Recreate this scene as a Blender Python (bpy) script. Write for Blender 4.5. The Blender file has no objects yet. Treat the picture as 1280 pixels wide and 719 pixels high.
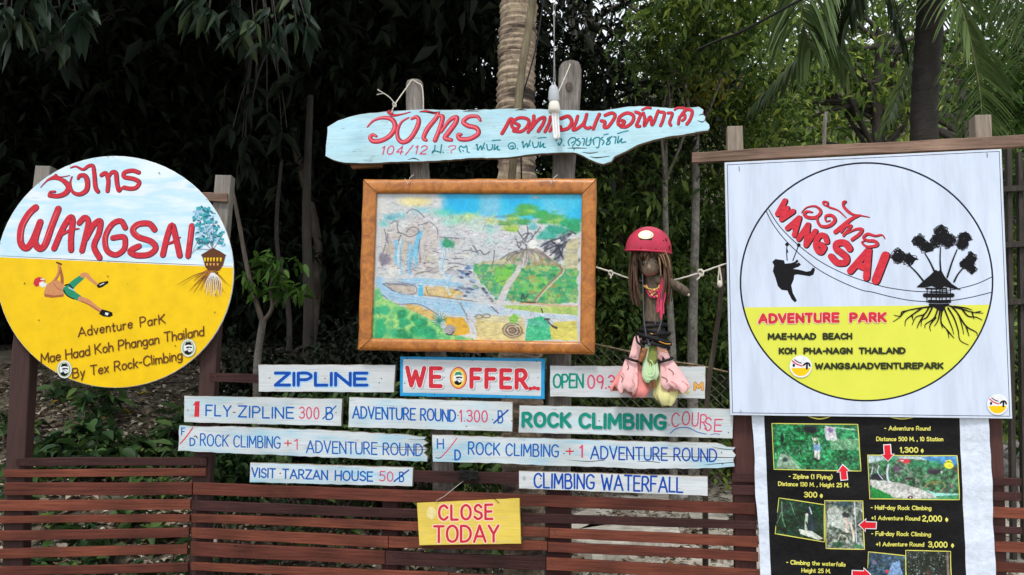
import bpy, math, random
import numpy as np
from mathutils import Vector, Matrix
random.seed(7); RNG = np.random.default_rng(11)
SC = bpy.context.scene; COL = SC.collection
R = math.radians
# ---------------------------------------------------------------- camera
CAMP = Vector((0.0, 0.0, 1.62)); FPX = 1000.0; TH = math.atan(110.5/FPX)
cam = bpy.data.cameras.new('camera'); camo = bpy.data.objects.new('camera', cam); COL.objects.link(camo)
camo.location = CAMP; camo.rotation_euler = (R(90)+TH, 0, 0)
cam.sensor_width = 36; cam.lens = 36*FPX/1280; cam.clip_end = 600; cam.clip_start = 0.05
SC.camera = camo
# ---------------------------------------------------------------- world and sun
SUN_EL, SUN_AZ = 58, 200      # azimuth: where the sun stands, degrees clockwise from +Y (behind the camera, a little left)
w = bpy.data.worlds.new('World'); SC.world = w; w.use_nodes = True
nt = w.node_tree; bg = nt.nodes['Background']
sky = nt.nodes.new('ShaderNodeTexSky'); sky.sky_type = 'NISHITA'; sky.sun_disc = False
sky.sun_elevation = R(SUN_EL); sky.sun_rotation = R(SUN_AZ); sky.air_density = 1.0; sky.dust_density = 4.0; sky.ozone_density = 1.0
cl = nt.nodes.new('ShaderNodeMix'); cl.data_type = 'RGBA'; cl.inputs[7].default_value = (7.6, 7.9, 8.3, 1)      # bright thin overcast over the blue
tcw = nt.nodes.new('ShaderNodeTexCoord'); nz = nt.nodes.new('ShaderNodeTexNoise'); nz.inputs['Scale'].default_value = 2.2; nz.inputs['Detail'].default_value = 5; nt.links.new(tcw.outputs['Generated'], nz.inputs['Vector'])
mrw = nt.nodes.new('ShaderNodeMapRange'); mrw.inputs['From Min'].default_value = .3; mrw.inputs['From Max'].default_value = .6; mrw.inputs['To Min'].default_value = .6; mrw.inputs['To Max'].default_value = .95
nt.links.new(nz.outputs['Fac'], mrw.inputs[0]); nt.links.new(mrw.outputs[0], cl.inputs[0]); nt.links.new(sky.outputs[0], cl.inputs[6])
nt.links.new(cl.outputs[2], bg.inputs[0]); bg.inputs[1].default_value = 0.12
sl = bpy.data.lights.new('sun', 'SUN'); sl.energy = 1.6; sl.angle = R(11); sl.color = (1.0, .96, .9)
so = bpy.data.objects.new('sun', sl); COL.objects.link(so)
sd = Vector((math.sin(R(SUN_AZ))*math.cos(R(SUN_EL)), math.cos(R(SUN_AZ))*math.cos(R(SUN_EL)), math.sin(R(SUN_EL))))
so.rotation_euler = sd.to_track_quat('Z', 'Y').to_euler()
SC.view_settings.view_transform = 'Standard'; SC.view_settings.look = 'None'; SC.view_settings.gamma = 1
SC.view_settings.exposure = 0.52
# ---------------------------------------------------------------- geometry helpers
FWD = Vector((0, math.cos(TH), math.sin(TH))); UPV = Vector((0, -math.sin(TH), math.cos(TH))); RT = Vector((1, 0, 0))
def ray(px, py): return RT*((px-640)/FPX) + UPV*(-(py-359.5)/FPX) + FWD
def at(px, py, Y):
    d = ray(px, py); return CAMP + d*(Y/d.y)
class Plane:
    """an upright plane in the scene; local x along it, y away from the camera side, z up"""
    def __init__(s, px, Y, ang):
        s.O = at(px, 470, Y); s.O.z = 0
        s.u = Vector((math.cos(R(ang)), math.sin(R(ang)), 0)); s.n = Vector((math.sin(R(ang)), -math.cos(R(ang)), 0)); s.rot = R(ang)
    def loc(s, px, py, off=0.0):
        d = ray(px, py); P0 = s.O + s.n*off
        t = (P0-CAMP).dot(s.n)/d.dot(s.n); P = CAMP + d*t
        return ((P-s.O).dot(s.u), -off, P.z)
PM = Plane(640, 4.20, -11)
jl = PM.loc(240, 600, 0); JP = PM.O + PM.u*jl[0]
PL = Plane(640, 4.2, 5); PL.O = Vector((JP.x, JP.y, 0))
def srgb(r, g=None, b=None):
    c = (r, g, b)
    f = lambda v: (v/255/12.92) if v/255 <= .04045 else ((v/255+.055)/1.055)**2.4
    return tuple(f(v) for v in c)
def tag(o, label=None, cat=None, group=None, kind=None):
    if label: o['label'] = label
    if cat: o['category'] = cat
    if group: o['group'] = group
    if kind: o['kind'] = kind
    return o
def cr(pts, n=6, closed=False):
    """Catmull-Rom through the points"""
    P = [np.array(p, float) for p in pts]
    if len(P) < 3: return [tuple(p) for p in P]
    out = []
    m = len(P)
    for i in range(m if closed else m-1):
        if closed: a, b, c, d = P[i-1], P[i], P[(i+1) % m], P[(i+2) % m]
        else: a, b, c, d = P[max(i-1, 0)], P[i], P[i+1], P[min(i+2, m-1)]
        for k in range(n):
            t = k/n
            out.append(tuple(.5*((2*b)+(c-a)*t+(2*a-5*b+4*c-d)*t*t+(3*b-3*c+d-a)*t**3)))
    if not closed: out.append(tuple(P[-1]))
    return out
class MB:
    """collects faces for one mesh; coordinates are local to the thing's origin"""
    def __init__(s, plane=None, org=(0, 0, 0)):
        s.v = []; s.f = []; s.m = []; s.sm = []; s.mats = []; s.plane = plane; s.org = org; s.k = 0; s.base = None
    def lift(s, off):
        s.k += 1
        return off+s.k*4e-5 if s.base is None else s.base+max(0, off-s.base)*.1+s.k*7e-6
    def mi(s, mat):
        if mat not in s.mats: s.mats.append(mat)
        return s.mats.index(mat)
    def P(s, px, py, off=0.0):
        a = s.plane.loc(px, py, off); return (a[0]-s.org[0], a[1]-s.org[1], a[2]-s.org[2])
    def add(s, vs, fs, mat, smooth=False):
        b = len(s.v); i = s.mi(mat); s.v += [tuple(v) for v in vs]
        for f in fs: s.f.append(tuple(b+q for q in f)); s.m.append(i); s.sm.append(smooth)
    def box(s, c, d, mat, rz=0):
        x, y, z = [q/2 for q in d]; cs, sn = math.cos(rz), math.sin(rz)
        vs = [(c[0]+a*cs-b*sn, c[1]+a*sn+b*cs, c[2]+e) for a in (-x, x) for b in (-y, y) for e in (-z, z)]
        s.add(vs, [(0,1,3,2),(4,6,7,5),(0,4,5,1),(2,3,7,6),(0,2,6,4),(1,5,7,3)], mat)
    def prism(s, poly, off, thick, mat, bev=.0025, side=None):
        """front outline in photograph pixels, on the plane at distance off in front of it, going back by thick"""
        F = [s.P(x, y, off) for x, y in poly]; n = len(F)
        ar = sum(F[i][0]*F[(i+1) % n][2]-F[(i+1) % n][0]*F[i][2] for i in range(n))
        if ar < 0: F.reverse()
        I = []
        for i in range(n):
            a = np.array(F[i-1]); b = np.array(F[i]); c = np.array(F[(i+1) % n])
            d1 = (b-a)[[0, 2]]; d2 = (c-b)[[0, 2]]
            d1 /= (np.linalg.norm(d1)+1e-9); d2 /= (np.linalg.norm(d2)+1e-9)
            nn = np.array([-(d1[1]+d2[1]), d1[0]+d2[0]]); nn /= (np.linalg.norm(nn)+1e-9)
            I.append((b[0]+nn[0]*bev, b[1], b[2]+nn[1]*bev))
        M_ = [(p[0], p[1]+bev, p[2]) for p in F]; B = [(p[0], p[1]+thick, p[2]) for p in F]
        s.add(I, [tuple(range(n))], mat)
        sd_ = side or mat
        s.add(I+M_, [(i, n+i, n+(i+1) % n, (i+1) % n) for i in range(n)], sd_)
        s.add(M_+B, [(i, n+i, n+(i+1) % n, (i+1) % n) for i in range(n)], sd_)
        s.add(B, [tuple(reversed(range(n)))], sd_)
    def poly(s, pts, off, mat):
        off = s.lift(off)
        F = [s.P(x, y, off) for x, y in pts]; n = len(F)
        ar = sum(F[i][0]*F[(i+1) % n][2]-F[(i+1) % n][0]*F[i][2] for i in range(n))
        if ar < 0: F.reverse()
        s.add(F, [tuple(range(n))], mat)
    def disc(s, c, rx, ry, off, mat, n=28, a=0):
        ca, sa = math.cos(a), math.sin(a)
        s.poly([(c[0]+rx*math.cos(t)*ca-ry*math.sin(t)*sa, c[1]+rx*math.cos(t)*sa+ry*math.sin(t)*ca) for t in [i*2*math.pi/n for i in range(n)]], off, mat)
    def stroke(s, pts, wd, off, mat, smooth=True, caps=True, taper=None, closed=False):
        """a brush stroke wd pixels wide along pts (photograph pixels)"""
        if len(pts) == 1: pts = [pts[0], (pts[0][0]+.01, pts[0][1])]
        p = cr(pts, 6, closed) if (smooth and len(pts) > 2) else list(pts)
        if closed: p = p+[p[0]]
        p = [np.array(q[:2], float) for q in p]
        q = [p[0]]
        for a in p[1:]:
            if np.linalg.norm(a-q[-1]) > 1e-3: q.append(a)
        if len(q) < 2: q.append(q[0]+np.array([.01, 0]))
        p = q; n = len(p); off = s.lift(off)
        Lp, Rp = [], []
        for i in range(n):
            if closed and i in (0, n-1): d = (p[1]-p[0])/np.linalg.norm(p[1]-p[0])+(p[-1]-p[-2])/np.linalg.norm(p[-1]-p[-2])
            elif i == 0: d = p[1]-p[0]
            elif i == n-1: d = p[-1]-p[-2]
            else:
                d1 = (p[i]-p[i-1]); d2 = (p[i+1]-p[i]); d = d1/np.linalg.norm(d1)+d2/np.linalg.norm(d2)
                if np.linalg.norm(d) < 1e-3: d = d1
            d = d/np.linalg.norm(d); nn = np.array([-d[1], d[0]])
            wi = wd/2
            if taper:
                t = i/(n-1); wi *= taper[0]+(taper[1]-taper[0])*t if len(taper) == 2 else np.interp(t, np.linspace(0, 1, len(taper)), taper)
            Lp.append(p[i]+nn*wi); Rp.append(p[i]-nn*wi)
        outl = list(Lp)
        F = [s.P(a[0], a[1], off) for a in Lp]+[s.P(a[0], a[1], off) for a in Rp]
        s.add(F, [(i+1, i, n+i, n+i+1) for i in range(n-1)], mat)
        if caps and not closed:
            for (c, a, b) in ((p[0], Lp[0], Rp[0]), (p[-1], Rp[-1], Lp[-1])):
                r = np.linalg.norm(a-b)/2; a0 = math.atan2(a[1]-c[1], a[0]-c[0]); k = 5
                arc = [(c[0]+r*math.cos(a0+math.pi*j/k), c[1]+r*math.sin(a0+math.pi*j/k)) for j in range(k+1)]
                G = [s.P(x, y, off) for x, y in arc]; s.add(list(reversed(G)), [tuple(range(len(G)))], mat)
    def tube(s, pts, rad, mat, n=8, caps=True, smooth=True, mod=None, sq=1.0):
        """round tube through 3-D local points; rad a number or one per point; sq flattens it front to back"""
        P = [Vector(p) for p in pts]; m = len(P)
        rad = [rad]*m if isinstance(rad, (int, float)) else list(rad)
        vs = []; prev = None
        for i in range(m):
            t = (P[min(i+1, m-1)]-P[max(i-1, 0)]).normalized()
            if prev is None:
                r = Vector((1, 0, 0)) if abs(t.x) < .8 else Vector((0, 0, 1))
                prev = (r-t*r.dot(t)).normalized()
            else:
                prev = (prev-t*prev.dot(t)).normalized()
            b = t.cross(prev)
            for j in range(n):
                a = 2*math.pi*j/n; q = rad[i]*(mod(i, a) if mod else 1)
                vs.append(P[i]+prev*(math.cos(a)*q)+b*(math.sin(a)*q*sq))
        fs = [(i*n+j, i*n+(j+1) % n, (i+1)*n+(j+1) % n, (i+1)*n+j) for i in range(m-1) for j in range(n)]
        s.add(vs, fs, mat, smooth)
        if caps:
            s.add(vs[:n], [tuple(reversed(range(n)))], mat); s.add(vs[-n:], [tuple(range(n))], mat)
    def ell(s, c, r, mat, nu=16, nv=10, v0=0.0, v1=1.0, mod=None):
        """ellipsoid, or a band of it from the top v0 to v1"""
        vs = []
        for i in range(nv+1):
            ph = math.pi*(v0+(v1-v0)*i/nv)
            for j in range(nu):
                a = 2*math.pi*j/nu; q = mod(a, ph) if mod else 1
                vs.append((c[0]+r[0]*math.sin(ph)*math.cos(a)*q, c[1]+r[1]*math.sin(ph)*math.sin(a)*q, c[2]+r[2]*math.cos(ph)*q))
        fs = [(i*nu+j, (i+1)*nu+j, (i+1)*nu+(j+1) % nu, i*nu+(j+1) % nu) for i in range(nv) for j in range(nu)]
        s.add(vs, fs, mat, True)
    def build(s, name, parent=None, fix=False):
        me = bpy.data.meshes.new(name); me.from_pydata(s.v, [], s.f)
        for m in s.mats: me.materials.append(m)
        me.polygons.foreach_set('material_index', s.m); me.polygons.foreach_set('use_smooth', s.sm)
        me.update()
        o = bpy.data.objects.new(name, me); COL.objects.link(o)
        if parent: o.parent = parent
        return o
class Thing:
    """an Empty at the base of a thing that stands on or hangs by an upright plane, and meshes local to it"""
    def __init__(s, name, plane, px, py, label, cat, group=None, off=0):
        a = plane.loc(px, py, off); s.plane = plane; s.org = (a[0], a[1], a[2])
        o = bpy.data.objects.new(name, None); COL.objects.link(o); o.empty_display_size = .05
        o.location = plane.O+plane.u*a[0]+Vector((0, 0, a[2]))-plane.n*a[1]; o.rotation_euler = (0, 0, plane.rot)
        tag(o, label, cat, group); s.o = o
    def mb(s): return MB(s.plane, s.org)
def empty(name, loc, label, cat, group=None):
    o = bpy.data.objects.new(name, None); COL.objects.link(o); o.location = loc; o.empty_display_size = .2
    return tag(o, label, cat, group)
def npmesh(name, V, F, mat, parent=None, loc=None, attr=None):
    """fast mesh: V (n,3), F (m,k) arrays"""
    me = bpy.data.meshes.new(name); k = F.shape[1]
    me.vertices.add(len(V)); me.vertices.foreach_set('co', np.asarray(V, np.float32).ravel())
    me.loops.add(F.size); me.loops.foreach_set('vertex_index', F.astype(np.int32).ravel())
    me.polygons.add(len(F)); me.polygons.foreach_set('loop_start', np.arange(0, F.size, k, dtype=np.int32))
    me.polygons.foreach_set('loop_total', np.full(len(F), k, np.int32))
    me.update(calc_edges=True); me.materials.append(mat)
    if attr is not None:
        a = me.color_attributes.new('print', 'FLOAT_COLOR', 'POINT')
        a.data.foreach_set('color', np.concatenate([attr, np.ones((len(attr), 1))], 1).astype(np.float32).ravel())
    o = bpy.data.objects.new(name, me); COL.objects.link(o)
    if parent: o.parent = parent
    if loc is not None: o.location = loc
    return o
# ---------------------------------------------------------------- materials
def newmat(name):
    m = bpy.data.materials.new(name); m.use_nodes = True; n = m.node_tree; b = n.nodes['Principled BSDF']
    return m, n, b
def ramp(n, stops):
    r = n.nodes.new('ShaderNodeValToRGB'); e = r.color_ramp.elements
    while len(e) < len(stops): e.new(.5)
    for q, (p, c) in zip(e, stops): q.position = p; q.color = (*c, 1)
    return r
def objcoord(n, scale, rnd=True):
    tc = n.nodes.new('ShaderNodeTexCoord'); mp = n.nodes.new('ShaderNodeMapping'); n.links.new(tc.outputs['Object'], mp.inputs[0])
    mp.inputs['Scale'].default_value = scale
    if rnd:
        oi = n.nodes.new('ShaderNodeObjectInfo'); cx = n.nodes.new('ShaderNodeCombineXYZ'); ml = n.nodes.new('ShaderNodeMath'); ml.operation = 'MULTIPLY'; ml.inputs[1].default_value = 37
        n.links.new(oi.outputs['Random'], ml.inputs[0])
        for i in range(3): n.links.new(ml.outputs[0], cx.inputs[i])
        n.links.new(cx.outputs[0], mp.inputs['Location'])
    return mp.outputs[0]
def noise(n, vec, scale, detail=4, rough=.6, dist=0):
    t = n.nodes.new('ShaderNodeTexNoise'); t.inputs['Scale'].default_value = scale; t.inputs['Detail'].default_value = detail
    t.inputs['Roughness'].default_value = rough; t.inputs['Distortion'].default_value = dist
    n.links.new(vec, t.inputs['Vector']); return t.outputs['Fac']
def mix(n, fac, a, b, mode='MIX'):
    m = n.nodes.new('ShaderNodeMix'); m.data_type = 'RGBA'; m.blend_type = mode
    for sock, v in ((m.inputs[0], fac), (m.inputs[6], a), (m.inputs[7], b)):
        if isinstance(v, (int, float)): sock.default_value = v
        elif isinstance(v, tuple): sock.default_value = (*v, 1)
        else: n.links.new(v, sock)
    return m.outputs[2]
def bump(n, b, h, strength=.3, dist=.01):
    u = n.nodes.new('ShaderNodeBump'); u.inputs['Strength'].default_value = strength; u.inputs['Distance'].default_value = dist
    n.links.new(h, u.inputs['Height']); n.links.new(u.outputs[0], b.inputs['Normal'])
def m_plain(name, c, rough=.5, var=.12, sc=30, metal=0, bmp=.1):
    m, n, b = newmat(name); v = objcoord(n, (1, 1, 1)); f = noise(n, v, sc)
    dk = tuple(x*(1-var*2) for x in c); lt = tuple(min(1, x*(1+var)) for x in c)
    r = ramp(n, [(.3, dk), (.7, lt)]); n.links.new(f, r.inputs[0]); n.links.new(r.outputs[0], b.inputs['Base Color'])
    b.inputs['Roughness'].default_value = rough; b.inputs['Metallic'].default_value = metal; b.inputs['Specular IOR Level'].default_value = .22
    if bmp: bump(n, b, f, bmp, .002)
    return m
def m_board(name, base, wash, wash_amt=.5, dirt=(.25, .22, .18)):
    """painted board: white coat, watery blue wash in long brush marks, grain, scuffs"""
    m, n, b = newmat(name); v = objcoord(n, (1.2, 1, 5)); g = objcoord(n, (2.5, 10, 60)); w_ = noise(n, v, 3.2, 3, .5)
    r1 = ramp(n, [(.45, (0, 0, 0)), (.72, (wash_amt,)*3)]); n.links.new(w_, r1.inputs[0])
    c = mix(n, r1.outputs[0], base, wash)
    gr = noise(n, g, 2.2, 5, .65); r2 = ramp(n, [(.33, (.75,)*3), (.52, (1,)*3)]); n.links.new(gr, r2.inputs[0])
    c = mix(n, .6, c, r2.outputs[0], 'MULTIPLY')
    d = noise(n, objcoord(n, (2, 6, 9)), 6, 6, .75); r3 = ramp(n, [(.60, (0,)*3), (.72, (.8,)*3)]); n.links.new(d, r3.inputs[0])
    c = mix(n, r3.outputs[0], c, dirt)
    big = noise(n, objcoord(n, (1, 1, 2)), 4, 3, .5); r4 = ramp(n, [(.3, (.74, .73, .70)), (.62, (1, 1, 1))]); n.links.new(big, r4.inputs[0])
    c = mix(n, .7, c, r4.outputs[0], 'MULTIPLY')
    n.links.new(c, b.inputs['Base Color']); b.inputs['Roughness'].default_value = .6; b.inputs['Specular IOR Level'].default_value = .2; bump(n, b, gr, .45, .003); return m
def m_stain(name, c1, c2, wear=.22, wearc=(.22, .15, .11)):
    """stained wooden slat: grain along x, knots, faded patches"""
    m, n, b = newmat(name); g = noise(n, objcoord(n, (1.6, 14, 40)), 3, 6, .65, .3)
    r = ramp(n, [(.3, c1), (.68, c2)]); n.links.new(g, r.inputs[0])
    l = noise(n, objcoord(n, (2.0, 2, 4)), 1.5, 3, .5); rl = ramp(n, [(.3, (.55,)*3), (.7, (1.25,)*3)]); n.links.new(l, rl.inputs[0])
    c = mix(n, 1.0, r.outputs[0], rl.outputs[0], 'MULTIPLY')
    wn = noise(n, objcoord(n, (3, 8, 22)), 4, 6, .7); rw = ramp(n, [(.6, (0,)*3), (.74, (wear,)*3)]); n.links.new(wn, rw.inputs[0])
    c = mix(n, rw.outputs[0], c, wearc)
    k = n.nodes.new('ShaderNodeTexVoronoi'); k.inputs['Scale'].default_value = 4.2; n.links.new(objcoord(n, (1, 1, 2.4)), k.inputs['Vector'])
    rk = ramp(n, [(.03, (.35,)*3), (.09, (1,)*3)]); n.links.new(k.outputs['Distance'], rk.inputs[0])
    c = mix(n, .8, c, rk.outputs[0], 'MULTIPLY')
    sp = noise(n, objcoord(n, (.9, 12, 75)), 2.4, 4, .5, .2); rs = ramp(n, [(.30, (.25,)*3), (.36, (1,)*3)]); n.links.new(sp, rs.inputs[0]); c = mix(n, .75, c, rs.outputs[0], 'MULTIPLY')
    sp2 = noise(n, objcoord(n, (5, 8, 8)), 9, 6, .8); rd = ramp(n, [(.62, (0,)*3), (.74, (.45,)*3)]); n.links.new(sp2, rd.inputs[0]); c = mix(n, rd.outputs[0], c, (.20, .17, .14))
    n.links.new(c, b.inputs['Base Color']); b.inputs['Roughness'].default_value = .78; b.inputs['Specular IOR Level'].default_value = .25; bump(n, b, g, .7, .004); return m
def m_post(name, paint, grey, z0):
    """timber stained up to z0 above its foot and bare grey above"""
    m, n, b = newmat(name); tc = n.nodes.new('ShaderNodeNewGeometry'); sx = n.nodes.new('ShaderNodeSeparateXYZ'); n.links.new(tc.outputs['Position'], sx.inputs[0])
    g = noise(n, objcoord(n, (30, 30, 2.2)), 2.5, 6, .65)
    r1 = ramp(n, [(.3, tuple(.6*x for x in paint)), (.7, tuple(1.25*x for x in paint))]); n.links.new(g, r1.inputs[0])
    r2 = ramp(n, [(.3, tuple(.55*x for x in grey)), (.7, tuple(1.2*x for x in grey))]); n.links.new(g, r2.inputs[0])
    mr = n.nodes.new('ShaderNodeMapRange'); mr.inputs['From Min'].default_value = z0-.03; mr.inputs['From Max'].default_value = z0+.03
    n.links.new(sx.outputs[2], mr.inputs[0]); c = mix(n, mr.outputs[0], r1.outputs[0], r2.outputs[0])
    n.links.new(c, b.inputs['Base Color']); b.inputs['Roughness'].default_value = .75; bump(n, b, g, .6, .005); return m
def m_log(name, lo, hi, rings=0, scv=(14, 14, 1.6)):
    m, n, b = newmat(name); g = noise(n, objcoord(n, scv), 3, 7, .7, .4)
    r = ramp(n, [(.3, lo), (.66, hi)]); n.links.new(g, r.inputs[0]); c = r.outputs[0]
    l = noise(n, objcoord(n, (3, 3, 2)), 2.5, 4, .6); rl = ramp(n, [(.3, (.55, .52, .5)), (.65, (1.1, 1.1, 1.1))]); n.links.new(l, rl.inputs[0])
    c = mix(n, 1.0, c, rl.outputs[0], 'MULTIPLY')
    n.links.new(c, b.inputs['Base Color']); b.inputs['Roughness'].default_value = .85; bump(n, b, g, .8, .012); return m
def m_leaf(name, cols, rough=.42, trans=.22):
    m, n, b = newmat(name); gi = n.nodes.new('ShaderNodeNewGeometry'); st = [(i/(len(cols)-1), c) for i, c in enumerate(cols)]
    r = ramp(n, st); n.links.new(gi.outputs['Random Per Island'], r.inputs[0]); n.links.new(r.outputs[0], b.inputs['Base Color'])
    b.inputs['Roughness'].default_value = rough+.08; b.inputs['Specular IOR Level'].default_value = .18
    t = n.nodes.new('ShaderNodeBsdfTranslucent'); ms = n.nodes.new('ShaderNodeMixShader'); ms.inputs[0].default_value = trans
    n.links.new(r.outputs[0], t.inputs[0]); n.links.new(b.outputs[0], ms.inputs[1]); n.links.new(t.outputs[0], ms.inputs[2])
    n.links.new(ms.outputs[0], n.nodes['Material Output'].inputs[0]); return m
def m_print(name, rough=.4, grain=.05):
    m, n, b = newmat(name); a = n.nodes.new('ShaderNodeVertexColor'); a.layer_name = 'print'
    v = objcoord(n, (1, 1, 1)); f = noise(n, v, 160, 4, .7); r = ramp(n, [(.3, (1-grain*3,)*3), (.7, (1,)*3)]); n.links.new(f, r.inputs[0])
    n.links.new(mix(n, 1, a.outputs[0], r.outputs[0], 'MULTIPLY'), b.inputs['Base Color']); b.inputs['Roughness'].default_value = rough; return m
def pc(name, r, g, b, rough=.45, var=.07, sc=60): return m_plain(name, srgb(r, g, b), rough, var, sc, bmp=.05)
def brush(name, r, g, b, under=(.58, .62, .64), wear=.7, lo=.62):
    """hand-brushed sign paint: streaks along the stroke, thin spots where the board shows through"""
    m, n, bb = newmat(name); c = srgb(r, g, b); f = noise(n, objcoord(n, (14, 1, 22)), 5, 5, .65); rr = ramp(n, [(.3, tuple(x*.72 for x in c)), (.65, tuple(min(1, x*1.12+.004) for x in c))]); n.links.new(f, rr.inputs[0])
    g_ = noise(n, objcoord(n, (9, 4, 30)), 9, 6, .8); rw = ramp(n, [(lo, (0,)*3), (lo+.08, (wear,)*3)]); n.links.new(g_, rw.inputs[0]); n.links.new(mix(n, rw.outputs[0], rr.outputs[0], under), bb.inputs['Base Color'])
    bb.inputs['Roughness'].default_value = .5; bb.inputs['Specular IOR Level'].default_value = .2; return m
RED = brush('red_paint', 202, 46, 60, lo=.68); DKR = pc('dark_red_edge', 90, 34, 60); PINK = brush('faded_pink_paint', 206, 78, 112)
BLUE = brush('blue_paint', 0, 92, 176); BLUE2 = brush('deep_blue_paint', 0, 70, 166); BORDER = pc('sky_blue_border', 42, 150, 205); SHB = pc('pale_blue_edge', 160, 200, 228)
TEAL = brush('teal_paint', 6, 136, 118); TEALD = pc('teal_brush', 20, 128, 140); BLACK = m_plain('black_paint', (.006, .006, .008), .6, .1, 60, bmp=.05); BLACK.node_tree.nodes['Principled BSDF'].inputs['Specular IOR Level'].default_value = .15; INK = brush('brown_ink', 98, 56, 22, srgb(232, 190, 20), .6)
HALO = pc('pinkish_white_halo', 244, 205, 190); GREYP = pc('grey_shadow_paint', 165, 172, 180); WHITEP = pc('white_paint', 226, 230, 232)
YEL = pc('yellow_paint', 238, 196, 10, .35, .05, 12); YELS = pc('lemon_paint', 238, 214, 92, .4, .06, 10); LIME = pc('lime_yellow_print', 214, 218, 78, .35, .02, 8)
ORG = pc('orange_paint', 225, 165, 80); MENUY = pc('yellow_green_print', 214, 210, 100, .4, .03); MENUB = pc('black_vinyl', 18, 18, 20, .3, .1, 4); ARR = pc('red_print', 214, 30, 48, .35, .03)
NAIL = m_plain('rusty_nail', (.06, .04, .03), .6, .3, 100)
SKIN = pc('painted_skin', 205, 140, 95); SKIND = pc('painted_dark_skin', 165, 95, 60); GRN = pc('painted_green', 35, 140, 105)
BRN = pc('painted_brown', 95, 55, 28); AQ = pc('painted_aqua', 60, 165, 178); AQD = pc('painted_dark_aqua', 30, 115, 130)
STAIN_D = m_stain('dark_maroon_stain', (.024, .009, .009), (.062, .022, .020)); STAIN_R = m_stain('red_brown_stain', (.090, .024, .014), (.215, .062, .035))
STAIN_M = m_stain('mid_red_stain', (.064, .017, .012), (.155, .043, .026))
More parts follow.
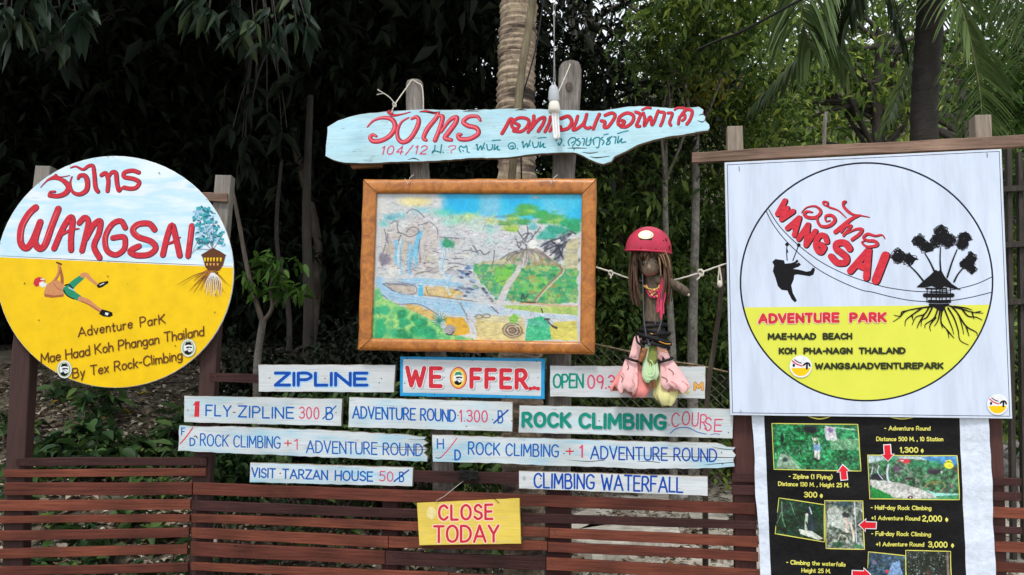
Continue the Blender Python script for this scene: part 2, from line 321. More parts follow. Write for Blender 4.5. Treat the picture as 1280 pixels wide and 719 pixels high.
# ---------------------------------------------------------------- brush alphabet: l straight, s smooth; y up, cap height 1
G = {
'A': (.85, 'l0,0 .42,1|l.42,1 .85,0|l.14,.33 .71,.33'), 'B': (.68, 'l0,0 0,1|s0,1 .42,1 .58,.78 .42,.55 0,.54|s0,.54 .5,.52 .66,.27 .5,.01 0,0'),
'C': (.72, 's.72,.82 .42,1 .1,.84 0,.5 .1,.15 .42,0 .72,.17'), 'D': (.72, 'l0,0 0,1|s0,1 .4,.97 .66,.75 .72,.5 .66,.25 .4,.03 0,0'),
'E': (.6, 'l0,0 0,1|l0,1 .6,1|l0,.52 .52,.52|l0,0 .6,0'), 'F': (.58, 'l0,0 0,1|l0,1 .58,1|l0,.5 .48,.5'),
'G': (.78, 's.74,.84 .42,1 .1,.84 0,.5 .1,.15 .42,0 .7,.1 .76,.42|l.76,.44 .42,.44'), 'H': (.68, 'l0,0 0,1|l.68,0 .68,1|l0,.5 .68,.5'),
'I': (.02, 'l.01,0 .01,1'), 'J': (.5, 's.5,1 .5,.3 .35,0 .1,.02 0,.2'), 'K': (.68, 'l0,0 0,1|l.66,1 0,.42|l.2,.55 .68,0'), 'L': (.55, 'l0,1 0,0|l0,0 .55,0'),
'M': (.85, 'l0,0 .04,1|l.04,1 .42,.3|l.42,.3 .81,1|l.81,1 .85,0'), 'N': (.7, 'l0,0 0,1|l0,1 .7,0|l.7,0 .7,1'),
'O': (.8, 'c.4,1 .1,.84 0,.5 .1,.15 .4,0 .7,.15 .8,.5 .7,.84'), 'P': (.62, 'l0,0 0,1|s0,1 .42,1 .62,.75 .42,.48 0,.46'),
'Q': (.8, 'c.4,1 .1,.84 0,.5 .1,.15 .4,0 .7,.15 .8,.5 .7,.84|l.5,.25 .8,-.05'), 'R': (.66, 'l0,0 0,1|s0,1 .42,1 .6,.76 .42,.5 0,.48|l.28,.48 .66,0'),
'S': (.62, 's.6,.82 .34,1 .06,.84 .1,.6 .34,.5 .58,.38 .6,.14 .3,0 0,.16'), 'T': (.7, 'l0,1 .7,1|l.35,1 .35,0'), 'U': (.7, 's0,1 0,.35 .1,.07 .35,0 .6,.07 .7,.35 .7,1'),
'V': (.75, 'l0,1 .38,0|l.38,0 .75,1'), 'W': (1.05, 'l0,1 .26,0|l.26,0 .52,.8|l.52,.8 .78,0|l.78,0 1.05,1'), 'X': (.7, 'l0,0 .7,1|l0,1 .7,0'),
'Y': (.7, 'l0,1 .35,.48|l.7,1 .35,.48|l.35,.48 .35,0'), 'Z': (.68, 'l0,1 .68,1|l.68,1 0,0|l0,0 .68,0'),
'0': (.55, 'c.27,1 .06,.82 0,.5 .06,.16 .27,0 .49,.16 .55,.5 .49,.82'), '1': (.2, 'l0,.8 .16,1|l.16,1 .16,0'), '2': (.55, 's0,.8 .22,1 .5,.86 .5,.6 .2,.3 0,0|l0,0 .55,0'),
'3': (.52, 's0,.86 .25,1 .5,.82 .42,.57 .18,.53|s.18,.53 .5,.46 .52,.16 .25,0 0,.14'), '4': (.58, 'l.42,0 .42,1|l.42,1 0,.3|l0,.3 .58,.3'),
'5': (.52, 'l.5,1 .06,1|l.06,1 .02,.56|s.02,.56 .3,.64 .52,.4 .42,.06 .2,0 0,.1'), '6': (.55, 's.48,.95 .2,.8 .02,.4 .1,.06 .35,0 .54,.26 .35,.52 .06,.4'),
'7': (.52, 'l0,1 .52,1|l.52,1 .18,0'), '8': (.55, 'c.27,1 .06,.86 .1,.6 .27,.52 .5,.3 .45,.06 .27,0 .08,.06 .04,.3 .27,.52 .46,.64 .48,.88'),
'9': (.55, 's.5,.6 .28,.46 .04,.62 .1,.92 .3,1 .52,.8 .5,.4 .4,0'), '+': (.5, 'l.25,.18 .25,.72|l0,.45 .5,.45'), '-': (.28, 'l0,.45 .28,.45'),
'/': (.5, 'l0,-.1 .5,1.05'), '.': (.03, 'l0,.02 .03,.02'), ',': (.08, 'l.06,.06 0,-.16'), '(': (.22, 's.2,1.08 .02,.75 .02,.25 .2,-.08'), ')': (.22, 's.02,1.08 .2,.75 .2,.25 .02,-.08'),
'a': (.48, 'c.24,.6 .04,.48 .0,.28 .08,.04 .26,0 .44,.14 .46,.45|l.47,.6 .48,0'), 'b': (.48, 'l0,1 0,0|s0,.4 .22,.6 .46,.45 .46,.12 .22,0 0,.12'),
'c': (.42, 's.42,.5 .22,.6 .02,.42 .02,.15 .22,0 .42,.1'), 'd': (.48, 'l.48,1 .48,0|s.48,.4 .26,.6 .02,.45 .02,.12 .26,0 .48,.12'),
'e': (.46, 's.03,.32 .45,.34 .4,.55 .2,.6 .02,.42 .03,.14 .22,0 .44,.1'), 'f': (.3, 's.32,.95 .2,1 .12,.85 .12,0|l0,.6 .3,.6'),
'g': (.48, 'c.24,.6 .04,.48 0,.28 .08,.06 .26,.02 .44,.14 .46,.45|s.48,.6 .48,-.12 .28,-.32 .04,-.24'), 'h': (.46, 'l0,1 0,0|s0,.38 .2,.6 .42,.52 .46,.3 .46,0'),
'i': (.03, 'l.01,.6 .01,0|l.01,.84 .02,.84'), 'k': (.44, 'l0,1 0,0|l.42,.62 0,.24|l.14,.34 .44,0'), 'l': (.03, 'l.01,1 .01,0'),
'm': (.7, 'l0,.6 0,0|s0,.4 .16,.6 .32,.5 .35,.3 .35,0|s.35,.4 .5,.6 .66,.5 .7,.3 .7,0'), 'n': (.44, 'l0,.6 0,0|s0,.38 .2,.6 .4,.52 .44,.3 .44,0'),
'o': (.48, 'c.24,.6 .05,.5 0,.3 .05,.1 .24,0 .43,.1 .48,.3 .43,.5'), 'p': (.48, 'l0,.6 0,-.32|s0,.4 .22,.6 .46,.45 .46,.12 .22,0 0,.12'),
'r': (.32, 'l0,.6 0,0|s0,.36 .14,.56 .32,.56'), 's': (.4, 's.38,.5 .2,.6 .03,.47 .12,.34 .32,.26 .38,.12 .2,0 0,.1'), 't': (.34, 's.15,.9 .15,.12 .22,0 .34,.05|l0,.62 .32,.62'),
'u': (.44, 's0,.6 0,.2 .12,0 .32,.04 .44,.24|l.44,.6 .44,0'), 'v': (.44, 'l0,.6 .22,0|l.22,0 .44,.6'), 'w': (.62, 'l0,.6 .16,0|l.16,0 .31,.5|l.31,.5 .46,0|l.46,0 .62,.6'),
'x': (.42, 'l0,.6 .42,0|l.42,.6 0,0'), 'y': (.44, 'l0,.6 .22,.02|l.44,.6 .1,-.32'), 'z': (.4, 'l0,.6 .4,.6|l.4,.6 0,0|l0,0 .4,0'), '$': (.68, 'l0,0 0,1|s0,1 .42,1 .58,.78 .42,.55 0,.54|s0,.54 .5,.52 .66,.27 .5,.01 0,0|l-.25,-.05 .85,1.12'),
}
def parse(d):
    out = []
    for part in d.split('|'):
        out.append((part[0], [tuple(float(q) for q in p.split(',')) for p in part[1:].split()]))
    return out
GP = {k: (w_, parse(d)) for k, (w_, d) in G.items()}
class Crop:
    def __init__(s, x0, y0, sc): s.x0, s.y0, s.s = x0, y0, sc
    def __call__(s, *pts): return [(s.x0+x/s.s, s.y0+y/s.s) for x, y in pts]
ID = Crop(0, 0, 1)
def glyph(mb, ch, o, xv, yv, wd, off, mats, jit=0.0):
    """one letter: origin, x and y vectors in photograph pixels. mats: list of (material, extra width, dx, dy)"""
    w_, parts = GP[ch]
    for mat, ex, dx, dy in mats:
        for typ, pts in parts:
            q = [(o[0]+xv[0]*x+yv[0]*y+dx, o[1]+xv[1]*x+yv[1]*y+dy) for x, y in pts]
            mb.stroke(q, wd+ex, off, mat, smooth=typ in 'sc', closed=typ == 'c')
def text(mb, cp, s, x0, y0, x1, y1, h, wd, mats, off, gap=.26, slant=0.0, jit=.02, space=.5, wide=None):
    """a line of letters between two baseline points given in crop pixels"""
    if not isinstance(mats, list): mats = [(mats, 0, 0, 0)]
    (X0, Y0), (X1, Y1) = cp((x0, y0), (x1, y1)); H = h/cp.s; W_ = wd/cp.s*1.12
    tot = sum((space if c == ' ' else GP[c][0]+gap) for c in s)-gap
    L = math.hypot(X1-X0, Y1-Y0); ux, uy = (X1-X0)/L, (Y1-Y0)/L; k = (L-W_)/tot; x = W_/2/k
    H2 = H-W_
    rnd = random.Random(len(s)*7+ord(s[0]))
    for c in s:
        if c == ' ': x += space; continue
        jy = rnd.uniform(-jit, jit)*H; hh = H2*(1+rnd.uniform(-jit, jit)); a = rnd.uniform(-jit, jit)
        o = (X0+ux*k*x+uy*(W_/2), Y0+uy*k*x-W_/2+jy)
        up = (uy*hh*0+slant*hh+a*hh+uy*hh*.3, -hh)
        glyph(mb, c, o, (ux*k, uy*k), up, W_, off, mats)
        x += GP[c][0]+gap
def dots(mb, pts, r, off, mat=None):
    for x, y in pts: mb.disc((x, y), r, r, off, mat or NAIL, 8)
def rough(poly, step=6, amp=.5, seed=1):
    """breaks an outline into short uneven runs, as sawn or split edges are"""
    rnd = random.Random(seed); out = []
    for i in range(len(poly)):
        a, b = poly[i], poly[(i+1) % len(poly)]; L = math.hypot(b[0]-a[0], b[1]-a[1]); n = max(1, int(L/step))
        for k in range(n):
            t = k/n; j = amp if k else amp*.3
            out.append((a[0]+(b[0]-a[0])*t+rnd.uniform(-j, j), a[1]+(b[1]-a[1])*t+rnd.uniform(-j, j)))
    return out
# ---------------------------------------------------------------- a small paint box for the pictures (flat prints)
class Art:
    """a picture painted in code on a grid that covers the photograph-pixel box; becomes a finely divided sheet with its colours"""
    def __init__(s, x0, y0, x1, y1, res, base):
        s.x0, s.y0, s.x1, s.y1 = x0, y0, x1, y1; s.nx = int((x1-x0)*res); s.ny = int((y1-y0)*res)
        s.X, s.Y = np.meshgrid(np.linspace(x0, x1, s.nx), np.linspace(y0, y1, s.ny)); s.C = np.zeros((s.ny, s.nx, 3)); s.C[:] = base
        s.rng = np.random.default_rng(3)
    def noise(s, cell, seed=0):
        r = np.random.default_rng(seed); out = np.zeros_like(s.X); amp = 1; tot = 0
        for o in range(3):
            c = cell/2**o; gx = (s.X-s.x0)/c; gy = (s.Y-s.y0)/c; n = r.random((int(gy.max())+3, int(gx.max())+3))
            ix, iy = gx.astype(int), gy.astype(int); fx, fy = gx-ix, gy-iy; fx = fx*fx*(3-2*fx); fy = fy*fy*(3-2*fy)
            out += amp*((n[iy, ix]*(1-fx)+n[iy, ix+1]*fx)*(1-fy)+(n[iy+1, ix]*(1-fx)+n[iy+1, ix+1]*fx)*fy); tot += amp; amp *= .55
        return out/tot
    def put(s, mask, col):
        m = np.clip(mask, 0, 1)[..., None]; s.C = s.C*(1-m)+np.array(col, float)*m
    def poly(s, pts, col, a=1.0, wob=0, seed=1):
        X, Y = s.X, s.Y
        if wob: X = X+(s.noise(8, seed)-.5)*wob*2; Y = Y+(s.noise(8, seed+9)-.5)*wob*2
        ins = np.zeros(X.shape, bool); n = len(pts)
        for i in range(n):
            (xa, ya), (xb, yb) = pts[i], pts[(i+1) % n]
            if ya == yb: continue
            c = ((ya > Y) != (yb > Y)) & (X < (xb-xa)*(Y-ya)/(yb-ya)+xa); ins ^= c
        s.put(ins*a, col); return ins
    def line(s, pts, wd, col, a=1.0, smooth=True, soft=.6):
        P = cr(pts, 4) if smooth and len(pts) > 2 else pts; D = np.full(s.X.shape, 1e9)
        for (xa, ya), (xb, yb) in zip(P[:-1], P[1:]):
            pad = wd+2; x_0, x_1 = min(xa, xb)-pad, max(xa, xb)+pad; y_0, y_1 = min(ya, yb)-pad, max(ya, yb)+pad
            i0 = max(0, int((x_0-s.x0)/(s.x1-s.x0)*s.nx)); i1 = min(s.nx, int((x_1-s.x0)/(s.x1-s.x0)*s.nx)+2)
            j0 = max(0, int((y_0-s.y0)/(s.y1-s.y0)*s.ny)); j1 = min(s.ny, int((y_1-s.y0)/(s.y1-s.y0)*s.ny)+2)
            if i1 <= i0 or j1 <= j0: continue
            x = s.X[j0:j1, i0:i1]; y = s.Y[j0:j1, i0:i1]; dx, dy = xb-xa, yb-ya; L = dx*dx+dy*dy+1e-9
            t = np.clip(((x-xa)*dx+(y-ya)*dy)/L, 0, 1); d = np.hypot(x-xa-t*dx, y-ya-t*dy); D[j0:j1, i0:i1] = np.minimum(D[j0:j1, i0:i1], d)
        s.put(np.clip((wd/2+soft/2-D)/soft, 0, 1)*a, col)
    def blob(s, c, rx, ry, col, a=1.0, soft=.35, ang=0, wob=.25, seed=0):
        if not hasattr(s, 'NF'): s.NF = s.noise(5, 99)-.5
        pad = max(rx, ry)*1.7+1; sx = s.nx/(s.x1-s.x0); sy = s.ny/(s.y1-s.y0)
        i0 = max(0, int((c[0]-pad-s.x0)*sx)); i1 = min(s.nx, int((c[0]+pad-s.x0)*sx)+2); j0 = max(0, int((c[1]-pad-s.y0)*sy)); j1 = min(s.ny, int((c[1]+pad-s.y0)*sy)+2)
        if i1 <= i0 or j1 <= j0: return
        dx, dy = s.X[j0:j1, i0:i1]-c[0], s.Y[j0:j1, i0:i1]-c[1]; ca, sa = math.cos(ang), math.sin(ang); u = (dx*ca+dy*sa)/rx; v = (-dx*sa+dy*ca)/ry
        r = np.hypot(u, v)*(1+wob*2.2*np.roll(s.NF, int(seed)*7, 1)[j0:j1, i0:i1]); m = np.clip((1-r)/soft, 0, 1)[..., None]*a
        s.C[j0:j1, i0:i1] = s.C[j0:j1, i0:i1]*(1-m)+np.array(col, float)*m
    def grain(s, amt, cell=1.2, seed=70):
        """pencil and brush grain: fine light and dark flecks of the pigment itself"""
        n = s.noise(cell, seed)-.5; n2 = s.noise(cell*4, seed+1)-.5
        s.C = np.clip(s.C*(1+amt*n[..., None]*2.2+amt*n2[..., None]), 0, 245)
    def mottled(s, mask, cols, cell, seed=0, a=1.0):
        n = s.noise(cell, seed); n = (n-n.min())/(n.max()-n.min()+1e-9); k = len(cols)-1; idx = np.clip(n*k, 0, k-1e-6); i = idx.astype(int); f = (idx-i)[..., None]
        C = np.array(cols, float); m = (np.clip(mask, 0, 1)*a)[..., None]; s.C = s.C*(1-m)+(C[i]*(1-f)+C[i+1]*f)*m
    def pmask(s, pts, wob=0, seed=1):
        keep = s.C.copy(); ins = s.poly(pts, (0, 0, 0), 0, wob, seed); s.C = keep; return ins.astype(float)
    def build(s, name, th, quad, off, mat, wave=None):
        """quad: the four corners in photograph pixels (TL TR BR BL) on the thing's plane"""
        mb = th.mb(); c = [np.array(mb.P(x, y, off)) for x, y in quad]
        u = np.linspace(0, 1, s.nx)[None, :, None]; v = np.linspace(0, 1, s.ny)[:, None, None]
        V = (c[0]*(1-u)+c[1]*u)*(1-v)+(c[3]*(1-u)+c[2]*u)*v
        if wave is not None: V = V+wave(V)
        V = V.reshape(-1, 3); i = np.arange(s.nx*s.ny).reshape(s.ny, s.nx)
        F = np.stack([i[:-1, :-1], i[1:, :-1], i[1:, 1:], i[:-1, 1:]], -1).reshape(-1, 4)
        col = np.clip(s.C, 0, 255)/255; col = np.where(col <= .04045, col/12.92, ((col+.055)/1.055)**2.4).reshape(-1, 3)
        return npmesh(name, V, F, mat, th.o, attr=col*.92)
# ================================================================ FENCES AND FRAMES
POST = m_post('stained_post', (.046, .017, .014), (.22, .20, .175), 2.15)
POSTB = m_post('stained_post_right', (.066, .020, .016), (.26, .215, .165), 2.2)
BEAM = m_stain('bare_beam_wood', (.13, .075, .05), (.30, .20, .15), .5, (.36, .31, .27))
def slat(th, pts, off, mat, name='slat', thick=.024, seed=0):
    m = th.mb(); rs_ = random.Random(seed*3+1); bow = rs_.uniform(-.9, .9); tw = rs_.uniform(-.5, .5); (xa, ya), (xb, yb), (xc, yc), (xd, yd) = pts; n_s = max(2, int((xb-xa)/60)); T_, B_ = [], []
    for i_ in range(n_s+1):
        t_ = i_/n_s; b_ = bow*math.sin(math.pi*t_)+tw*math.sin(2*math.pi*t_); T_.append((xa+(xb-xa)*t_, ya+(yb-ya)*t_+b_)); B_.append((xd+(xc-xd)*t_, yd+(yc-yd)*t_+b_*.7+rs_.uniform(-.3, .3)))
    m.prism(rough(T_+B_[::-1], 14, .3, seed), off, thick, mat, .002)
    for k in (0, 1):                                  # a nail head near each end
        a = pts[0] if k == 0 else pts[1]; b = pts[3] if k == 0 else pts[2]; dx = 7 if k == 0 else -7
        m.disc((a[0]+dx, (a[1]+b[1])/2-1.5), 1.0, 1.0, off, NAIL, 8); m.disc((a[0]+dx+1, (a[1]+b[1])/2+2.2), .9, .9, off, NAIL, 8)
    return m.build(name, th.o)
def rows(th, data, mats, off=.07, seed=0):
    for i, (x0, x1, a0, a1, b0, b1, k) in enumerate(data):
        slat(th, [(x0, a0), (x1, b0), (x1, b1), (x0, a1)], off+(i % 3)*.0012, mats[k], seed=seed+i)
MT = [STAIN_D, STAIN_M, STAIN_R]
fl = Thing('slatted_fence', PL, 120, 860, 'low red-brown slatted fence section with two tall posts under the round yellow sign', 'fence', 'slatted fence sections')
rows(fl, [(20, 258, 573.3, 583.2, 572.2, 582.6, 0), (4, 257, 587.6, 596.8, 585.4, 594.9, 2), (5, 240, 603.8, 619.3, 603, 618.6, 1), (-40, 238, 625.9, 639.2, 624.6, 637.4, 2),
          (-40, 237, 646.4, 655.2, 643.6, 652.9, 2), (-40, 236, 664.5, 676.6, 660, 671.7, 1), (-40, 234, 688.5, 700.2, 681, 693, 2), (-40, 235, 710, 720, 703.7, 714.8, 1),
          (-40, 235, 733, 743, 724, 735, 1), (-40, 235, 756, 768, 746, 757, 0), (-40, 235, 780, 792, 768, 779, 1)], MT, seed=10)
for pts in ([(44, 207), (63, 207.5), (38, 440), (31, 570), (24, 900), (-4, 900), (7, 570), (14, 440)], [(269, 218.5), (289, 219), (272, 420), (268, 490), (262, 600), (256, 900), (231, 900), (240, 600), (248, 490), (252, 420)]):
    m = fl.mb(); m.prism(pts, .045, .09, POST, .004); m.build('post', fl.o)
m = fl.mb(); m.prism(rough([(240, 240), (284, 241.5), (284, 252.5), (240, 250.5)], 9, .35, 3), .068, .022, BEAM); m.build('rail', fl.o)

fm = Thing('slatted_fence', PM, 590, 860, 'long red-brown slatted fence section behind the close today board', 'fence', 'slatted fence sections')
rows(fm, [(241, 944, 603.4, 618.6, 630, 643.4, 1), (239, 946, 625.7, 638.5, 652, 662.3, 0), (239, 686, 642.6, 653, 660.0, 671.8, 2), (686.8, 948, 660.6, 672.6, 671.4, 684.6, 2),
          (239, 485, 660.2, 672.4, 671.4, 685.4, 2), (485.8, 684, 671.2, 684.8, 677.2, 688.6, 2), (684.8, 948, 678, 690.2, 691.3, 702.3, 1),
          (238, 481, 677.5, 694.8, 688.7, 706, 1), (481.8, 682, 689, 706, 697, 713, 0), (682.8, 950, 697.2, 712.5, 713, 728, 2),
          (238, 560, 703.5, 712.5, 716.5, 729, 2), (560.8, 950, 717, 729, 736, 749, 1), (238, 950, 722, 734, 760, 773, 1), (238, 950, 742, 755, 786, 800, 0), (238, 950, 764, 776, 812, 826, 1)], MT, seed=40)
slat(fm, [(330, 585.0), (690, 592), (690, 606.5), (330, 600)], .066, STAIN_D, 'rail', seed=77)
slat(fm, [(262, 466), (330, 468.5), (330, 480), (262, 477.5)], .066, STAIN_D, 'rail', seed=78)
for pts in ([(478, 598), (497, 598.5), (495, 900), (474, 900)], [(684, 600), (712, 600), (713, 900), (680, 900)]):
    m = fm.mb(); m.prism(pts, .045, .08, STAIN_D, .004); m.build('post', fm.o)

fr = Thing('sign_frame', PM, 1080, 900, 'two red-brown posts with a bare plank across the top holding the big square sign', 'frame')
for pts in ([(909, 157.5), (928.5, 157), (937, 400), (944, 600), (950, 900), (922, 900), (917, 600), (913, 400)], [(1219, 143.5), (1239.5, 143), (1249, 400), (1256, 600), (1264, 900), (1240, 900), (1236, 600), (1230, 400)]):
    m = fr.mb(); m.prism(rough(pts, 60, .3, 8), .045, .09, POSTB, .004); m.build('post', fr.o)
m = fr.mb(); m.prism(rough([(865, 190.5), (1000, 182.5), (1160, 175), (1310, 166.5), (1310, 181.5), (1160, 188.5), (1000, 196.5), (865, 203.2)], 14, .4, 5), .078, .03, BEAM); m.build('beam', fr.o)
rows(fr, [(915, 1277, 592, 603, 598.5, 608, 0), (915, 1277, 606.5, 618.6, 616.5, 626.5, 0), (952, 1330, 622, 634, 637.6, 651.5, 2), (952, 1278, 646, 655, 660, 668.5, 0),
          (952, 1330, 664, 675, 681, 694, 2), (952, 1330, 688, 699, 707.5, 719, 1), (952, 1330, 716, 727, 738, 750, 2), (952, 1330, 742, 755, 768, 782, 1)], MT, seed=80)

# weathered logs behind the signs
LOG = m_log('weathered_log', (.09, .08, .072), (.34, .31, .28), scv=(26, 26, 2.2)); LOGD = m_log('damp_brown_log', (.045, .032, .025), (.16, .12, .095), scv=(20, 20, 2.0))
def log(name, pts, rpx, label, mat, off=-.06, cracks=True):
    th = Thing(name, PM, pts[-1][0], pts[-1][1], label, 'post', 'weathered logs behind the signs', off=off); m = th.mb()
    P = [m.P(x, y, off) for x, y in cr(pts, 7)]; n = len(P); sc_ = .0042; rn = random.Random(len(pts)*3+int(pts[0][0]))
    ph = [rn.uniform(0, 6) for _ in range(6)]
    rad = [rpx[0]*sc_+(rpx[1]-rpx[0])*sc_*i/(n-1) for i in range(n)]; rad[0] *= .86
    m.tube(P, rad, mat, 18, mod=lambda i, a: 1+.045*math.sin(3*a+ph[0]+i*.15)+.03*math.sin(7*a+ph[1])+.02*math.sin(2*a+i*.9+ph[2]))
    m.build('trunk', th.o); return th
l1 = log('weathered_log', [(518, 102), (520, 150), (528, 250), (545, 450), (553, 600), (558, 900)], (11.5, 14), 'rounded grey log post with a white cord over its top, left of the coconut trunk', LOG)
l2 = log('weathered_log', [(713.5, 80), (711, 140), (704, 230), (699, 420), (697, 620), (697, 900)], (14.2, 16), 'knotty grey log post beside the hanging bulb, cord tied to its top', LOG, -.07)
m = l2.mb(); kx, ky = 711.5, 108
for r, q in ((5.2, .014), (3.2, .02)): m.tube([m.P(kx+r*math.cos(t)*.8, ky+r*math.sin(t), -.002) for t in [i*math.pi/6 for i in range(13)]], .0035, LOGD, 6)
m.ell(m.P(kx, ky, -.008), (.010, .008, .013), LOGD, 10, 6); m.build('knot', l2.o)

# ================================================================ SMALL PAINTED BOARDS
BW = m_board('white_board_paint', (.60, .66, .69), (.36, .62, .74), .55)
BWP = m_board('plain_white_board_paint', (.63, .67, .70), (.50, .64, .72), .35)
BWB = m_board('white_blue_washed_paint', (.60, .67, .71), (.25, .58, .76), .75)
BEDGE = m_stain('raw_board_edge', (.16, .12, .09), (.30, .24, .18), .3)
def board(name, poly, label, off=.068, thick=.020, mat=None, rg=.35, seed=1, group='painted boards of the price list', cat='sign', side=None, step=9):
    cx = sum(p[0] for p in poly)/len(poly); by = max(p[1] for p in poly)
    th = Thing(name, PM, cx, by, label, cat, group); m = th.mb(); m.base = off
    m.prism(rough(poly, step, rg, seed), off, thick, mat or BW, .0022, side or BEDGE); return th, m
O = .0686
def fin(th, m, name='board'): return m.build(name, th.o)
# ZIPLINE
th, m = board('painted_board', [(322.5, 455.8), (494.4, 456), (492.4, 490.8), (323, 489.9)], 'short white board lettered ZIPLINE in thick blue capitals', mat=BWP, seed=2)
c = Crop(305, 450, 6.564); text(m, c, 'ZIPLINE', 244, 220, 1022, 220, 124, 23, [(SHB, 2.2, .9, .5), (BLUE2, 0, 0, 0)], O, gap=.2, jit=.004)
dots(m, c((210, 148), (665, 152), (1128, 153), (1110, 188)), .8, O+.001); fin(th, m)
# WE OFFER
th, m = board('painted_board', [(500, 445.7), (680.8, 448), (680.4, 499), (500, 495.3)], 'white board with a bright blue border lettered WE OFFER in fat red capitals', mat=BORDER, off=.072, rg=.2, seed=3, side=BORDER)
c = Crop(500, 445, 6.957); O2 = .0725; m.poly(c((28, 28), (1228, 50), (1225, 348), (25, 318)), O2, BWP)
HR = [(GREYP, 1.5, 1.6, 1.4), (WHITEP, 1.6, 0, 0), (RED, 0, 0, 0)]
text(m, c, 'WE', 42, 275, 372, 282, 192, 34, HR, O2+.0004, gap=.42, jit=.004)
m.disc(c((508, 192))[0], 10.8, 13.8, O2+.002, RED); m.disc(c((506, 192))[0], 9.6, 12.6, O2+.002, ORG); m.disc(c((506, 192))[0], 7.6, 10.6, O2+.002, YELS)
def badge(m, cx, cy, r, off, col=GRN):
    """round bearded-man badge: green cap, pale face and white beard, dark shirt"""
    m.disc((cx, cy-r*.05), r*.62, r*.82, off, WHITEP, 18); m.poly([(cx-r*.5, cy-r*.3), (cx-r*.3, cy-r*.75), (cx+r*.25, cy-r*.8), (cx+r*.55, cy-r*.35), (cx, cy-r*.42)], off, col)
    m.stroke([(cx-r*.2, cy-r*.05), (cx+r*.05, cy-r*.1)], r*.2, off, BLACK); m.stroke([(cx+r*.2, cy-r*.12), (cx+r*.42, cy-r*.05)], r*.18, off, BLACK)
    m.stroke([(cx-r*.25, cy+r*.3), (cx+r*.05, cy+r*.15), (cx+r*.35, cy+r*.32)], r*.12, off, GREYP)
    m.poly([(cx-r*.55, cy+r*.45), (cx-r*.1, cy+r*.3), (cx+r*.1, cy+r*.55), (cx+r*.5, cy+r*.4), (cx+r*.35, cy+r*.75), (cx, cy+r*.9), (cx-r*.4, cy+r*.75)], off, BLACK)
badge(m, 572.8, 472.8, 10, O2+.003)
text(m, c, 'FFER', 602, 288, 1118, 298, 188, 34, HR, O2+.0004, gap=.42, jit=.004)
for x in (1135, 1168, 1200): m.disc(c((x, 278 if x == 1168 else 284))[0], 2.9, 2.4, O2+.004, RED, 12)
dots(m, c((65, 22), (628, 38), (1188, 48), (384, 186), (1200, 190), (40, 240), (300, 335), (922, 350)), .7, O2+.004); fin(th, m)
# OPEN 09
th, m = board('painted_board', [(687.3, 457), (882.3, 458), (881.6, 498.8), (687.3, 496)], 'white board lettered OPEN 09 half hidden behind the hanging doll', mat=BWP, seed=4)
c = Crop(480, 440, 2.764); text(m, c, 'OPEN', 582, 127, 691, 127, 52, 6.5, TEAL, O, gap=.18); text(m, c, '09.3', 702, 129, 800, 130, 50, 5.5, PINK, O, gap=.22)
text(m, c, 'M', 1070, 134, 1104, 134, 30, 7, [(INK, .9, 0, 0), (ORG, 0, 0, 0)], O, jit=0); fin(th, m)
# 1 FLY-ZIPLINE
th, m = board('painted_board', [(230, 494.6), (428, 498.5), (426.8, 533), (230, 528)], 'white board for one zipline flight at 300 baht, fat pink 1 at left', seed=5)
c = Crop(225, 490, 6.095); O = .0686
m.poly(c((118, 72), (150, 70), (146, 190), (108, 190), (114, 100), (96, 106)), O+.0003, RED)
text(m, c, 'FLY', 192, 187, 392, 192, 92, 11, BLUE, O, gap=.28); text(m, c, '-', 400, 182, 425, 182, 60, 6, INK, O); text(m, c, 'ZIPLINE', 440, 197, 870, 208, 94, 11, BLUE, O, gap=.26)
text(m, c, '300', 906, 208, 1062, 210, 96, 9, PINK, O, gap=.3); text(m, c, 'B', 1108, 215, 1170, 215, 100, 10, BLUE, O); m.stroke(c((1088, 205), (1188, 108)), 1.6, O, BLUE)
dots(m, c((60, 138), (1188, 158)), .8, O+.001); fin(th, m)
# F/D
th, m = board('painted_board', [(223.9, 531.5), (247.6, 533), (290, 532.8), (348.8, 535.5), (400, 537), (441.3, 539.9), (500, 542.6), (533, 546), (530, 550), (535, 554), (529, 557), (534.5, 562), (530, 566), (535, 571), (534, 577.5), (440, 573.5), (330, 568.6), (222, 563.9)],
              'long white split-ended board, F/D rock climbing and adventure', mat=BWB, rg=.6, seed=6, step=7)
text(m, c, 'F', 8, 332, 40, 332, 62, 8, BLUE, O); m.stroke(c((4, 392), (50, 340), (98, 272)), 1.6, O, RED); text(m, c, 'D', 72, 414, 118, 414, 66, 9, BLUE, O)
m.stroke(c((108, 340), (120, 335), (132, 352)), 1.2, O, BLACK)
text(m, c, 'ROCK CLIMBING', 150, 412, 768, 436, 96, 9, BLUE, O, gap=.24); text(m, c, '+', 792, 430, 852, 430, 88, 8, RED, O); text(m, c, '1', 868, 440, 902, 440, 84, 8, PINK, O)
c7 = Crop(210, 440, 3.459); text(m, c7, 'ADVENTURE ROUND', 596, 437, 1102, 452, 56, 5.2, BLUE, O, gap=.22)
for q in ([(985, 418), (1040, 424), (1120, 421)], [(880, 405), (960, 412), (1118, 410)], [(1040, 378), (1085, 380), (1118, 377)]): m.stroke(c7(*q), .7, O+.001, BLACK, taper=(.3, 1))
fin(th, m)
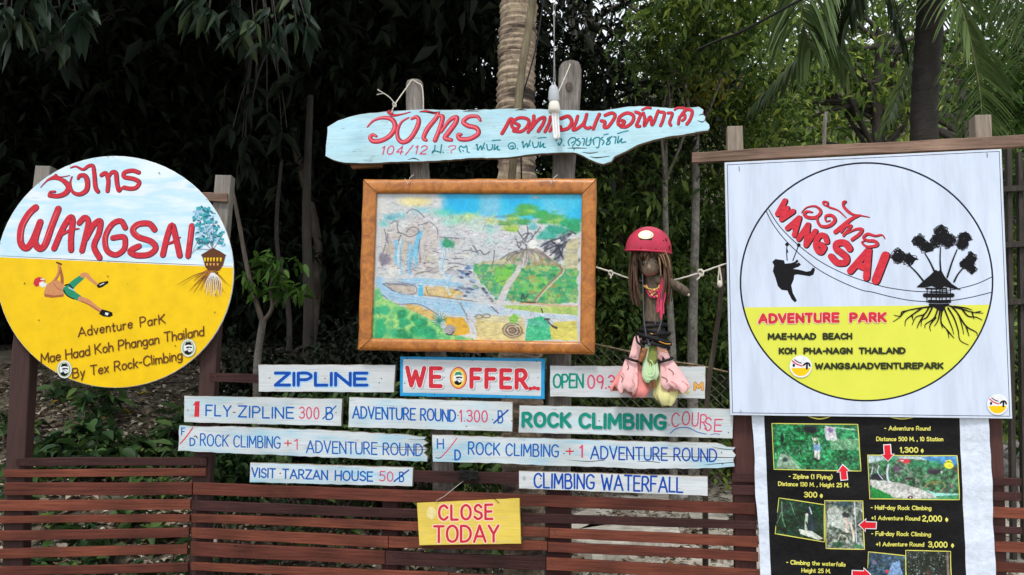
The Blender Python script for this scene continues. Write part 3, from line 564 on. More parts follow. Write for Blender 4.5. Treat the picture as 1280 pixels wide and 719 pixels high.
# ADVENTURE ROUND 1.300
th, m = board('painted_board', [(436.5, 496.5), (641, 502.4), (640.5, 539.8), (435, 534.3)], 'white board for one adventure round priced 1.300 baht', mat=BW, seed=7)
c = Crop(430, 490, 5.818); text(m, c, 'ADVENTURE ROUND', 58, 195, 815, 220, 94, 10.5, BLUE, O, gap=.22); text(m, c, '1.300', 838, 220, 1046, 223, 92, 9, PINK, O, gap=.26)
text(m, c, 'B', 1116, 230, 1160, 230, 95, 9, BLUE, O); m.stroke(c((1090, 226), (1192, 133)), 2.0, O, BLUE2); dots(m, c((830, 170), (1080, 200), (1220, 212), (890, 250)), .8, O+.001); fin(th, m)
# H/D
th, m = board('painted_board', [(540, 543.3), (640, 546.6), (720, 549), (800, 551.5), (896, 553.6), (904, 556), (909, 558.6), (919.5, 559.2), (916, 564), (920, 569), (917, 575), (918.8, 583.3), (896, 585.9), (796, 586.6), (751, 584.2), (691, 582.8), (640, 580), (540.9, 577.5)],
              'long white cracked board, H/D rock climbing plus adventure round', mat=BWB, rg=.5, seed=8, step=8)
text(m, c, 'H', 675, 416, 728, 416, 76, 9, BLUE, O); m.stroke(c((708, 474), (770, 405), (820, 338)), 1.5, O, PINK); text(m, c, 'D', 802, 500, 852, 500, 82, 11, BLUE, O); m.stroke(c((668, 478), (690, 482), (706, 474)), 1, O, BLACK)
text(m, ID, 'ROCK CLIMBING', 584.6, 568.6, 699, 572.4, 16.6, 1.7, BLUE, O, gap=.26); d4 = Crop(640, 500, 4.491)
text(m, d4, '+', 300, 322, 348, 322, 74, 7, RED, O); text(m, d4, '1', 378, 324, 402, 324, 74, 9, PINK, O); text(m, d4, 'ADVENTURE ROUND', 438, 334, 1152, 350, 78, 7.5, BLUE2, O, gap=.22)
for q in ([(600, 310), (900, 318), (1255, 324)], [(700, 348), (760, 344), (830, 352)], [(1080, 365), (1150, 358), (1250, 350)], [(300, 335), (420, 345), (520, 338)], [(1120, 262), (1180, 275), (1250, 280)]): m.stroke(d4(*q), .8, O+.001, BLACK, taper=(.2, 1, .9))
dots(m, d4((1176, 296), (1182, 360), (292, 300)), .8, O+.001); fin(th, m)
# VISIT
th, m = board('painted_board', [(312.6, 578.2), (516.4, 584.5), (515.6, 608.3), (311.8, 603.3)], 'low narrow white board for the house visit priced 50 baht', mat=BWB, off=.074, seed=9)
g1 = Crop(220, 580, 4.923); g2 = Crop(460, 580, 4.923); O3 = .0746
text(m, g1, 'VISIT', 462, 84, 614, 90, 64, 8.5, BLUE, O3, gap=.24); m.disc(g1((641, 58))[0], 1, 1, O3, INK, 8); text(m, g1, 'TARZAN', 652, 92, 936, 102, 64, 8.5, BLUE, O3, gap=.22)
text(m, g1, 'HOUSE', 975, 104, 1214, 110, 66, 8.5, BLUE, O3, gap=.24); text(m, g2, '50', 68, 108, 156, 111, 64, 6.5, PINK, O3); text(m, g2, 'B', 190, 112, 224, 112, 64, 7, BLUE, O3); m.stroke(g2((160, 108), (250, 38)), 1.8, O3, BLUE2); fin(th, m)
# ROCK CLIMBING COURSE
th, m = board('painted_board', [(649, 506.7), (917.2, 511), (916, 548.5), (647.8, 541)], 'white board lettered ROCK CLIMBING in fat green with a curly pink COURSE', mat=BW, seed=10)
GH = [(GREYP, 1.0, .9, .9), (TEAL, 0, 0, 0)]
text(m, d4, 'ROCK', 52, 157, 334, 160, 92, 18, GH, O, gap=.32, jit=.01); text(m, d4, 'CLIMBING', 372, 164, 870, 172, 94, 18, GH, O, gap=.3, jit=.01)
for ch, x, y, w_, h in (('C', 886, 150, 46, 76), ('O', 945, 140, 46, 74), ('U', 1000, 146, 38, 74), ('R', 1046, 162, 42, 78), ('S', 1072, 172, 40, 72), ('E', 1126, 176, 46, 66)):
    o = d4((x+10, y))[0]; gw = GP[ch][0]; glyph(m, ch, o, (w_/4.491/gw*.86, .1), (.9, -h/4.491), 1.7, O, [(PINK, 0, 0, 0)])
m.stroke(d4((888, 188), (925, 160), (985, 156), (1040, 180), (1090, 192)), 1.0, O, BLUE); m.stroke(d4((1115, 196), (1140, 190), (1166, 194)), .8, O, BLUE)
dots(m, d4((158, 118), (490, 118), (1215, 184), (882, 142)), .8, O+.001); fin(th, m)
# CLIMBING WATERFALL
th, m = board('painted_board', [(648.5, 588.6), (884.5, 595.7), (884.9, 620.4), (648.5, 611)], 'narrow white board lettered CLIMBING WATERFALL with a bare right end', mat=BWP, off=.074, seed=11)
text(m, d4, 'CLIMBING', 120, 498, 466, 506, 90, 9.5, BLUE2, O3, gap=.26); text(m, d4, 'WATERFALL', 498, 508, 962, 524, 92, 9.5, BLUE2, O3, gap=.22)
dots(m, d4((715, 468), (160, 442)), .8, O3+.001); m.disc(d4((68, 440))[0], 2.2, 3, O3, GREYP, 9); fin(th, m)
# CLOSE TODAY
YB = m_board('yellow_board_paint', srgb(228, 202, 92), srgb(232, 208, 110), .3, srgb(205, 190, 150))
th, m = board('hanging_sign', [(521, 629), (649.4, 623), (651.4, 680), (524, 682)], 'yellow board lettered CLOSE TODAY in red, hung by wire on the fence', off=.104, thick=.012, mat=YB, rg=.15, seed=12, group=None, side=pc('yellow_board_edge', 190, 165, 60))
c = Crop(510, 580, 6.54); O4 = .1046; HL = [(HALO, 2.4, 0, 0), (RED, 0, 0, 0)]
text(m, c, 'CLOSE', 246, 468, 700, 458, 136, 18, HL, O4, gap=.34, jit=.01); text(m, c, 'TODAY', 204, 648, 748, 643, 150, 18, HL, O4, gap=.26, jit=.012)
m.disc(c((190, 400))[0], 6, 8, O4, pc('worn_patch', 228, 214, 150), 14); fin(th, m)
WIRE = m_plain('pale_wire', (.55, .52, .47), .4, .1, 60); DWIRE = m_plain('dark_twine', (.02, .02, .02), .8, .2, 60)
m = th.mb(); m.tube([m.P(*c((235, 330))[0], .108), m.P(*c((232, 300))[0], .112), m.P(*c((300, 262))[0], .108), m.P(*c((375, 200))[0], .09), m.P(*c((440, 150))[0], .085), m.P(*c((480, 110))[0], .08)], .0014, WIRE, 5)
m.tube([m.P(*c((745, 318))[0], .108), m.P(*c((715, 290))[0], .112), m.P(*c((660, 230))[0], .1), m.P(*c((590, 160))[0], .088), m.P(*c((510, 100))[0], .08)], .0014, DWIRE, 5); m.build('hanging_wire', th.o)
rn = random.Random(4); m = th.mb()
for k in range(26):
    p = [(500+rn.uniform(-90, 75), 92+rn.uniform(-40, 45)) for _ in range(5)]; m.tube([m.P(*q, .075+rn.uniform(0, .02)) for q in cr([c(a)[0] for a in p], 5)], .0013, DWIRE, 5)
m.build('twine_tangle', th.o)
# ================================================================ ADDRESS PLANK
a = Crop(400, 120, 4.923); b = Crop(640, 120, 4.923)
outl = a((45, 190), (110, 150), (180, 128), (250, 112), (400, 95), (560, 84), (700, 83), (950, 86), (1150, 76))+b((0, 77), (150, 79), (300, 84), (420, 88), (500, 92), (560, 90), (640, 76), (720, 63), (820, 62), (900, 68), (980, 75), (1050, 72), (1150, 65), (1180, 85), (1175, 105), (1192, 130), (1188, 150), (1215, 175), (1218, 196), (1208, 213), (1080, 235), (960, 252), (900, 266), (780, 300), (700, 342), (630, 375), (612, 405), (560, 421), (500, 402), (440, 372), (380, 350), (250, 352), (120, 360))+a((1150, 380), (900, 386), (700, 402), (500, 406), (380, 412), (250, 416), (150, 412), (80, 395), (32, 370), (38, 280))
PLK = m_board('pale_blue_plank_paint', (.50, .76, .86), (.34, .66, .84), .6, (.12, .12, .11))
th, m = board('address_plank', outl, 'pale blue wavy-edged plank with Thai writing and 104/12 above the picture', off=.088, thick=.03, mat=PLK, rg=.45, seed=21, group=None, step=6)
OP = .0886; TR = [(DKR, 1.3, .45, .35), (RED, 0, 0, 0), (pc('pink_highlight', 228, 110, 125), -2.9, -.4, -.3)]
def strokes(m, cp, lst, mats, off):
    for mt, ex, dx, dy in mats:
        for q in lst:
            pts, wd = q[0], q[1]/cp.s
            if wd+ex < .3: continue
            m.stroke([(x+dx, y+dy) for x, y in cp(*pts)], wd+ex, off, mt, taper=q[2] if len(q) > 2 else None)
strokes(m, a, [([(290, 190), (330, 150), (390, 133), (442, 145), (460, 190), (432, 240), (380, 272), (328, 278), (306, 255), (322, 238), (346, 248)], 24, (.3, .6, 1, 1.1, 1, 1, .8, .5)),
               ([(425, 98), (448, 118), (500, 112), (555, 98)], 13, (1.6, 1, .6, .3)), ([(545, 132), (500, 160), (476, 210), (478, 258), (508, 284), (552, 262), (592, 200), (606, 152), (592, 128), (562, 140)], 23, (.3, .6, .9, 1, 1.1, 1.1, .9, .6)),
               ([(612, 97), (650, 93), (700, 104), (730, 104)], 10, (.4, 1, 1, .6)), ([(728, 104), (712, 135), (660, 200), (636, 255), (652, 272)], 23, (.7, 1, 1.1, 1, .7)),
               ([(728, 122), (752, 128), (738, 190), (706, 272)], 24, (.5, 1, 1, 1)), ([(745, 220), (795, 150), (838, 130), (832, 165), (788, 225), (768, 258), (806, 270)], 24, (.6, .9, 1, 1.1, 1.1, .8)),
               ([(985, 150), (965, 125), (912, 128), (880, 158), (908, 182), (960, 196), (972, 230), (922, 262), (862, 264), (848, 238), (868, 236)], 24, (.6, .8, 1, 1, 1, 1, 1, .6))], TR, OP)
TR2 = [(DKR, 1.5, .4, .35), (RED, .5, 0, 0)]
strokes(m, a, [([(1180, 142), (1166, 145), (1142, 190), (1118, 230)], 17)], TR2, OP+.001)
strokes(m, b, [([(20, 168), (42, 180), (26, 202), (2, 192), (-2, 168), (30, 138), (72, 134), (102, 152), (88, 192), (52, 218), (8, 214)], 15), ([(132, 122), (128, 160), (98, 222)], 16), ([(112, 205), (160, 146), (198, 132), (190, 168), (160, 216)], 16),
               ([(236, 128), (226, 170), (202, 218)], 16), ([(262, 150), (252, 180), (232, 215)], 14), ([(300, 138), (345, 124), (366, 158), (345, 196), (300, 208), (296, 190)], 17), ([(402, 124), (392, 160), (374, 206), (400, 200), (440, 165), (458, 112)], 15), ([(455, 130), (442, 180), (462, 198), (480, 192)], 14),
               ([(536, 112), (518, 150), (498, 202)], 16), ([(548, 152), (570, 160), (566, 190), (592, 186), (632, 125), (612, 104), (572, 118)], 16), ([(672, 150), (690, 158), (676, 178), (652, 172), (660, 130), (705, 104), (745, 120), (738, 160), (702, 188), (668, 188)], 16),
               ([(760, 98), (788, 112), (776, 150), (764, 182), (784, 186)], 15), ([(800, 84), (825, 72), (852, 74)], 9), ([(806, 104), (815, 140), (812, 184), (838, 140), (852, 130), (862, 178), (898, 90)], 14), ([(912, 98), (936, 104), (926, 150), (912, 182)], 14),
               ([(958, 104), (985, 108), (968, 160), (976, 180)], 13), ([(1000, 84), (1020, 72), (1062, 74)], 9), ([(1046, 150), (1062, 136), (1058, 112), (1030, 130), (1022, 172)], 13), ([(1040, 118), (1070, 84), (1106, 92), (1096, 140), (1074, 172)], 15)], TR2, OP+.001)
text(m, a, '104/12', 372, 365, 656, 360, 58, 7, PINK, OP, gap=.3, slant=.25)
strokes(m, a, [([(708, 305), (704, 335), (690, 352), (700, 338), (738, 346)], 6), ([(748, 300), (744, 335), (742, 352)], 6), ([(757, 346), (759, 348)], 7)], [(TEALD, .42, 0, 0)], OP)
strokes(m, a, [([(792, 318), (800, 308), (832, 308), (832, 322), (808, 336), (808, 352)], 6)], [(PINK, 0, 0, 0)], OP)
PNG = [([(0, 30), (8, 24), (10, 60), (30, 32), (36, 58), (52, 16)], 6), ([(50, 46), (52, 48)], 5), ([(66, 26), (74, 58), (98, 52), (102, 26)], 6), ([(116, 26), (112, 58), (134, 34), (132, 56), (146, 58)], 6), ([(100, 2), (130, -2), (150, -2)], 5)]
strokes(m, a, [([(866, 345), (856, 325), (866, 308), (886, 318), (902, 308), (906, 345)], 6), ([(878, 335), (884, 340)], 5), ([(915, 346), (917, 348)], 6)]+[([(x+960, y+274) for x, y in q[0]], q[1]) for q in PNG]+[([(1172, 312), (1186, 308), (1188, 322), (1170, 326), (1158, 306), (1172, 290), (1196, 292), (1202, 318), (1182, 328)], 5), ([(1214, 324), (1216, 326)], 6)], [(TEALD, .42, 0, 0)], OP)
strokes(m, b, [([(x+60, y+258) for x, y in q[0]], q[1]) for q in PNG]+[([(270, 275), (285, 262), (306, 268), (300, 290), (288, 304), (284, 290)], 6), ([(318, 304), (320, 306)], 6),
    ([(352, 305), (346, 280), (366, 258), (392, 262), (386, 290), (372, 308)], 6), ([(366, 290), (380, 280)], 5), ([(372, 318), (386, 322), (380, 332)], 4), ([(412, 262), (400, 272), (420, 284), (410, 305), (398, 300)], 6), ([(432, 262), (446, 266), (440, 304)], 6),
    ([(462, 258), (456, 300), (480, 298), (486, 258)], 6), ([(476, 272), (500, 270)], 5), ([(505, 300), (500, 270), (520, 256), (540, 262), (534, 312), (520, 318)], 6), ([(560, 254), (548, 264), (566, 280), (556, 300)], 6), ([(566, 240), (592, 234)], 5),
    ([(600, 256), (586, 266), (604, 282), (596, 298), (580, 294), (612, 250)], 6), ([(628, 252), (640, 256), (634, 292)], 6), ([(656, 250), (650, 290), (676, 262), (672, 286), (700, 282)], 6), ([(650, 232), (680, 222), (714, 214)], 5)], [(TEALD, .42, 0, 0)], OP)
for cp, q in ((a, [(620, 98), (680, 102), (740, 96)]), (a, [(880, 96), (920, 92), (980, 94)]), (a, [(540, 392), (580, 384), (612, 396)]), (b, [(1150, 120), (1172, 112), (1190, 122)]), (b, [(1140, 150), (1170, 160), (1186, 150)]), (b, [(430, 345), (480, 352), (530, 345)]), (b, [(480, 372), (520, 380), (600, 370)]), (b, [(340, 322), (400, 320), (460, 322)]), (b, [(20, 88), (50, 84), (90, 88)])):
    m.stroke(cp(*q), 1.3, OP+.002, BLACK, taper=(.2, 1, .3))
fin(th, m, 'plank')
m = th.mb(); BATT = m_stain('orange_batten', (.16, .07, .03), (.34, .16, .07)); m = th.mb(); m.prism([(436, 203), (478, 203), (476, 209), (440, 211)], .05, .02, BATT); m.build('batten', th.o)
# ================================================================ PICTURE IN ITS LOG FRAME
def m_varn():
    m_, n, b_ = newmat('varnished_orange_wood'); g = noise(n, objcoord(n, (3, 6, 3)), 5, 5, .6, 1.2); r = ramp(n, [(.25, (.22, .065, .010)), (.5, (.44, .150, .020)), (.75, (.56, .22, .036))]); n.links.new(g, r.inputs[0])
    g2 = noise(n, objcoord(n, (30, 30, 30)), 2, 5, .7); r2 = ramp(n, [(.35, (.7,)*3), (.6, (1.05,)*3)]); n.links.new(g2, r2.inputs[0]); c_ = mix(n, .8, r.outputs[0], r2.outputs[0], 'MULTIPLY')
    k = n.nodes.new('ShaderNodeTexVoronoi'); k.inputs['Scale'].default_value = 7; n.links.new(objcoord(n, (1, .3, 1)), k.inputs['Vector']); rk = ramp(n, [(.02, (.3,)*3), (.06, (1,)*3)]); n.links.new(k.outputs['Distance'], rk.inputs[0]); c_ = mix(n, .7, c_, rk.outputs[0], 'MULTIPLY')
    n.links.new(c_, b_.inputs['Base Color']); b_.inputs['Roughness'].default_value = .48; b_.inputs['Coat Weight'].default_value = .08; bump(n, b_, g, .2, .004); return m_
VARN = m_varn()
fp = Thing('framed_picture', PM, 596, 441, 'large map painting of waterfall and gardens in a varnished orange wooden frame', 'picture')
def rail3(q0, q1, q2, q3, off, thick, nseg=14):
    """a rounded frame piece: outer corners q0 q1, inner corners q2 (under q1) q3 (under q0)"""
    m = fp.mb(); rows_ = []
    for i in range(nseg+1):
        t = .0022+.9956*i/nseg; A = (q0[0]+(q1[0]-q0[0])*t, q0[1]+(q1[1]-q0[1])*t); B = (q3[0]+(q2[0]-q3[0])*t, q3[1]+(q2[1]-q3[1])*t); j = .5*math.sin(i*1.7+q0[0])+.3*math.sin(i*3.1)
        dx, dy = B[0]-A[0], B[1]-A[1]; L = math.hypot(dx, dy); A = (A[0]-dx/L*j, A[1]-dy/L*j); B = (B[0]+dx/L*j*.3, B[1]+dy/L*j*.3)
        prof = [(0, -thick), (0, -.022), (.03, -.010), (.12, -.003), (.3, 0), (.7, 0), (.88, -.003), (.97, -.010), (1, -.020), (1, -thick)]
        rows_.append([m.P(A[0]+(B[0]-A[0])*u, A[1]+(B[1]-A[1])*u, off+d) for u, d in prof])
    k = len(rows_[0]); vs = [p for r_ in rows_ for p in r_]
    m.add(vs, [(i*k+j, i*k+j+1, (i+1)*k+j+1, (i+1)*k+j) for i in range(nseg) for j in range(k-1)], VARN, True)
    m.add(rows_[0], [tuple(range(k))], VARN); m.add(rows_[-1], [tuple(reversed(range(k)))], VARN); return m.build('frame_side', fp.o)
o_, i_ = [(453.9, 224.6), (746, 223.2), (743.5, 443.5), (447.6, 438)], [(471.3, 242), (727.2, 243), (725, 427.3), (465, 422.8)]
for k, sh in ((0, 0), (1, .0015), (2, 0), (3, .0015)): rail3(o_[k], o_[(k+1) % 4], i_[(k+1) % 4], i_[k], .13+sh, .045)
for x, y in ((511, 225.5), (691, 225.5)):
    m = fp.mb(); m.tube([m.P(x-5, y-2, .12), m.P(x-1, y+5, .134), m.P(x+2, y+3, .136), m.P(x+1, y-3, .13), m.P(x+6, y-7, .10)], .0016, WIRE, 5); m.build('wire_loop', fp.o)
# the painted map
A1 = Crop(464, 236, 7.19); A2 = Crop(594, 236, 7.19); A3 = Crop(464, 332, 7.19); A4 = Crop(594, 332, 7.19)
ar = Art(462, 238, 730, 431, 1.35, (212, 214, 212))
ar.mottled(np.ones(ar.X.shape), [(222, 218, 222), (200, 205, 208), (226, 224, 216)], 26, 5)
sk = np.clip((ar.X-545+ar.noise(14, 61)*16-8)/14, 0, 1)*np.clip((266+(ar.X-548)*.05+ar.noise(18, 6)*8-ar.Y)/5, 0, 1)
ar.mottled(sk, [(30, 160, 215), (20, 175, 225), (60, 190, 225), (120, 200, 225)], 30, 7)
ar.mottled(np.clip((ar.X-596)/8, 0, 1)*np.clip((630-ar.X)/8, 0, 1)*np.clip((275-ar.Y)/10, 0, 1), [(150, 200, 220), (90, 180, 215)], 10, 8, .8)
ar.blob(A1((400, 110))[0], 26, 9, (238, 222, 150), .8, .7); ar.blob(A1((300, 100))[0], 18, 7, (240, 228, 170), .7, .7)
PENC = (90, 90, 105)
# pale trees and cliffs
for x, y, rx, ry, co in ((150, 260, 60, 30, (90, 175, 190)), (90, 320, 40, 25, (110, 200, 195)), (230, 240, 60, 28, (130, 190, 200)), (440, 185, 80, 28, (150, 205, 215)), (640, 210, 90, 38, (110, 205, 185)), (800, 270, 130, 40, (150, 210, 170)), (900, 240, 90, 34, (205, 220, 150)), (700, 300, 70, 30, (160, 215, 200)), (960, 330, 70, 50, (190, 220, 210))):
    p = A1((x, y))[0]; ar.blob(p, rx/4.6, ry/4.6, co, .9, .9, 0, .6, x)
for x, y, rx, ry, co in ((150, 290, 60, 40, (205, 220, 130)), (140, 360, 60, 50, (150, 215, 205)), (40, 330, 60, 80, (200, 215, 205)), (150, 470, 60, 30, (190, 220, 215))):
    p = A2((x, y))[0]; ar.blob(p, rx/5, ry/5, co, .85, .9, 0, .6, x)
ar.poly(A1((60, 719), (60, 360), (130, 370), (200, 330), (240, 400), (300, 350), (400, 240), (520, 310), (620, 440), (600, 560), (500, 719)), (196, 190, 186), .75, 2)
ar.mottled(ar.pmask(A1((120, 719), (120, 400), (240, 420), (300, 380), (420, 360), (520, 320), (600, 430), (560, 600), (480, 719)), 2), [(176, 170, 168), (208, 200, 192), (190, 190, 200)], 7, 12, .8)
for q in ([(200, 480), (215, 560), (205, 640), (235, 700)], [(420, 400), (395, 500), (365, 600), (345, 719)], [(440, 400), (400, 560), (405, 719)]): ar.line(A1(*q), 4.5, (120, 195, 228), .85)
for q in ([(130, 380), (120, 450), (135, 540), (110, 620), (80, 719)], [(210, 330), (230, 400), (270, 410), (330, 440), (390, 420), (420, 380), (380, 350), (330, 360), (300, 400)], [(150, 320), (200, 290), (215, 330)], [(90, 370), (110, 450), (100, 540), (60, 640)],
          [(300, 220), (340, 180), (410, 200), (470, 260)], [(420, 330), (480, 310), (520, 300), (590, 360), (600, 430)], [(250, 420), (230, 500), (260, 600), (245, 719)], [(430, 460), (425, 560), (440, 640), (430, 719)], [(560, 570), (620, 590), (665, 605)], [(500, 620), (480, 690)],
          [(620, 440), (700, 445), (800, 450)], [(700, 690), (760, 680), (860, 700), (930, 700)], [(740, 600), (820, 590), (900, 600)], [(830, 570), (900, 560), (960, 580)], [(920, 510), (960, 560), (978, 600)], [(620, 640), (700, 650)], [(740, 640), (840, 640)]):
    ar.line(A1(*q), 1.3, PENC, .75)
rn = random.Random(9)
for k in range(360):        # pencil hatching over the cliffs and pale trees
    x, y = rn.uniform(475, 665), rn.uniform(268, 345)
    if x > 620 and y < 280: continue
    a_ = rn.uniform(0, 3); L = rn.uniform(1.5, 5); ar.line([(x, y), (x+L*math.cos(a_), y+L*math.sin(a_)), (x+L*1.4*math.cos(a_+.7), y+L*1.4*math.sin(a_+.7))], .6, rn.choice([(90, 90, 108), (130, 130, 145), (140, 115, 125), (110, 150, 170)]), .6)
ar.poly(A1((620, 450), (800, 460), (800, 520), (620, 510)), (190, 185, 180), .8); ar.blob(A1((685, 500))[0], 9, 6.2, (30, 135, 95), .95, .5, 0, .7, 3)
for k in range(14): p = A1((685, 500))[0]; ar.line([p, (p[0]+11*math.cos(k*.45), p[1]+7.5*math.sin(k*.45))], .8, (60, 160, 120), .8)
# rocks in the stream, bedrock
for x, y, rx, ry, co in ((100, 650, 70, 60, (120, 115, 130)), (150, 550, 50, 60, (185, 175, 165)), (290, 560, 50, 110, (198, 190, 178)), (540, 650, 60, 55, (200, 196, 180)), (690, 600, 90, 20, (205, 205, 200)), (850, 610, 90, 22, (210, 210, 205))): ar.blob(A1((x, y))[0], rx/7.19, ry/7.19, co, .8, .3, 0, .3, x)
# water
WAT = [(176, 200, 222), (160, 200, 225), (196, 208, 222)]
ar.mottled(ar.pmask(A3((30, 120), (90, 130), (130, 190), (260, 280), (440, 310), (700, 330), (978, 350), (978, 430), (940, 480), (780, 470), (640, 440), (430, 380), (280, 370), (170, 340), (100, 300), (30, 210)), 1), WAT, 16, 20)
ar.mottled(ar.pmask(A3((230, 150), (420, 130), (640, 140), (840, 180), (860, 230), (760, 210), (640, 205), (470, 190), (300, 180)), 1), [(140, 195, 225), (185, 208, 225)], 9, 21)
ar.mottled(ar.pmask(A4((0, 350), (160, 370), (300, 400), (500, 430), (700, 450), (940, 465), (940, 492), (640, 480), (440, 470), (240, 460), (160, 450), (0, 470)), 1), [(178, 205, 222), (205, 212, 220)], 9, 22)
for pts, co in ((A3((90, 190), (180, 180), (330, 195), (400, 215), (410, 260), (370, 285), (270, 280), (190, 250)), (188, 178, 166)), (A3((480, 205), (640, 205), (820, 235), (860, 290), (830, 330), (600, 300), (480, 285)), (214, 190, 140)), (A3((690, 220), (770, 240), (760, 300), (700, 300)), (212, 165, 70)), (A3((330, 375), (450, 385), (600, 460), (600, 520), (520, 500), (400, 440), (300, 420)), (212, 178, 105)),
                (A3((680, 490), (850, 490), (900, 560), (920, 640), (780, 660), (700, 600)), (222, 172, 52)), (A4((0, 480), (240, 470), (470, 480), (470, 690), (40, 690)), (222, 205, 145)), (A4((700, 560), (760, 510), (935, 510), (935, 680), (690, 680)), (214, 205, 105))):
    mk = ar.pmask(pts, 2.2, 4); c_ = np.array(co); ar.mottled(mk, [tuple(c_*.88), co, tuple(np.minimum(c_*1.1, 240))], 9, int(c_[1]), .95)
ar.poly(A3((425, 195), (475, 195), (478, 300), (425, 300)), (85, 185, 222), .95)
for q in ([(90, 190), (180, 182), (330, 196), (400, 212), (415, 260), (370, 288), (280, 284), (190, 250), (90, 190)], [(480, 288), (640, 304), (830, 328), (978, 340)], [(240, 170), (320, 185), (400, 190)], [(140, 200), (250, 195), (330, 210)], [(190, 250), (160, 235)], [(500, 220), (520, 270)], [(30, 225), (100, 300), (230, 375), (420, 372), (540, 420), (620, 470)], [(820, 360), (870, 450), (920, 560), (960, 640)], [(880, 450), (950, 540), (978, 600)], [(400, 100), (460, 75), (540, 80)], [(470, 20), (560, 40), (640, 45)], [(680, 70), (740, 30), (800, 20)]): ar.line(A3(*q), 1.2, (110, 85, 60) if q[0][0] > 300 else PENC, .8)
ar.poly(A3((870, 380), (960, 470), (978, 620), (978, 660), (920, 620), (900, 520)), (212, 215, 225), .8)
for k in range(34):         # dark blue boulders of the cascade
    x, y = rn.uniform(800, 970), rn.uniform(10, 300); p = A3((x, y))[0]; ar.blob(p, rn.uniform(3, 7), rn.uniform(1.2, 2.4), rn.choice([(40, 60, 95), (90, 125, 165), (170, 190, 210), (60, 75, 110), (120, 120, 140)]), .85, .4, rn.uniform(-.2, .4), .3, k)
for k in range(16):
    x, y = rn.uniform(330, 800), rn.uniform(0, 110); p = A3((x, y))[0]; ar.blob(p, rn.uniform(4, 9), rn.uniform(2, 3.6), rn.choice([(196, 190, 188), (210, 204, 200), (170, 165, 172)]), .8, .4, rn.uniform(-.2, .3), .3, k); ar.line([(p[0]-6, p[1]-1), (p[0], p[1]-3), (p[0]+6, p[1]-1)], .8, PENC, .7)
# green foreground left
ar.mottled(ar.pmask(A3((20, 215), (70, 250), (110, 330), (160, 340), (260, 390), (440, 460), (560, 520), (640, 560), (700, 640), (950, 680), (978, 719), (0, 719)), 1), [(120, 190, 110), (165, 210, 130), (90, 180, 120), (190, 215, 150)], 9, 30)
for k in range(46):
    x, y = rn.uniform(15, 620), rn.uniform(330, 690)
    if y < 300+x*.42: continue
    p = A3((x, y))[0]; r_ = rn.uniform(4, 7.5); ar.blob(p, r_*1.25, r_*1.1, rn.choice([(30, 150, 105), (20, 130, 80), (60, 175, 125), (40, 165, 110)]), .9, .5, 0, .35, k); ar.blob((p[0]+1, p[1]-1.5), r_*.4, r_*.3, (90, 195, 150), .6, .8)
for k in range(17): p = A3((630, 530))[0]; ar.line([p, (p[0]+10*math.cos(k*.38), p[1]+10*math.sin(k*.38)-3)], .9, (20, 120, 95), .85)
ar.blob(A3((730, 600))[0], 8, 6.5, (160, 158, 165), .95, .3); ar.line(A3((700, 640), (740, 650), (770, 620)), 1.6, (60, 60, 70))
# right: gardens
ar.mottled(ar.pmask(A2((20, 700), (100, 650), (250, 640), (420, 560), (500, 545), (640, 600), (780, 719), (935, 719), (935, 760), (0, 760)), 5), [(150, 195, 130), (196, 190, 160), (176, 170, 150), (120, 185, 125)], 6, 41)
ar.mottled(ar.pmask(A4((0, 0), (935, 0), (935, 350), (600, 360), (300, 330), (220, 330), (100, 200), (0, 60)), 3.5), [(70, 160, 100), (120, 185, 105), (60, 150, 110), (170, 190, 120), (40, 140, 95)], 7, 42)
ar.mottled(ar.pmask(A4((200, 10), (390, 0), (330, 120), (270, 200), (200, 150)), 2), [(140, 195, 70), (100, 180, 90)], 5, 43); ar.mottled(ar.pmask(A4((500, 90), (640, 120), (700, 180), (640, 260), (520, 230)), 2), [(150, 195, 70), (110, 185, 100), (190, 190, 120)], 5, 44)
for k in range(90):
    x, y = rn.uniform(300, 930), rn.uniform(-60, 345); p = A4((x, y))[0]
    ar.blob(p, rn.uniform(3, 6), rn.uniform(2.2, 4), rn.choice([(25, 140, 90), (60, 170, 110), (110, 190, 90), (20, 120, 85), (165, 150, 90), (150, 200, 120)]), .75, .6, 0, .4, k)
for k in range(40):
    x, y = rn.uniform(10, 330), rn.uniform(0, 230); p = A4((x, y))[0]
    ar.blob(p, rn.uniform(1.5, 3.5), rn.uniform(1, 2.4), rn.choice([(110, 190, 110), (160, 205, 120), (150, 110, 150), (80, 170, 120), (190, 180, 170)]), .6, .6, 0, .4, k)
for k in range(14): p = A4((60+k*11, 190+k*13+rn.uniform(-8, 8)))[0]; ar.blob(p, 2.6, 2, rn.choice([(200, 200, 200), (60, 65, 80), (120, 120, 130)]), .9, .3, 0, .2, k)
ar.poly(A2((500, 545), (440, 640), (405, 719), (470, 719), (500, 640), (520, 560)), (214, 205, 205), .9); ar.poly(A4((410, -10), (445, -10), (430, 60), (330, 220), (290, 350), (210, 350), (240, 280), (300, 160), (380, 60)), (214, 206, 206), .95, .4)
ar.line(A2((520, 520), (610, 570), (700, 640), (790, 719)), 2.2, (150, 130, 115), .9); ar.line(A4((780, 0), (800, 60), (700, 160), (620, 250), (560, 330)), 3.4, (150, 120, 100), .9); ar.line(A4((790, 0), (812, 60), (712, 165), (632, 255), (572, 335)), 1.2, (225, 220, 205), .9)
ar.line(A4((430, 355), (560, 350), (720, 370), (935, 372)), 2.6, (205, 165, 130), .9); ar.mottled(ar.pmask(A4((270, 375), (500, 372), (935, 385), (935, 455), (560, 430), (300, 400)), 1), [(140, 185, 90), (200, 205, 130)], 6, 46)
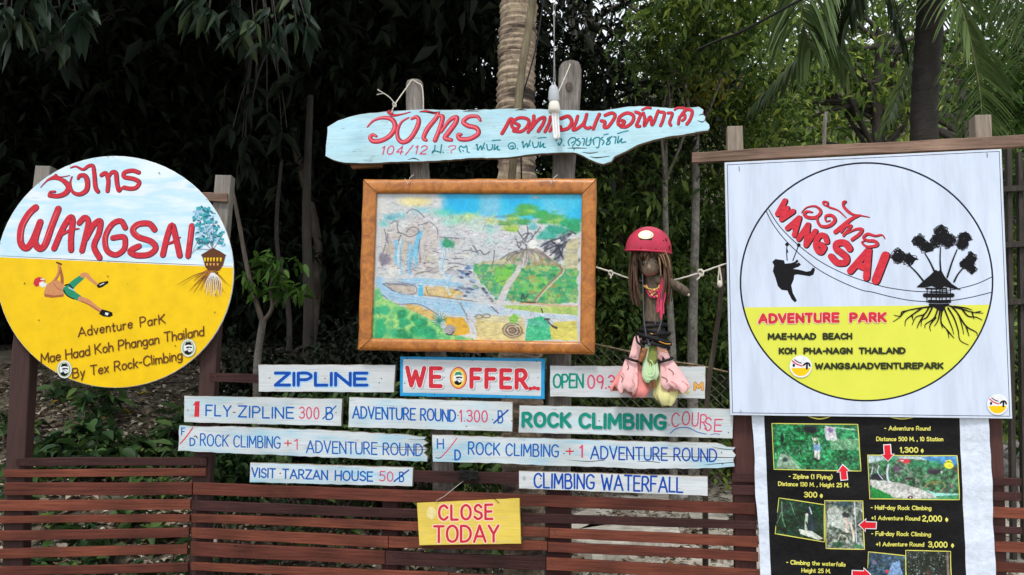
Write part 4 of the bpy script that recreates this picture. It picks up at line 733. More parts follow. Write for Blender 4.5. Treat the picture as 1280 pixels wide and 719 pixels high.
ar.poly(A4((160, 370), (240, 380), (260, 440), (230, 450)), (205, 205, 215), .8); ar.line(A4((165, 380), (235, 445)), 1.6, (90, 95, 115), .9)
ar.mottled(ar.pmask(A4((500, 490), (620, 475), (690, 500), (710, 680), (480, 690)), 1.5), [(30, 150, 110), (60, 180, 130), (100, 200, 150)], 4, 47)
for k in range(30): ar.blob(A4((rn.uniform(500, 690), rn.uniform(490, 670)))[0], 1.6, 1.2, (130, 215, 170), .7, .6)
for r_, co in ((13.5, (115, 95, 70)), (11.6, (215, 205, 180)), (9.8, (100, 75, 60)), (7.6, (205, 190, 160)), (5.6, (90, 65, 55)), (3.4, (170, 150, 130)), (2, (80, 60, 60))): ar.blob(A4((365, 600))[0], r_, r_*.78, co, .95, .12, 0, .12, 2)
ar.blob(A4((375, 500))[0], 7.8, 6, (120, 185, 45), .98, .3, 0, .5, 4); ar.blob(A4((375, 490))[0], 4, 3, (150, 205, 70), .8, .6)
for x, y in ((60, 475), (130, 468)): ar.line(A4((x-35, y), (x, y-14), (x+35, y), (x+20, y+20), (x-20, y+20), (x-35, y)), 1.3, (120, 95, 60), .9)
for q in ([(670, 490), (700, 540), (760, 570)], [(650, 500), (690, 490)], [(720, 560), (755, 578)], [(620, 400), (630, 435)], [(440, 320), (450, 270), (470, 310), (500, 270)], [(430, 340), (560, 345)]): ar.line(A4(*q), 1.8, (60, 50, 55), .9)
# the big tree and dark cliff at the right
for k in range(60):
    x, y = rn.uniform(640, 925), rn.uniform(400, 660)
    if y > 540 and x < 700: continue
    ar.blob(A2((x, y))[0], rn.uniform(3, 7), rn.uniform(1.6, 3.2), rn.choice([(60, 66, 84), (40, 42, 56), (110, 112, 124), (150, 152, 158), (80, 84, 96)]), .8, .5, rn.uniform(-.9, -.2), .4, k)
ar.mottled(ar.pmask(A2((830, 460), (935, 440), (935, 719), (810, 719)), 2), [(170, 165, 150), (205, 200, 160), (140, 140, 140)], 7, 51)
for q in ([(610, 520), (690, 470), (780, 440)], [(640, 560), (720, 520), (800, 500)], [(690, 600), (750, 540), (820, 480)], [(730, 640), (780, 600), (800, 540)], [(800, 400), (850, 370), (910, 400)], [(700, 470), (760, 520), (800, 620)]): ar.line(A2(*q), 2.2, (35, 38, 50), .85)
ar.blob(A2((765, 470))[0], 3.4, 3, (240, 240, 240), .9, .4)
for x, y, rx, ry, co in ((470, 165, 95, 32, (80, 165, 80)), (500, 200, 70, 22, (150, 195, 90)), (440, 215, 70, 18, (90, 170, 80)), (340, 235, 60, 14, (100, 165, 90)), (350, 265, 70, 18, (160, 195, 110)), (280, 305, 70, 18, (110, 160, 90)), (450, 295, 80, 20, (70, 155, 90)), (340, 355, 80, 24, (165, 195, 90)), (620, 230, 90, 30, (60, 160, 80)), (720, 250, 90, 24, (80, 165, 90)), (640, 285, 70, 20, (70, 160, 80)), (760, 285, 80, 20, (150, 195, 100)), (860, 300, 90, 34, (40, 160, 110)), (900, 340, 60, 40, (30, 150, 100)), (740, 370, 110, 34, (40, 155, 130)), (650, 420, 90, 32, (70, 175, 160)), (530, 340, 40, 24, (110, 190, 195))):
    p = A2((x, y))[0]; ar.blob(p, rx/5.2, ry/4.4, co, .95, .5, 0, .5, x); ar.line([(p[0]-rx/9, p[1]+ry/9), (p[0]+rx/9, p[1]+ry/9)], .8, (50, 120, 70), .6)
for q in ([(480, 320), (490, 400), (470, 460)], [(400, 380), (440, 440), (470, 480)], [(380, 450), (410, 530), (440, 540)], [(560, 380), (530, 440), (490, 480)], [(440, 420), (470, 400), (520, 400), (530, 440)], [(430, 480), (470, 500), (480, 540)], [(500, 400), (440, 470)], [(390, 470), (430, 500), (410, 530)], [(600, 340), (560, 400)]): ar.line(A2(*q), 1.5, (85, 80, 90), .85)
ar.blob(A2((535, 500))[0], 6.6, 6.2, (238, 240, 235), 1, .2, 0, .1)
for k in range(40):
    x = rn.uniform(300, 720); y = 560+abs(x-500)*.16; ar.line(A2((480+(x-480)*.25, 545), (x, y+rn.uniform(20, 70)), (x+rn.uniform(-20, 20), y+rn.uniform(70, 140))), .8, rn.choice([(110, 104, 108), (150, 140, 138), (90, 84, 88)]), .6)
for q in ([(0, 520), (30, 570), (60, 560), (100, 600), (150, 570)], [(190, 560), (185, 640), (170, 719)], [(250, 640), (340, 580), (430, 560), (480, 550)], [(380, 590), (440, 570)]): ar.line(A2(*q), 1.6, (90, 90, 100), .8)
ar.line(A2((180, 250), (240, 242), (300, 240)), 1.6, (130, 130, 190), .7); ar.blob(A2((550, 65))[0], 5, 2, (225, 190, 190), .8, .6)
for q in ([(548, 300), (556, 318), (552, 336), (562, 352)], [(500, 300), (497, 320), (500, 345)], [(566, 345), (560, 358), (566, 372)], [(512, 305), (510, 325), (512, 346)]):
    for j in range(4): ar.line([(x+j*1.3-2+rn.uniform(-.4, .4), y) for x, y in q], 1.0, rn.choice([(150, 200, 228), (225, 235, 242), (110, 180, 220)]), .8)
for k in range(1500):        # coloured-pencil touches everywhere
    x, y = rn.uniform(470, 724), rn.uniform(250, 426); i_x = int((x-ar.x0)/(ar.x1-ar.x0)*(ar.nx-1)); i_y = int((y-ar.y0)/(ar.y1-ar.y0)*(ar.ny-1)); cc = ar.C[i_y, i_x]; sky_ = y < 268 and x > 550
    f_ = rn.choice([.74, .84, 1.12, 1.2]) if not sky_ else 1.06; a_ = rn.uniform(0, 3.14) if cc[1] > cc[0]+8 else rn.uniform(-.35, .35); L = rn.uniform(1.2, 3.6); dx_, dy_ = L*math.cos(a_), L*math.sin(a_)
    ar.line([(x-dx_, y-dy_), (x+rn.uniform(-.6, .6), y+rn.uniform(-.6, .6)), (x+dx_, y+dy_)], rn.uniform(.5, 1.1), tuple(np.clip(cc*f_, 20, 242)), .75)
for q in ([(475, 352), (560, 356), (640, 372)], [(476, 366), (520, 372), (600, 380)], [(540, 392), (600, 396), (690, 404)]):
    for j in range(5): ar.line([(x+rn.uniform(-4, 4), y+j*1.6) for x, y in q], .6, (205, 218, 232) if j % 2 else (135, 172, 205), .55)
ar.grain(.06, 1.6)
ar.C = np.clip(ar.C.mean(-1, keepdims=True)+(ar.C-ar.C.mean(-1, keepdims=True))*1.12, 0, 245)
ar.build('painting', fp, [(468.5, 239.5), (729.5, 240.5), (727.5, 430), (462.5, 425.5)], .108, m_print('painted_map_print', .3), lambda V: np.stack([V[..., 0]*0, .0008*np.sin(V[..., 0]*40), V[..., 2]*0], -1))
m = fp.mb(); m.prism([(467, 238), (731, 239), (729, 431), (461, 427)], .1055, .008, WHITEP); m.build('backing', fp.o)
# ================================================================ ROUND SIGN
RS = Thing('round_sign', PL, 143, 485, 'big round sign, pale blue sky over yellow, with red hand-painted name and hanging climber', 'sign'); m = RS.mb(); m.base = .09
def m_round():
    m_, n, b_ = newmat('round_sign_sky_paint'); f = noise(n, objcoord(n, (1.0, 1, 4.2), False), 2.6, 3, .5); r = ramp(n, [(.36, srgb(222, 236, 244)), (.5, srgb(186, 222, 240)), (.62, srgb(226, 234, 240)), (.72, srgb(150, 208, 234))]); n.links.new(f, r.inputs[0])
    n.links.new(r.outputs[0], b_.inputs['Base Color']); b_.inputs['Roughness'].default_value = .4; bump(n, b_, noise(n, objcoord(n, (1, 1, 9), False), 14, 4, .6), .25, .002); return m_
SKYP = m_round(); cx, cy, rx, ry = 143.5, 340, 148.5, 145
m.prism([(cx+rx*math.cos(t), cy+ry*math.sin(t)) for t in [i*2*math.pi/72 for i in range(72)]], .09, .014, SKYP, .002, WHITEP)
ys = lambda x: 320+(x)*13/290
low = [(cx+(rx-.6)*math.cos(t), cy+(ry-.6)*math.sin(t)) for t in [-.25+i*(math.pi+.5)/120 for i in range(121)]]
m.poly([p for p in low if p[1] > ys(p[0])], .0902, YEL)
m.stroke([(cx-rx+2, ys(0)-.3), (cx, ys(cx)+.4), (cx+rx-2, ys(290))], .9, .0906, INK, taper=(.4, 1, .5))
c = Crop(0, 190, 4.253); OR = .091; RT_ = [(DKR, 1.5, .55, .5), (RED, 0, 0, 0)]
strokes(m, c, [([(215, 188), (250, 152), (290, 140), (332, 150), (362, 182), (350, 215), (310, 233), (262, 230)], 19, (.15, .35, .7, 1.2, 1.3, 1.1, 1)), ([(258, 228), (266, 212), (290, 210)], 9), ([(245, 150), (285, 130), (325, 132), (370, 124)], 7, (.3, 1.2, .6, .3)), ([(294, 122), (296, 124)], 11),
               ([(382, 130), (372, 165), (384, 210), (420, 224), (456, 204), (464, 165), (452, 128), (424, 124), (414, 140)], 17, (.3, .6, 1, 1.3, 1.3, 1.1, .8)), ([(374, 84), (402, 76), (440, 92), (468, 74), (492, 74), (500, 120), (506, 185), (520, 210)], 18, (.3, .5, .8, .9, 1, 1.1, 1)),
               ([(538, 122), (560, 112), (574, 150), (570, 206)], 19), ([(570, 150), (590, 110), (614, 112), (620, 160), (630, 204), (644, 192)], 19, (.5, 1, 1.1, 1, .7)), ([(736, 108), (702, 98), (660, 108), (660, 132), (708, 142), (738, 160), (722, 188), (690, 194), (658, 188)], 19)], RT_, OR)
strokes(m, c, [([(188, 294), (150, 330), (112, 400), (108, 480), (138, 510), (172, 470), (212, 372)], 32), ([(212, 372), (184, 470), (208, 512), (238, 490), (272, 395), (308, 302)], 32), ([(286, 512), (330, 410), (368, 350), (384, 362), (376, 450), (376, 520)], 29), ([(318, 446), (372, 414), (418, 407)], 13, (.8, 1, .4)),
               ([(420, 376), (448, 348), (468, 372), (452, 450), (434, 524)], 27), ([(455, 460), (498, 385), (532, 368), (524, 430), (498, 500), (528, 562)], 28), ([(664, 402), (640, 366), (594, 384), (558, 450), (566, 520), (612, 546), (656, 518), (664, 474), (652, 450), (598, 456)], 26),
               ([(820, 412), (790, 380), (732, 384), (704, 415), (732, 450), (800, 474), (826, 510), (790, 544), (722, 548), (690, 526), (736, 500)], 28), ([(864, 546), (884, 460), (912, 388), (934, 460), (954, 550)], 28), ([(880, 490), (920, 476), (958, 452)], 12, (.8, 1, .3)), ([(1018, 392), (1010, 460), (998, 552)], 27)], RT_, OR+.002)
HLP = pc('brush_highlight', 224, 96, 104)
strokes(m, c, [([(170, 320), (128, 385), (112, 470)], 6), ([(300, 318), (262, 410), (232, 490)], 6), ([(585, 396), (562, 450), (568, 500)], 5), ([(745, 384), (712, 410), (740, 446)], 5), ([(1014, 400), (1004, 480)], 6)], [(HLP, 0, 0, 0)], OR+.005)
# climber
c2 = Crop(20, 330, 4.55); ON = OR+.001
strokes(m, c2, [([(246, 4), (240, 60), (212, 104)], 15), ([(250, 20), (262, 80), (258, 140)], 20, (.6, .9, 1.2))], [(SKIND, 0, 0, 0)], ON)
strokes(m, c2, [([(246, 4), (236, 60), (208, 100)], 9)], [(SKIN, 0, 0, 0)], ON); m.stroke(c2((232, -8), (248, -2), (258, 2)), 2.2, ON, INK)
m.poly(c2((158, 165), (175, 118), (205, 98), (238, 92), (270, 118), (276, 150), (270, 186), (205, 193), (162, 187)), ON, SKIN); m.poly(c2((165, 187), (205, 193), (270, 186), (270, 172), (220, 180), (160, 170)), ON, SKIND); m.stroke(c2((212, 108), (238, 140), (262, 150)), 1.0, ON, SKIND)
m.disc(c2((150, 104))[0], 4.6, 4.4, ON, SKIN, 14); m.poly(c2((132, 108), (150, 100), (176, 112), (170, 128), (150, 134), (134, 124)), ON, WHITEP); m.poly(c2((98, 112), (106, 86), (128, 74), (152, 80), (156, 92), (132, 104), (130, 126), (112, 130)), ON, RED)
m.stroke(c2((142, 88), (160, 86)), 1.4, ON, WHITEP)
m.stroke(c2((292, 150), (330, 110), (374, 76)), 8.2, ON, GRN, taper=(1.2, 1, .75)); m.stroke(c2((290, 150), (325, 175), (362, 196)), 9, ON, GRN, taper=(1.2, 1, .8)); m.stroke(c2((278, 122), (300, 118), (322, 138)), 1.8, ON, BLACK); m.stroke(c2((272, 150), (290, 180), (330, 200)), 1.4, ON, BLACK); m.stroke(c2((300, 135), (330, 150)), 1.6, ON, SHB)
m.stroke(c2((376, 66), (398, 62), (425, 88), (465, 120)), 5, ON, SKIN, taper=(1.1, 1.1, .9, .6)); m.stroke(c2((366, 200), (410, 216), (450, 246), (492, 272)), 6, ON, SKIN, taper=(1.1, 1.1, .9, .6)); m.stroke(c2((372, 212), (430, 240), (480, 275)), 1.4, ON, SKIND)
m.poly(c2((458, 126), (475, 106), (505, 100), (524, 96), (526, 108), (490, 132), (470, 138)), ON, BLACK); m.stroke(c2((478, 120), (500, 110)), 1, ON, WHITEP); m.poly(c2((472, 284), (488, 258), (515, 264), (548, 276), (550, 294), (530, 303), (495, 298)), ON, BLACK); m.poly(c2((508, 275), (528, 280), (520, 294), (506, 288)), ON, WHITEP)
# tree house and its teal tree
rn = random.Random(31)
for k in range(430):
    t = rn.uniform(0, 6.28); r_ = math.sqrt(rn.random()); x = 1118+r_*math.cos(t)*104; y = 402+r_*math.sin(t)*136
    if y > 490 and abs(x-1130) < 60: continue
    if x < 1050 and 365 < y < 575: continue
    if (x/4.253-cx)**2/(rx-4)**2+(190+y/4.253-cy)**2/(ry-4)**2 > .985: continue
    a_ = rn.uniform(0, 3.1); L = rn.uniform(8, 18); m.stroke(c((x, y), (x+L*math.cos(a_), y+L*math.sin(a_)*.6)), rn.uniform(1.3, 3), ON, rn.choice([AQ, AQ, AQD, SHB]))
for q in ([(1128, 515), (1100, 430), (1080, 350)], [(1130, 515), (1135, 430), (1130, 340)], [(1135, 515), (1165, 470), (1190, 430)], [(1120, 515), (1060, 470), (1020, 540)], [(1100, 430), (1140, 380)], [(1120, 520), (1040, 520), (1000, 575)]): m.stroke(c(*q), .8, ON, pc('pencil_mauve', 120, 95, 120), taper=(1, .3))
m.poly(c((1066, 548), (1100, 528), (1132, 510), (1170, 528), (1204, 550), (1190, 556), (1080, 556)), ON, BRN); m.poly(c((1074, 553), (1198, 555), (1186, 600), (1168, 628), (1140, 640), (1112, 636), (1092, 612)), ON, BRN)
for x in (1084, 1100, 1116, 1132, 1150, 1168): m.poly(c((x, 562), (x+11, 562), (x+8, 582), (x+2, 582)), ON, YEL)
for x in (1096, 1114, 1132, 1152): m.poly(c((x, 592), (x+10, 592), (x+8, 604), (x+2, 604)), ON, ORG)
m.stroke(c((1120, 645), (1140, 650), (1158, 640)), 1.2, ON, BLACK)
for k in range(52):
    a_ = rn.uniform(-1.35, 1.1); L = rn.uniform(60, 200); x1 = 1128+math.sin(a_)*L*(1.15 if a_ < 0 else .6); y1 = 640+math.cos(a_)*L*.66
    if x1 > 1225: x1 = 1222
    m.stroke(c((1128+rn.uniform(-20, 20), 632), ((1128+x1)/2-10*a_, (636+y1)/2-16), (x1, y1+10)), rn.uniform(.7, 1.5), ON, rn.choice([INK, BRN, SKIND, pc('root_ochre', 170, 120, 30)]), taper=(1, .25))
for k in range(9): x = 1090+k*10; m.stroke(c((1122+k*2, 645), (x+6, 690), (x+rn.uniform(-6, 6), rn.uniform(730, 775))), 1.1, ON, WHITEP, taper=(1, .3))
text(m, c2, 'Adventure ParK', 352, 418, 852, 338, 58, 6.2, INK, ON, gap=.24, space=.7, jit=.03); text(m, c2, 'Mae Haad Koh Phangan Thailand', 140, 570, 1072, 408, 60, 6.4, INK, ON, gap=.2, space=.45, jit=.03); text(m, c2, 'By Tex Rock-Climbing', 320, 655, 948, 546, 60, 6.4, INK, ON, gap=.2, space=.5, jit=.03)
for x, y in ((275, 600), (980, 478)):
    p = c2((x, y))[0]; m.disc(p, 9.4, 11.2, ON+.006, GREYP, 24); m.disc(p, 9.0, 10.8, ON+.0062, WHITEP, 24); m.disc(p, 7.8, 9.4, ON+.0064, pc('badge_green_ring', 150, 170, 120), 24); badge(m, p[0], p[1], 9.6, ON+.007, BLACK)
rn = random.Random(77)
for k in range(46):
    t = rn.uniform(0, 6.28); r_ = rn.choice([rn.uniform(.0, .95), .992]); px_, py_ = cx+rx*r_*math.cos(t), cy+ry*r_*math.sin(t); s_ = rn.uniform(.25, .75)
    m.poly([(px_+s_*rn.uniform(.5, 1.2)*math.cos(a_), py_+s_*rn.uniform(.4, 1)*math.sin(a_)) for a_ in [j*1.05 for j in range(6)]], ON+.007, rn.choice([NAIL, INK, GREYP]))
dots(m, c2((48, 110), (905, 465), (1130, 275), (1135, 175), (522, 70), (130, 320))+c((846, 112), (572, 22), (130, 700)), .9, ON+.008); fin(RS, m, 'board')
# ================================================================ SQUARE SIGN
def m_panel():
    m_, n, b_ = newmat('sign_panel_print'); c_ = srgb(202, 214, 234); f = noise(n, objcoord(n, (5, 1, .7), False), 3, 6, .7); r = ramp(n, [(.35, tuple(x*.86 for x in c_)), (.6, c_)]); n.links.new(f, r.inputs[0])
    g = noise(n, objcoord(n, (2, 2, 2), False), 16, 7, .8); r2 = ramp(n, [(.66, (0,)*3), (.8, (.5,)*3)]); n.links.new(g, r2.inputs[0]); c2_ = mix(n, r2.outputs[0], r.outputs[0], (.28, .28, .27))
    d = noise(n, objcoord(n, (1, 1, 1), False), 1.6, 2, .5); n.links.new(c2_, b_.inputs['Base Color']); b_.inputs['Roughness'].default_value = .32; bump(n, b_, d, .35, .05); return m_
PNL = m_panel()
QS = Thing('square_sign', PM, 1088, 524, 'large white square sign with a circle emblem, red lettering and lime lower half', 'sign'); m = QS.mb(); m.base = .104
m.prism([(905.8, 203.2), (1252, 186.3), (1265.5, 523.5), (912.8, 519)], .104, .018, PNL, .002, WHITEP); OQ = .1045
NAVY = pc('navy_line', 16, 24, 46, .6)
m.stroke([(909, 206.2), (1249, 189.4), (1262.3, 520.4), (915.6, 516.1)], 1.1, OQ, NAVY, smooth=False, closed=True)
q = Crop(900, 180, 2.055); ecx, ecy, erx, ery = 1083.2, 352.4, 157.6, 148.6; rot = -.03
ell = [(ecx+erx*math.cos(t)*math.cos(rot)-ery*math.sin(t)*math.sin(rot), ecy+erx*math.cos(t)*math.sin(rot)+ery*math.sin(t)*math.cos(rot)) for t in [i*2*math.pi/96 for i in range(96)]]
ch = lambda x: 384.4-(x-931)*.0112
lo = [p for p in ell if p[1] > ch(p[0])]; lo.sort(key=lambda p: math.atan2(p[1]-370, p[0]-ecx)); m.poly([(max(lo)[0], ch(1238))]+lo+[(min(lo)[0], ch(931))], OQ, LIME)
m.stroke(ell, 2.2, OQ+.0003, NAVY, smooth=False, closed=True)
q1 = Crop(940, 230, 5.133); q2 = Crop(1090, 260, 3.994); q3 = Crop(940, 380, 4.923)
m.stroke(q1((108, 165), (160, 250), (230, 330), (330, 420), (450, 505), (600, 580), (760, 636))+q2((30, 386), (90, 400), (200, 415), (300, 418), (420, 405), (520, 380), (596, 346)), 1.1, OQ+.0005, NAVY); m.stroke(q1((92, 176), (130, 250), (200, 345), (300, 445), (420, 545), (560, 622), (700, 680))+q2((0, 420), (100, 445), (200, 463), (300, 468), (400, 462), (500, 445), (594, 422)), 1.1, OQ+.0005, NAVY)
SHD = [(BLACK, 1.0, 1.1, .9), (RED, 0, 0, 0)]
for chh, o0, e0, up, wd in (('W', (150, 176), (196, 236), (60, -68), 34), ('A', (226, 284), (266, 322), (54, -88), 33), ('N', (298, 352), (340, 388), (60, -90), 34), ('G', (394, 402), (440, 446), (44, -94), 35), ('S', (500, 486), (584, 518), (42, -128), 42), ('A', (630, 558), (722, 596), (66, -154), 44), ('I', (792, 618), (794, 619), (62, -160), 54)):
    o0, e0, _ = q1(o0, e0, (0, 0)); gw = GP[chh][0]; glyph(m, chh, o0, ((e0[0]-o0[0])/gw*1.12, (e0[1]-o0[1])/gw*1.12), (up[0]/5.133, up[1]/5.133), wd/5.133, OQ+.001, SHD)
strokes(m, q1, [([(315, 185), (350, 150), (408, 143), (440, 178), (412, 212), (362, 214), (334, 196), (352, 176), (384, 180)], 16, (.2, .5, 1, 1.2, 1.2, 1, .6)), ([(428, 190), (418, 232), (440, 268), (490, 270), (530, 236), (512, 202), (472, 206), (474, 238), (500, 234)], 16, (.5, .9, 1.2, 1.3, 1.1, .6, .4)),
                ([(484, 142), (458, 130), (458, 114), (482, 118), (490, 145), (550, 168), (600, 214)], 10, (.8, 1, 1.2, 1, .5)), ([(588, 128), (600, 112), (584, 118), (590, 150), (640, 192), (700, 202), (752, 212)], 12, (.8, 1, 1.1, 1.3, .7, .3)), ([(690, 200), (640, 222), (590, 262), (534, 308)], 26, (.5, .8, 1, 1)),
                ([(572, 308), (600, 272), (636, 268), (610, 300), (586, 330)], 15), ([(604, 318), (664, 290), (704, 290), (690, 320), (642, 356)], 17, (.5, .9, 1.2, 1.2)), ([(850, 350), (832, 326), (790, 332), (742, 320), (714, 344), (740, 362), (786, 366), (802, 392), (742, 402), (704, 376), (728, 362)], 15, (.3, .7, 1.1, 1, 1.2, 1.2, .8, .4))], [(BLACK, .8, .8, .7), (RED, .25, 0, 0)], OQ+.003)
m.poly(q1((130, 500), (150, 482), (185, 487), (205, 490), (212, 512), (250, 508), (275, 500), (288, 484), (300, 495), (280, 515), (302, 503), (314, 518), (300, 530), (262, 545), (300, 550), (350, 563), (375, 558), (388, 540), (400, 536), (404, 550), (394, 582), (370, 592), (290, 580), (272, 584), (268, 612), (252, 650), (262, 700), (288, 748), (276, 760), (256, 742), (234, 700), (228, 684), (190, 680), (166, 655), (150, 600), (134, 560), (142, 522)), OQ+.004, BLACK)
for pts in ([(225, 390), (222, 440), (226, 490)], [(300, 392), (282, 440), (262, 492)], [(225, 420), (230, 440)]): m.stroke(q1(*pts), 1.2, OQ+.004, BLACK)
for p in q1((225, 388), (300, 392)): m.disc(p, 2.4, 2.4, OQ+.004, BLACK, 10)
rn = random.Random(5)
for bx, by, brx, bry in ((130, 240, 36, 36), (185, 256, 42, 32), (235, 165, 36, 34), (275, 195, 40, 32), (345, 118, 40, 34), (325, 160, 38, 36), (380, 160, 38, 42), (460, 150, 40, 34), (450, 185, 30, 26), (495, 255, 32, 34), (470, 280, 34, 28), (500, 305, 24, 24)):
    brx *= 1.18; bry *= 1.22
    for k in range(17):
        t0 = rn.uniform(0, 6.28); pts = [(bx+brx*rn.uniform(0, .98)*math.cos(t0+j*1.9), by+bry*rn.uniform(0, .98)*math.sin(t0+j*1.9)) for j in range(7)]; m.stroke(q2(*pts), .72, OQ+.004, BLACK, caps=False)
for pts in ([(188, 288), (225, 325), (262, 372)], [(265, 228), (290, 270), (312, 318)], [(342, 200), (340, 260), (344, 320)], [(425, 208), (400, 270), (376, 345)], [(462, 292), (430, 330), (410, 368)]): m.stroke(q2(*pts), 2.0, OQ+.004, BLACK, taper=(.7, 1.2))
m.poly(q2((222, 396), (248, 372), (290, 336), (318, 308), (330, 316), (344, 308), (365, 345), (400, 380), (446, 410), (400, 402), (360, 392), (340, 410), (300, 390), (260, 398)), OQ+.004, BLACK)
for y, x0_, x1_, w_ in ((402, 270, 372, 2), (436, 264, 402, 5.2), (466, 286, 388, 4.2), (484, 290, 380, 3.4), (420, 290, 380, 1.6)): m.stroke(q2((x0_, y), ((x0_+x1_)/2, y+2), (x1_, y)), w_, OQ+.004, BLACK)
for x in (276, 298, 322, 340, 352, 372, 392): m.stroke(q2((x, 400), (x-2, 470)), 1.3, OQ+.004, BLACK)
m.poly(q2((300, 490), (330, 480), (372, 486), (352, 520), (340, 515)), OQ+.004, BLACK)
for pts in ([(320, 490), (240, 500), (170, 515), (140, 545), (105, 568)], [(170, 515), (150, 520), (140, 540), (110, 535)], [(250, 500), (200, 535), (170, 560), (165, 590)], [(200, 535), (205, 560)], [(285, 495), (262, 530), (220, 545), (200, 585)], [(300, 500), (275, 545), (250, 560), (245, 590)], [(262, 530), (235, 575), (225, 600)], [(330, 500), (310, 550), (268, 580), (265, 600)],
            [(318, 548), (290, 585), (292, 615)], [(340, 510), (330, 560), (312, 590)], [(350, 510), (345, 570), (375, 610), (385, 650)], [(345, 570), (352, 600)], [(375, 610), (410, 650)], [(360, 500), (380, 550), (400, 600), (408, 630)], [(380, 500), (410, 550), (430, 610), (440, 660), (482, 684)], [(400, 495), (430, 530), (450, 590), (458, 630)], [(430, 530), (470, 590), (520, 620), (525, 638)], [(470, 590), (485, 640)], [(390, 490), (450, 505), (500, 520), (555, 525)], [(500, 520), (510, 555)], [(450, 505), (480, 540), (520, 545), (550, 560)], [(520, 522), (545, 515)], [(410, 492), (470, 500), (500, 510)]):
    m.stroke(q2(*pts), 1.7, OQ+.004, BLACK, taper=(1.3, .45))
text(m, q3, 'ADVENTURE', 36, 124, 540, 116, 66, 16.5, [(HALO, .9, -.5, .3), (RED, 0, 0, 0)], OQ+.001, gap=.3, jit=0); text(m, q3, 'PARK', 598, 118, 830, 115, 66, 16.5, [(HALO, .9, -.5, .3), (RED, 0, 0, 0)], OQ+.001, gap=.3, jit=0)
DK = pc('dark_print', 40, 48, 24, .4)
for s_, x0_, y0_, x1_, y1_ in (('MAE-HAAD', 96, 222, 396, 221), ('BEACH', 434, 221, 618, 220), ('KOH', 164, 311, 274, 311), ('PHA-NAGN', 316, 311, 620, 310), ('THAILAND', 656, 310, 946, 309), ('WANGSAIADVENTUREPARK', 386, 404, 1180, 402)): text(m, q3, s_, x0_, y0_, x1_, y1_, 43, 10.2, DK, OQ+.001, gap=.28, jit=0)
def roundel(px, py, r):
    m.disc((px, py), r, r, OQ+.0032, WHITEP, 30); m.poly([(px-r*.84, py+r*.14), (px+r*.84, py+r*.12)]+[(px+r*.86*math.cos(t), py+r*.86*math.sin(t)) for t in [math.pi*(i+1)/16 for i in range(14)]], OQ+.0034, YEL)
    m.stroke([(px-r*.75, py-r*.5), (px-r*.35, py-r*.2), (px+r*.1, py-r*.05)], r*.13, OQ+.004, PINK); m.stroke([(px-r*.55, py-r*.6), (px-r*.2, py-r*.38), (px+.05*r, py-r*.3)], r*.1, OQ+.004, DKR); m.disc((px-r*.62, py-r*.1), r*.12, r*.16, OQ+.004, NAVY, 8)
    m.stroke([(px+r*.25, py-r*.12), (px+r*.5, py-r*.3), (px+r*.72, py-r*.26), (px+r*.82, py-r*.05)], r*.16, OQ+.004, BLACK); m.stroke([(px+r*.56, py-r*.2), (px+r*.54, py+r*.2)], r*.18, OQ+.004, BLACK)
roundel(q3((300, 385))[0][0], q3((300, 385))[0][1], 14); roundel(1247, 505.6, 13.2)
for x, y in ((924, 214), (1234, 197), (926, 515)): m.tube([m.P(x, y, .105), m.P(x+.3, y-4 if y < 300 else y-1, .112), m.P(x-.6, y-6 if y < 300 else y-2, .108)], .0012, NAIL, 5)
fin(QS, m, 'panel')
# ================================================================ PRICE BANNER
BN = Thing('price_banner', PM, 1090, 870, 'wrinkled black vinyl price banner with white side margins, hung below the square sign', 'banner')
def m_vinyl(name, c, ro=.35):
    m_, n, b_ = newmat(name); b_.inputs['Base Color'].default_value = (*c, 1); b_.inputs['Roughness'].default_value = ro
    f = noise(n, objcoord(n, (3, 3, 3), False), 7, 4, .6, .8); bump(n, b_, f, .28, .02); g = noise(n, objcoord(n, (4, 4, 4), False), 9, 5, .7); r = ramp(n, [(.3, tuple(x*.85 for x in c)), (.7, tuple(min(1, x*1.08+.004) for x in c))]); n.links.new(g, r.inputs[0]); n.links.new(r.outputs[0], b_.inputs['Base Color']); return m_
VW = m_vinyl('white_vinyl', srgb(206, 216, 232)); VB = m_vinyl('black_vinyl_print', (.004, .004, .005), .5); VB.node_tree.nodes['Principled BSDF'].inputs['Specular IOR Level'].default_value = .16
def wob(x, z): return .0035*math.sin(x*14+z*5)+.0025*math.sin(z*23+x*9)+.0015*math.sin(z*51-x*17)
OB = .082
XS = [(936.5, 950.5, 955.5, 957), (940, 951, 956.5, 958.5), (943.5, 953.5, 959, 961), (949, 955.5, 961.5, 963.5), (953, 957, 963, 965), (956, 960, 966, 968)]
YS = [518, 570, 620, 670, 719, 880]
def edge(y, k):
    if k == 0: return np.interp(y, YS, [939, 943.5, 944.5, 948.5, 951, 957])+.5*math.sin(y*.05)+.15*math.sin(y*.21)
    if k == 1: return np.interp(y, YS, [955, 957.5, 959.5, 961.5, 963.5, 969])
    if k == 2: return np.interp(y, YS, [1199.5, 1201.5, 1203.5, 1205.5, 1207.5, 1215])
    return np.interp(y, YS, [1235.5, 1238.5, 1241, 1243, 1245, 1253])+.5*math.sin(y*.045)+.15*math.sin(y*.19)
def sheet(m, ka, kb, mat, dd, nx, y0=516, y1=880, ny=70):
    vs = []
    for i in range(ny+1):
        y = y0+(y1-y0)*i/ny
        for j in range(nx+1):
            x = edge(y, ka)+(edge(y, kb)-edge(y, ka))*j/nx; p = m.P(x, y, OB+dd); vs.append((p[0], p[1]-wob(p[0]+BN.org[0], p[2]+BN.org[2]), p[2]))
    m.add(vs, [(i*(nx+1)+j, (i+1)*(nx+1)+j, (i+1)*(nx+1)+j+1, i*(nx+1)+j+1) for i in range(ny) for j in range(nx)], mat, True)
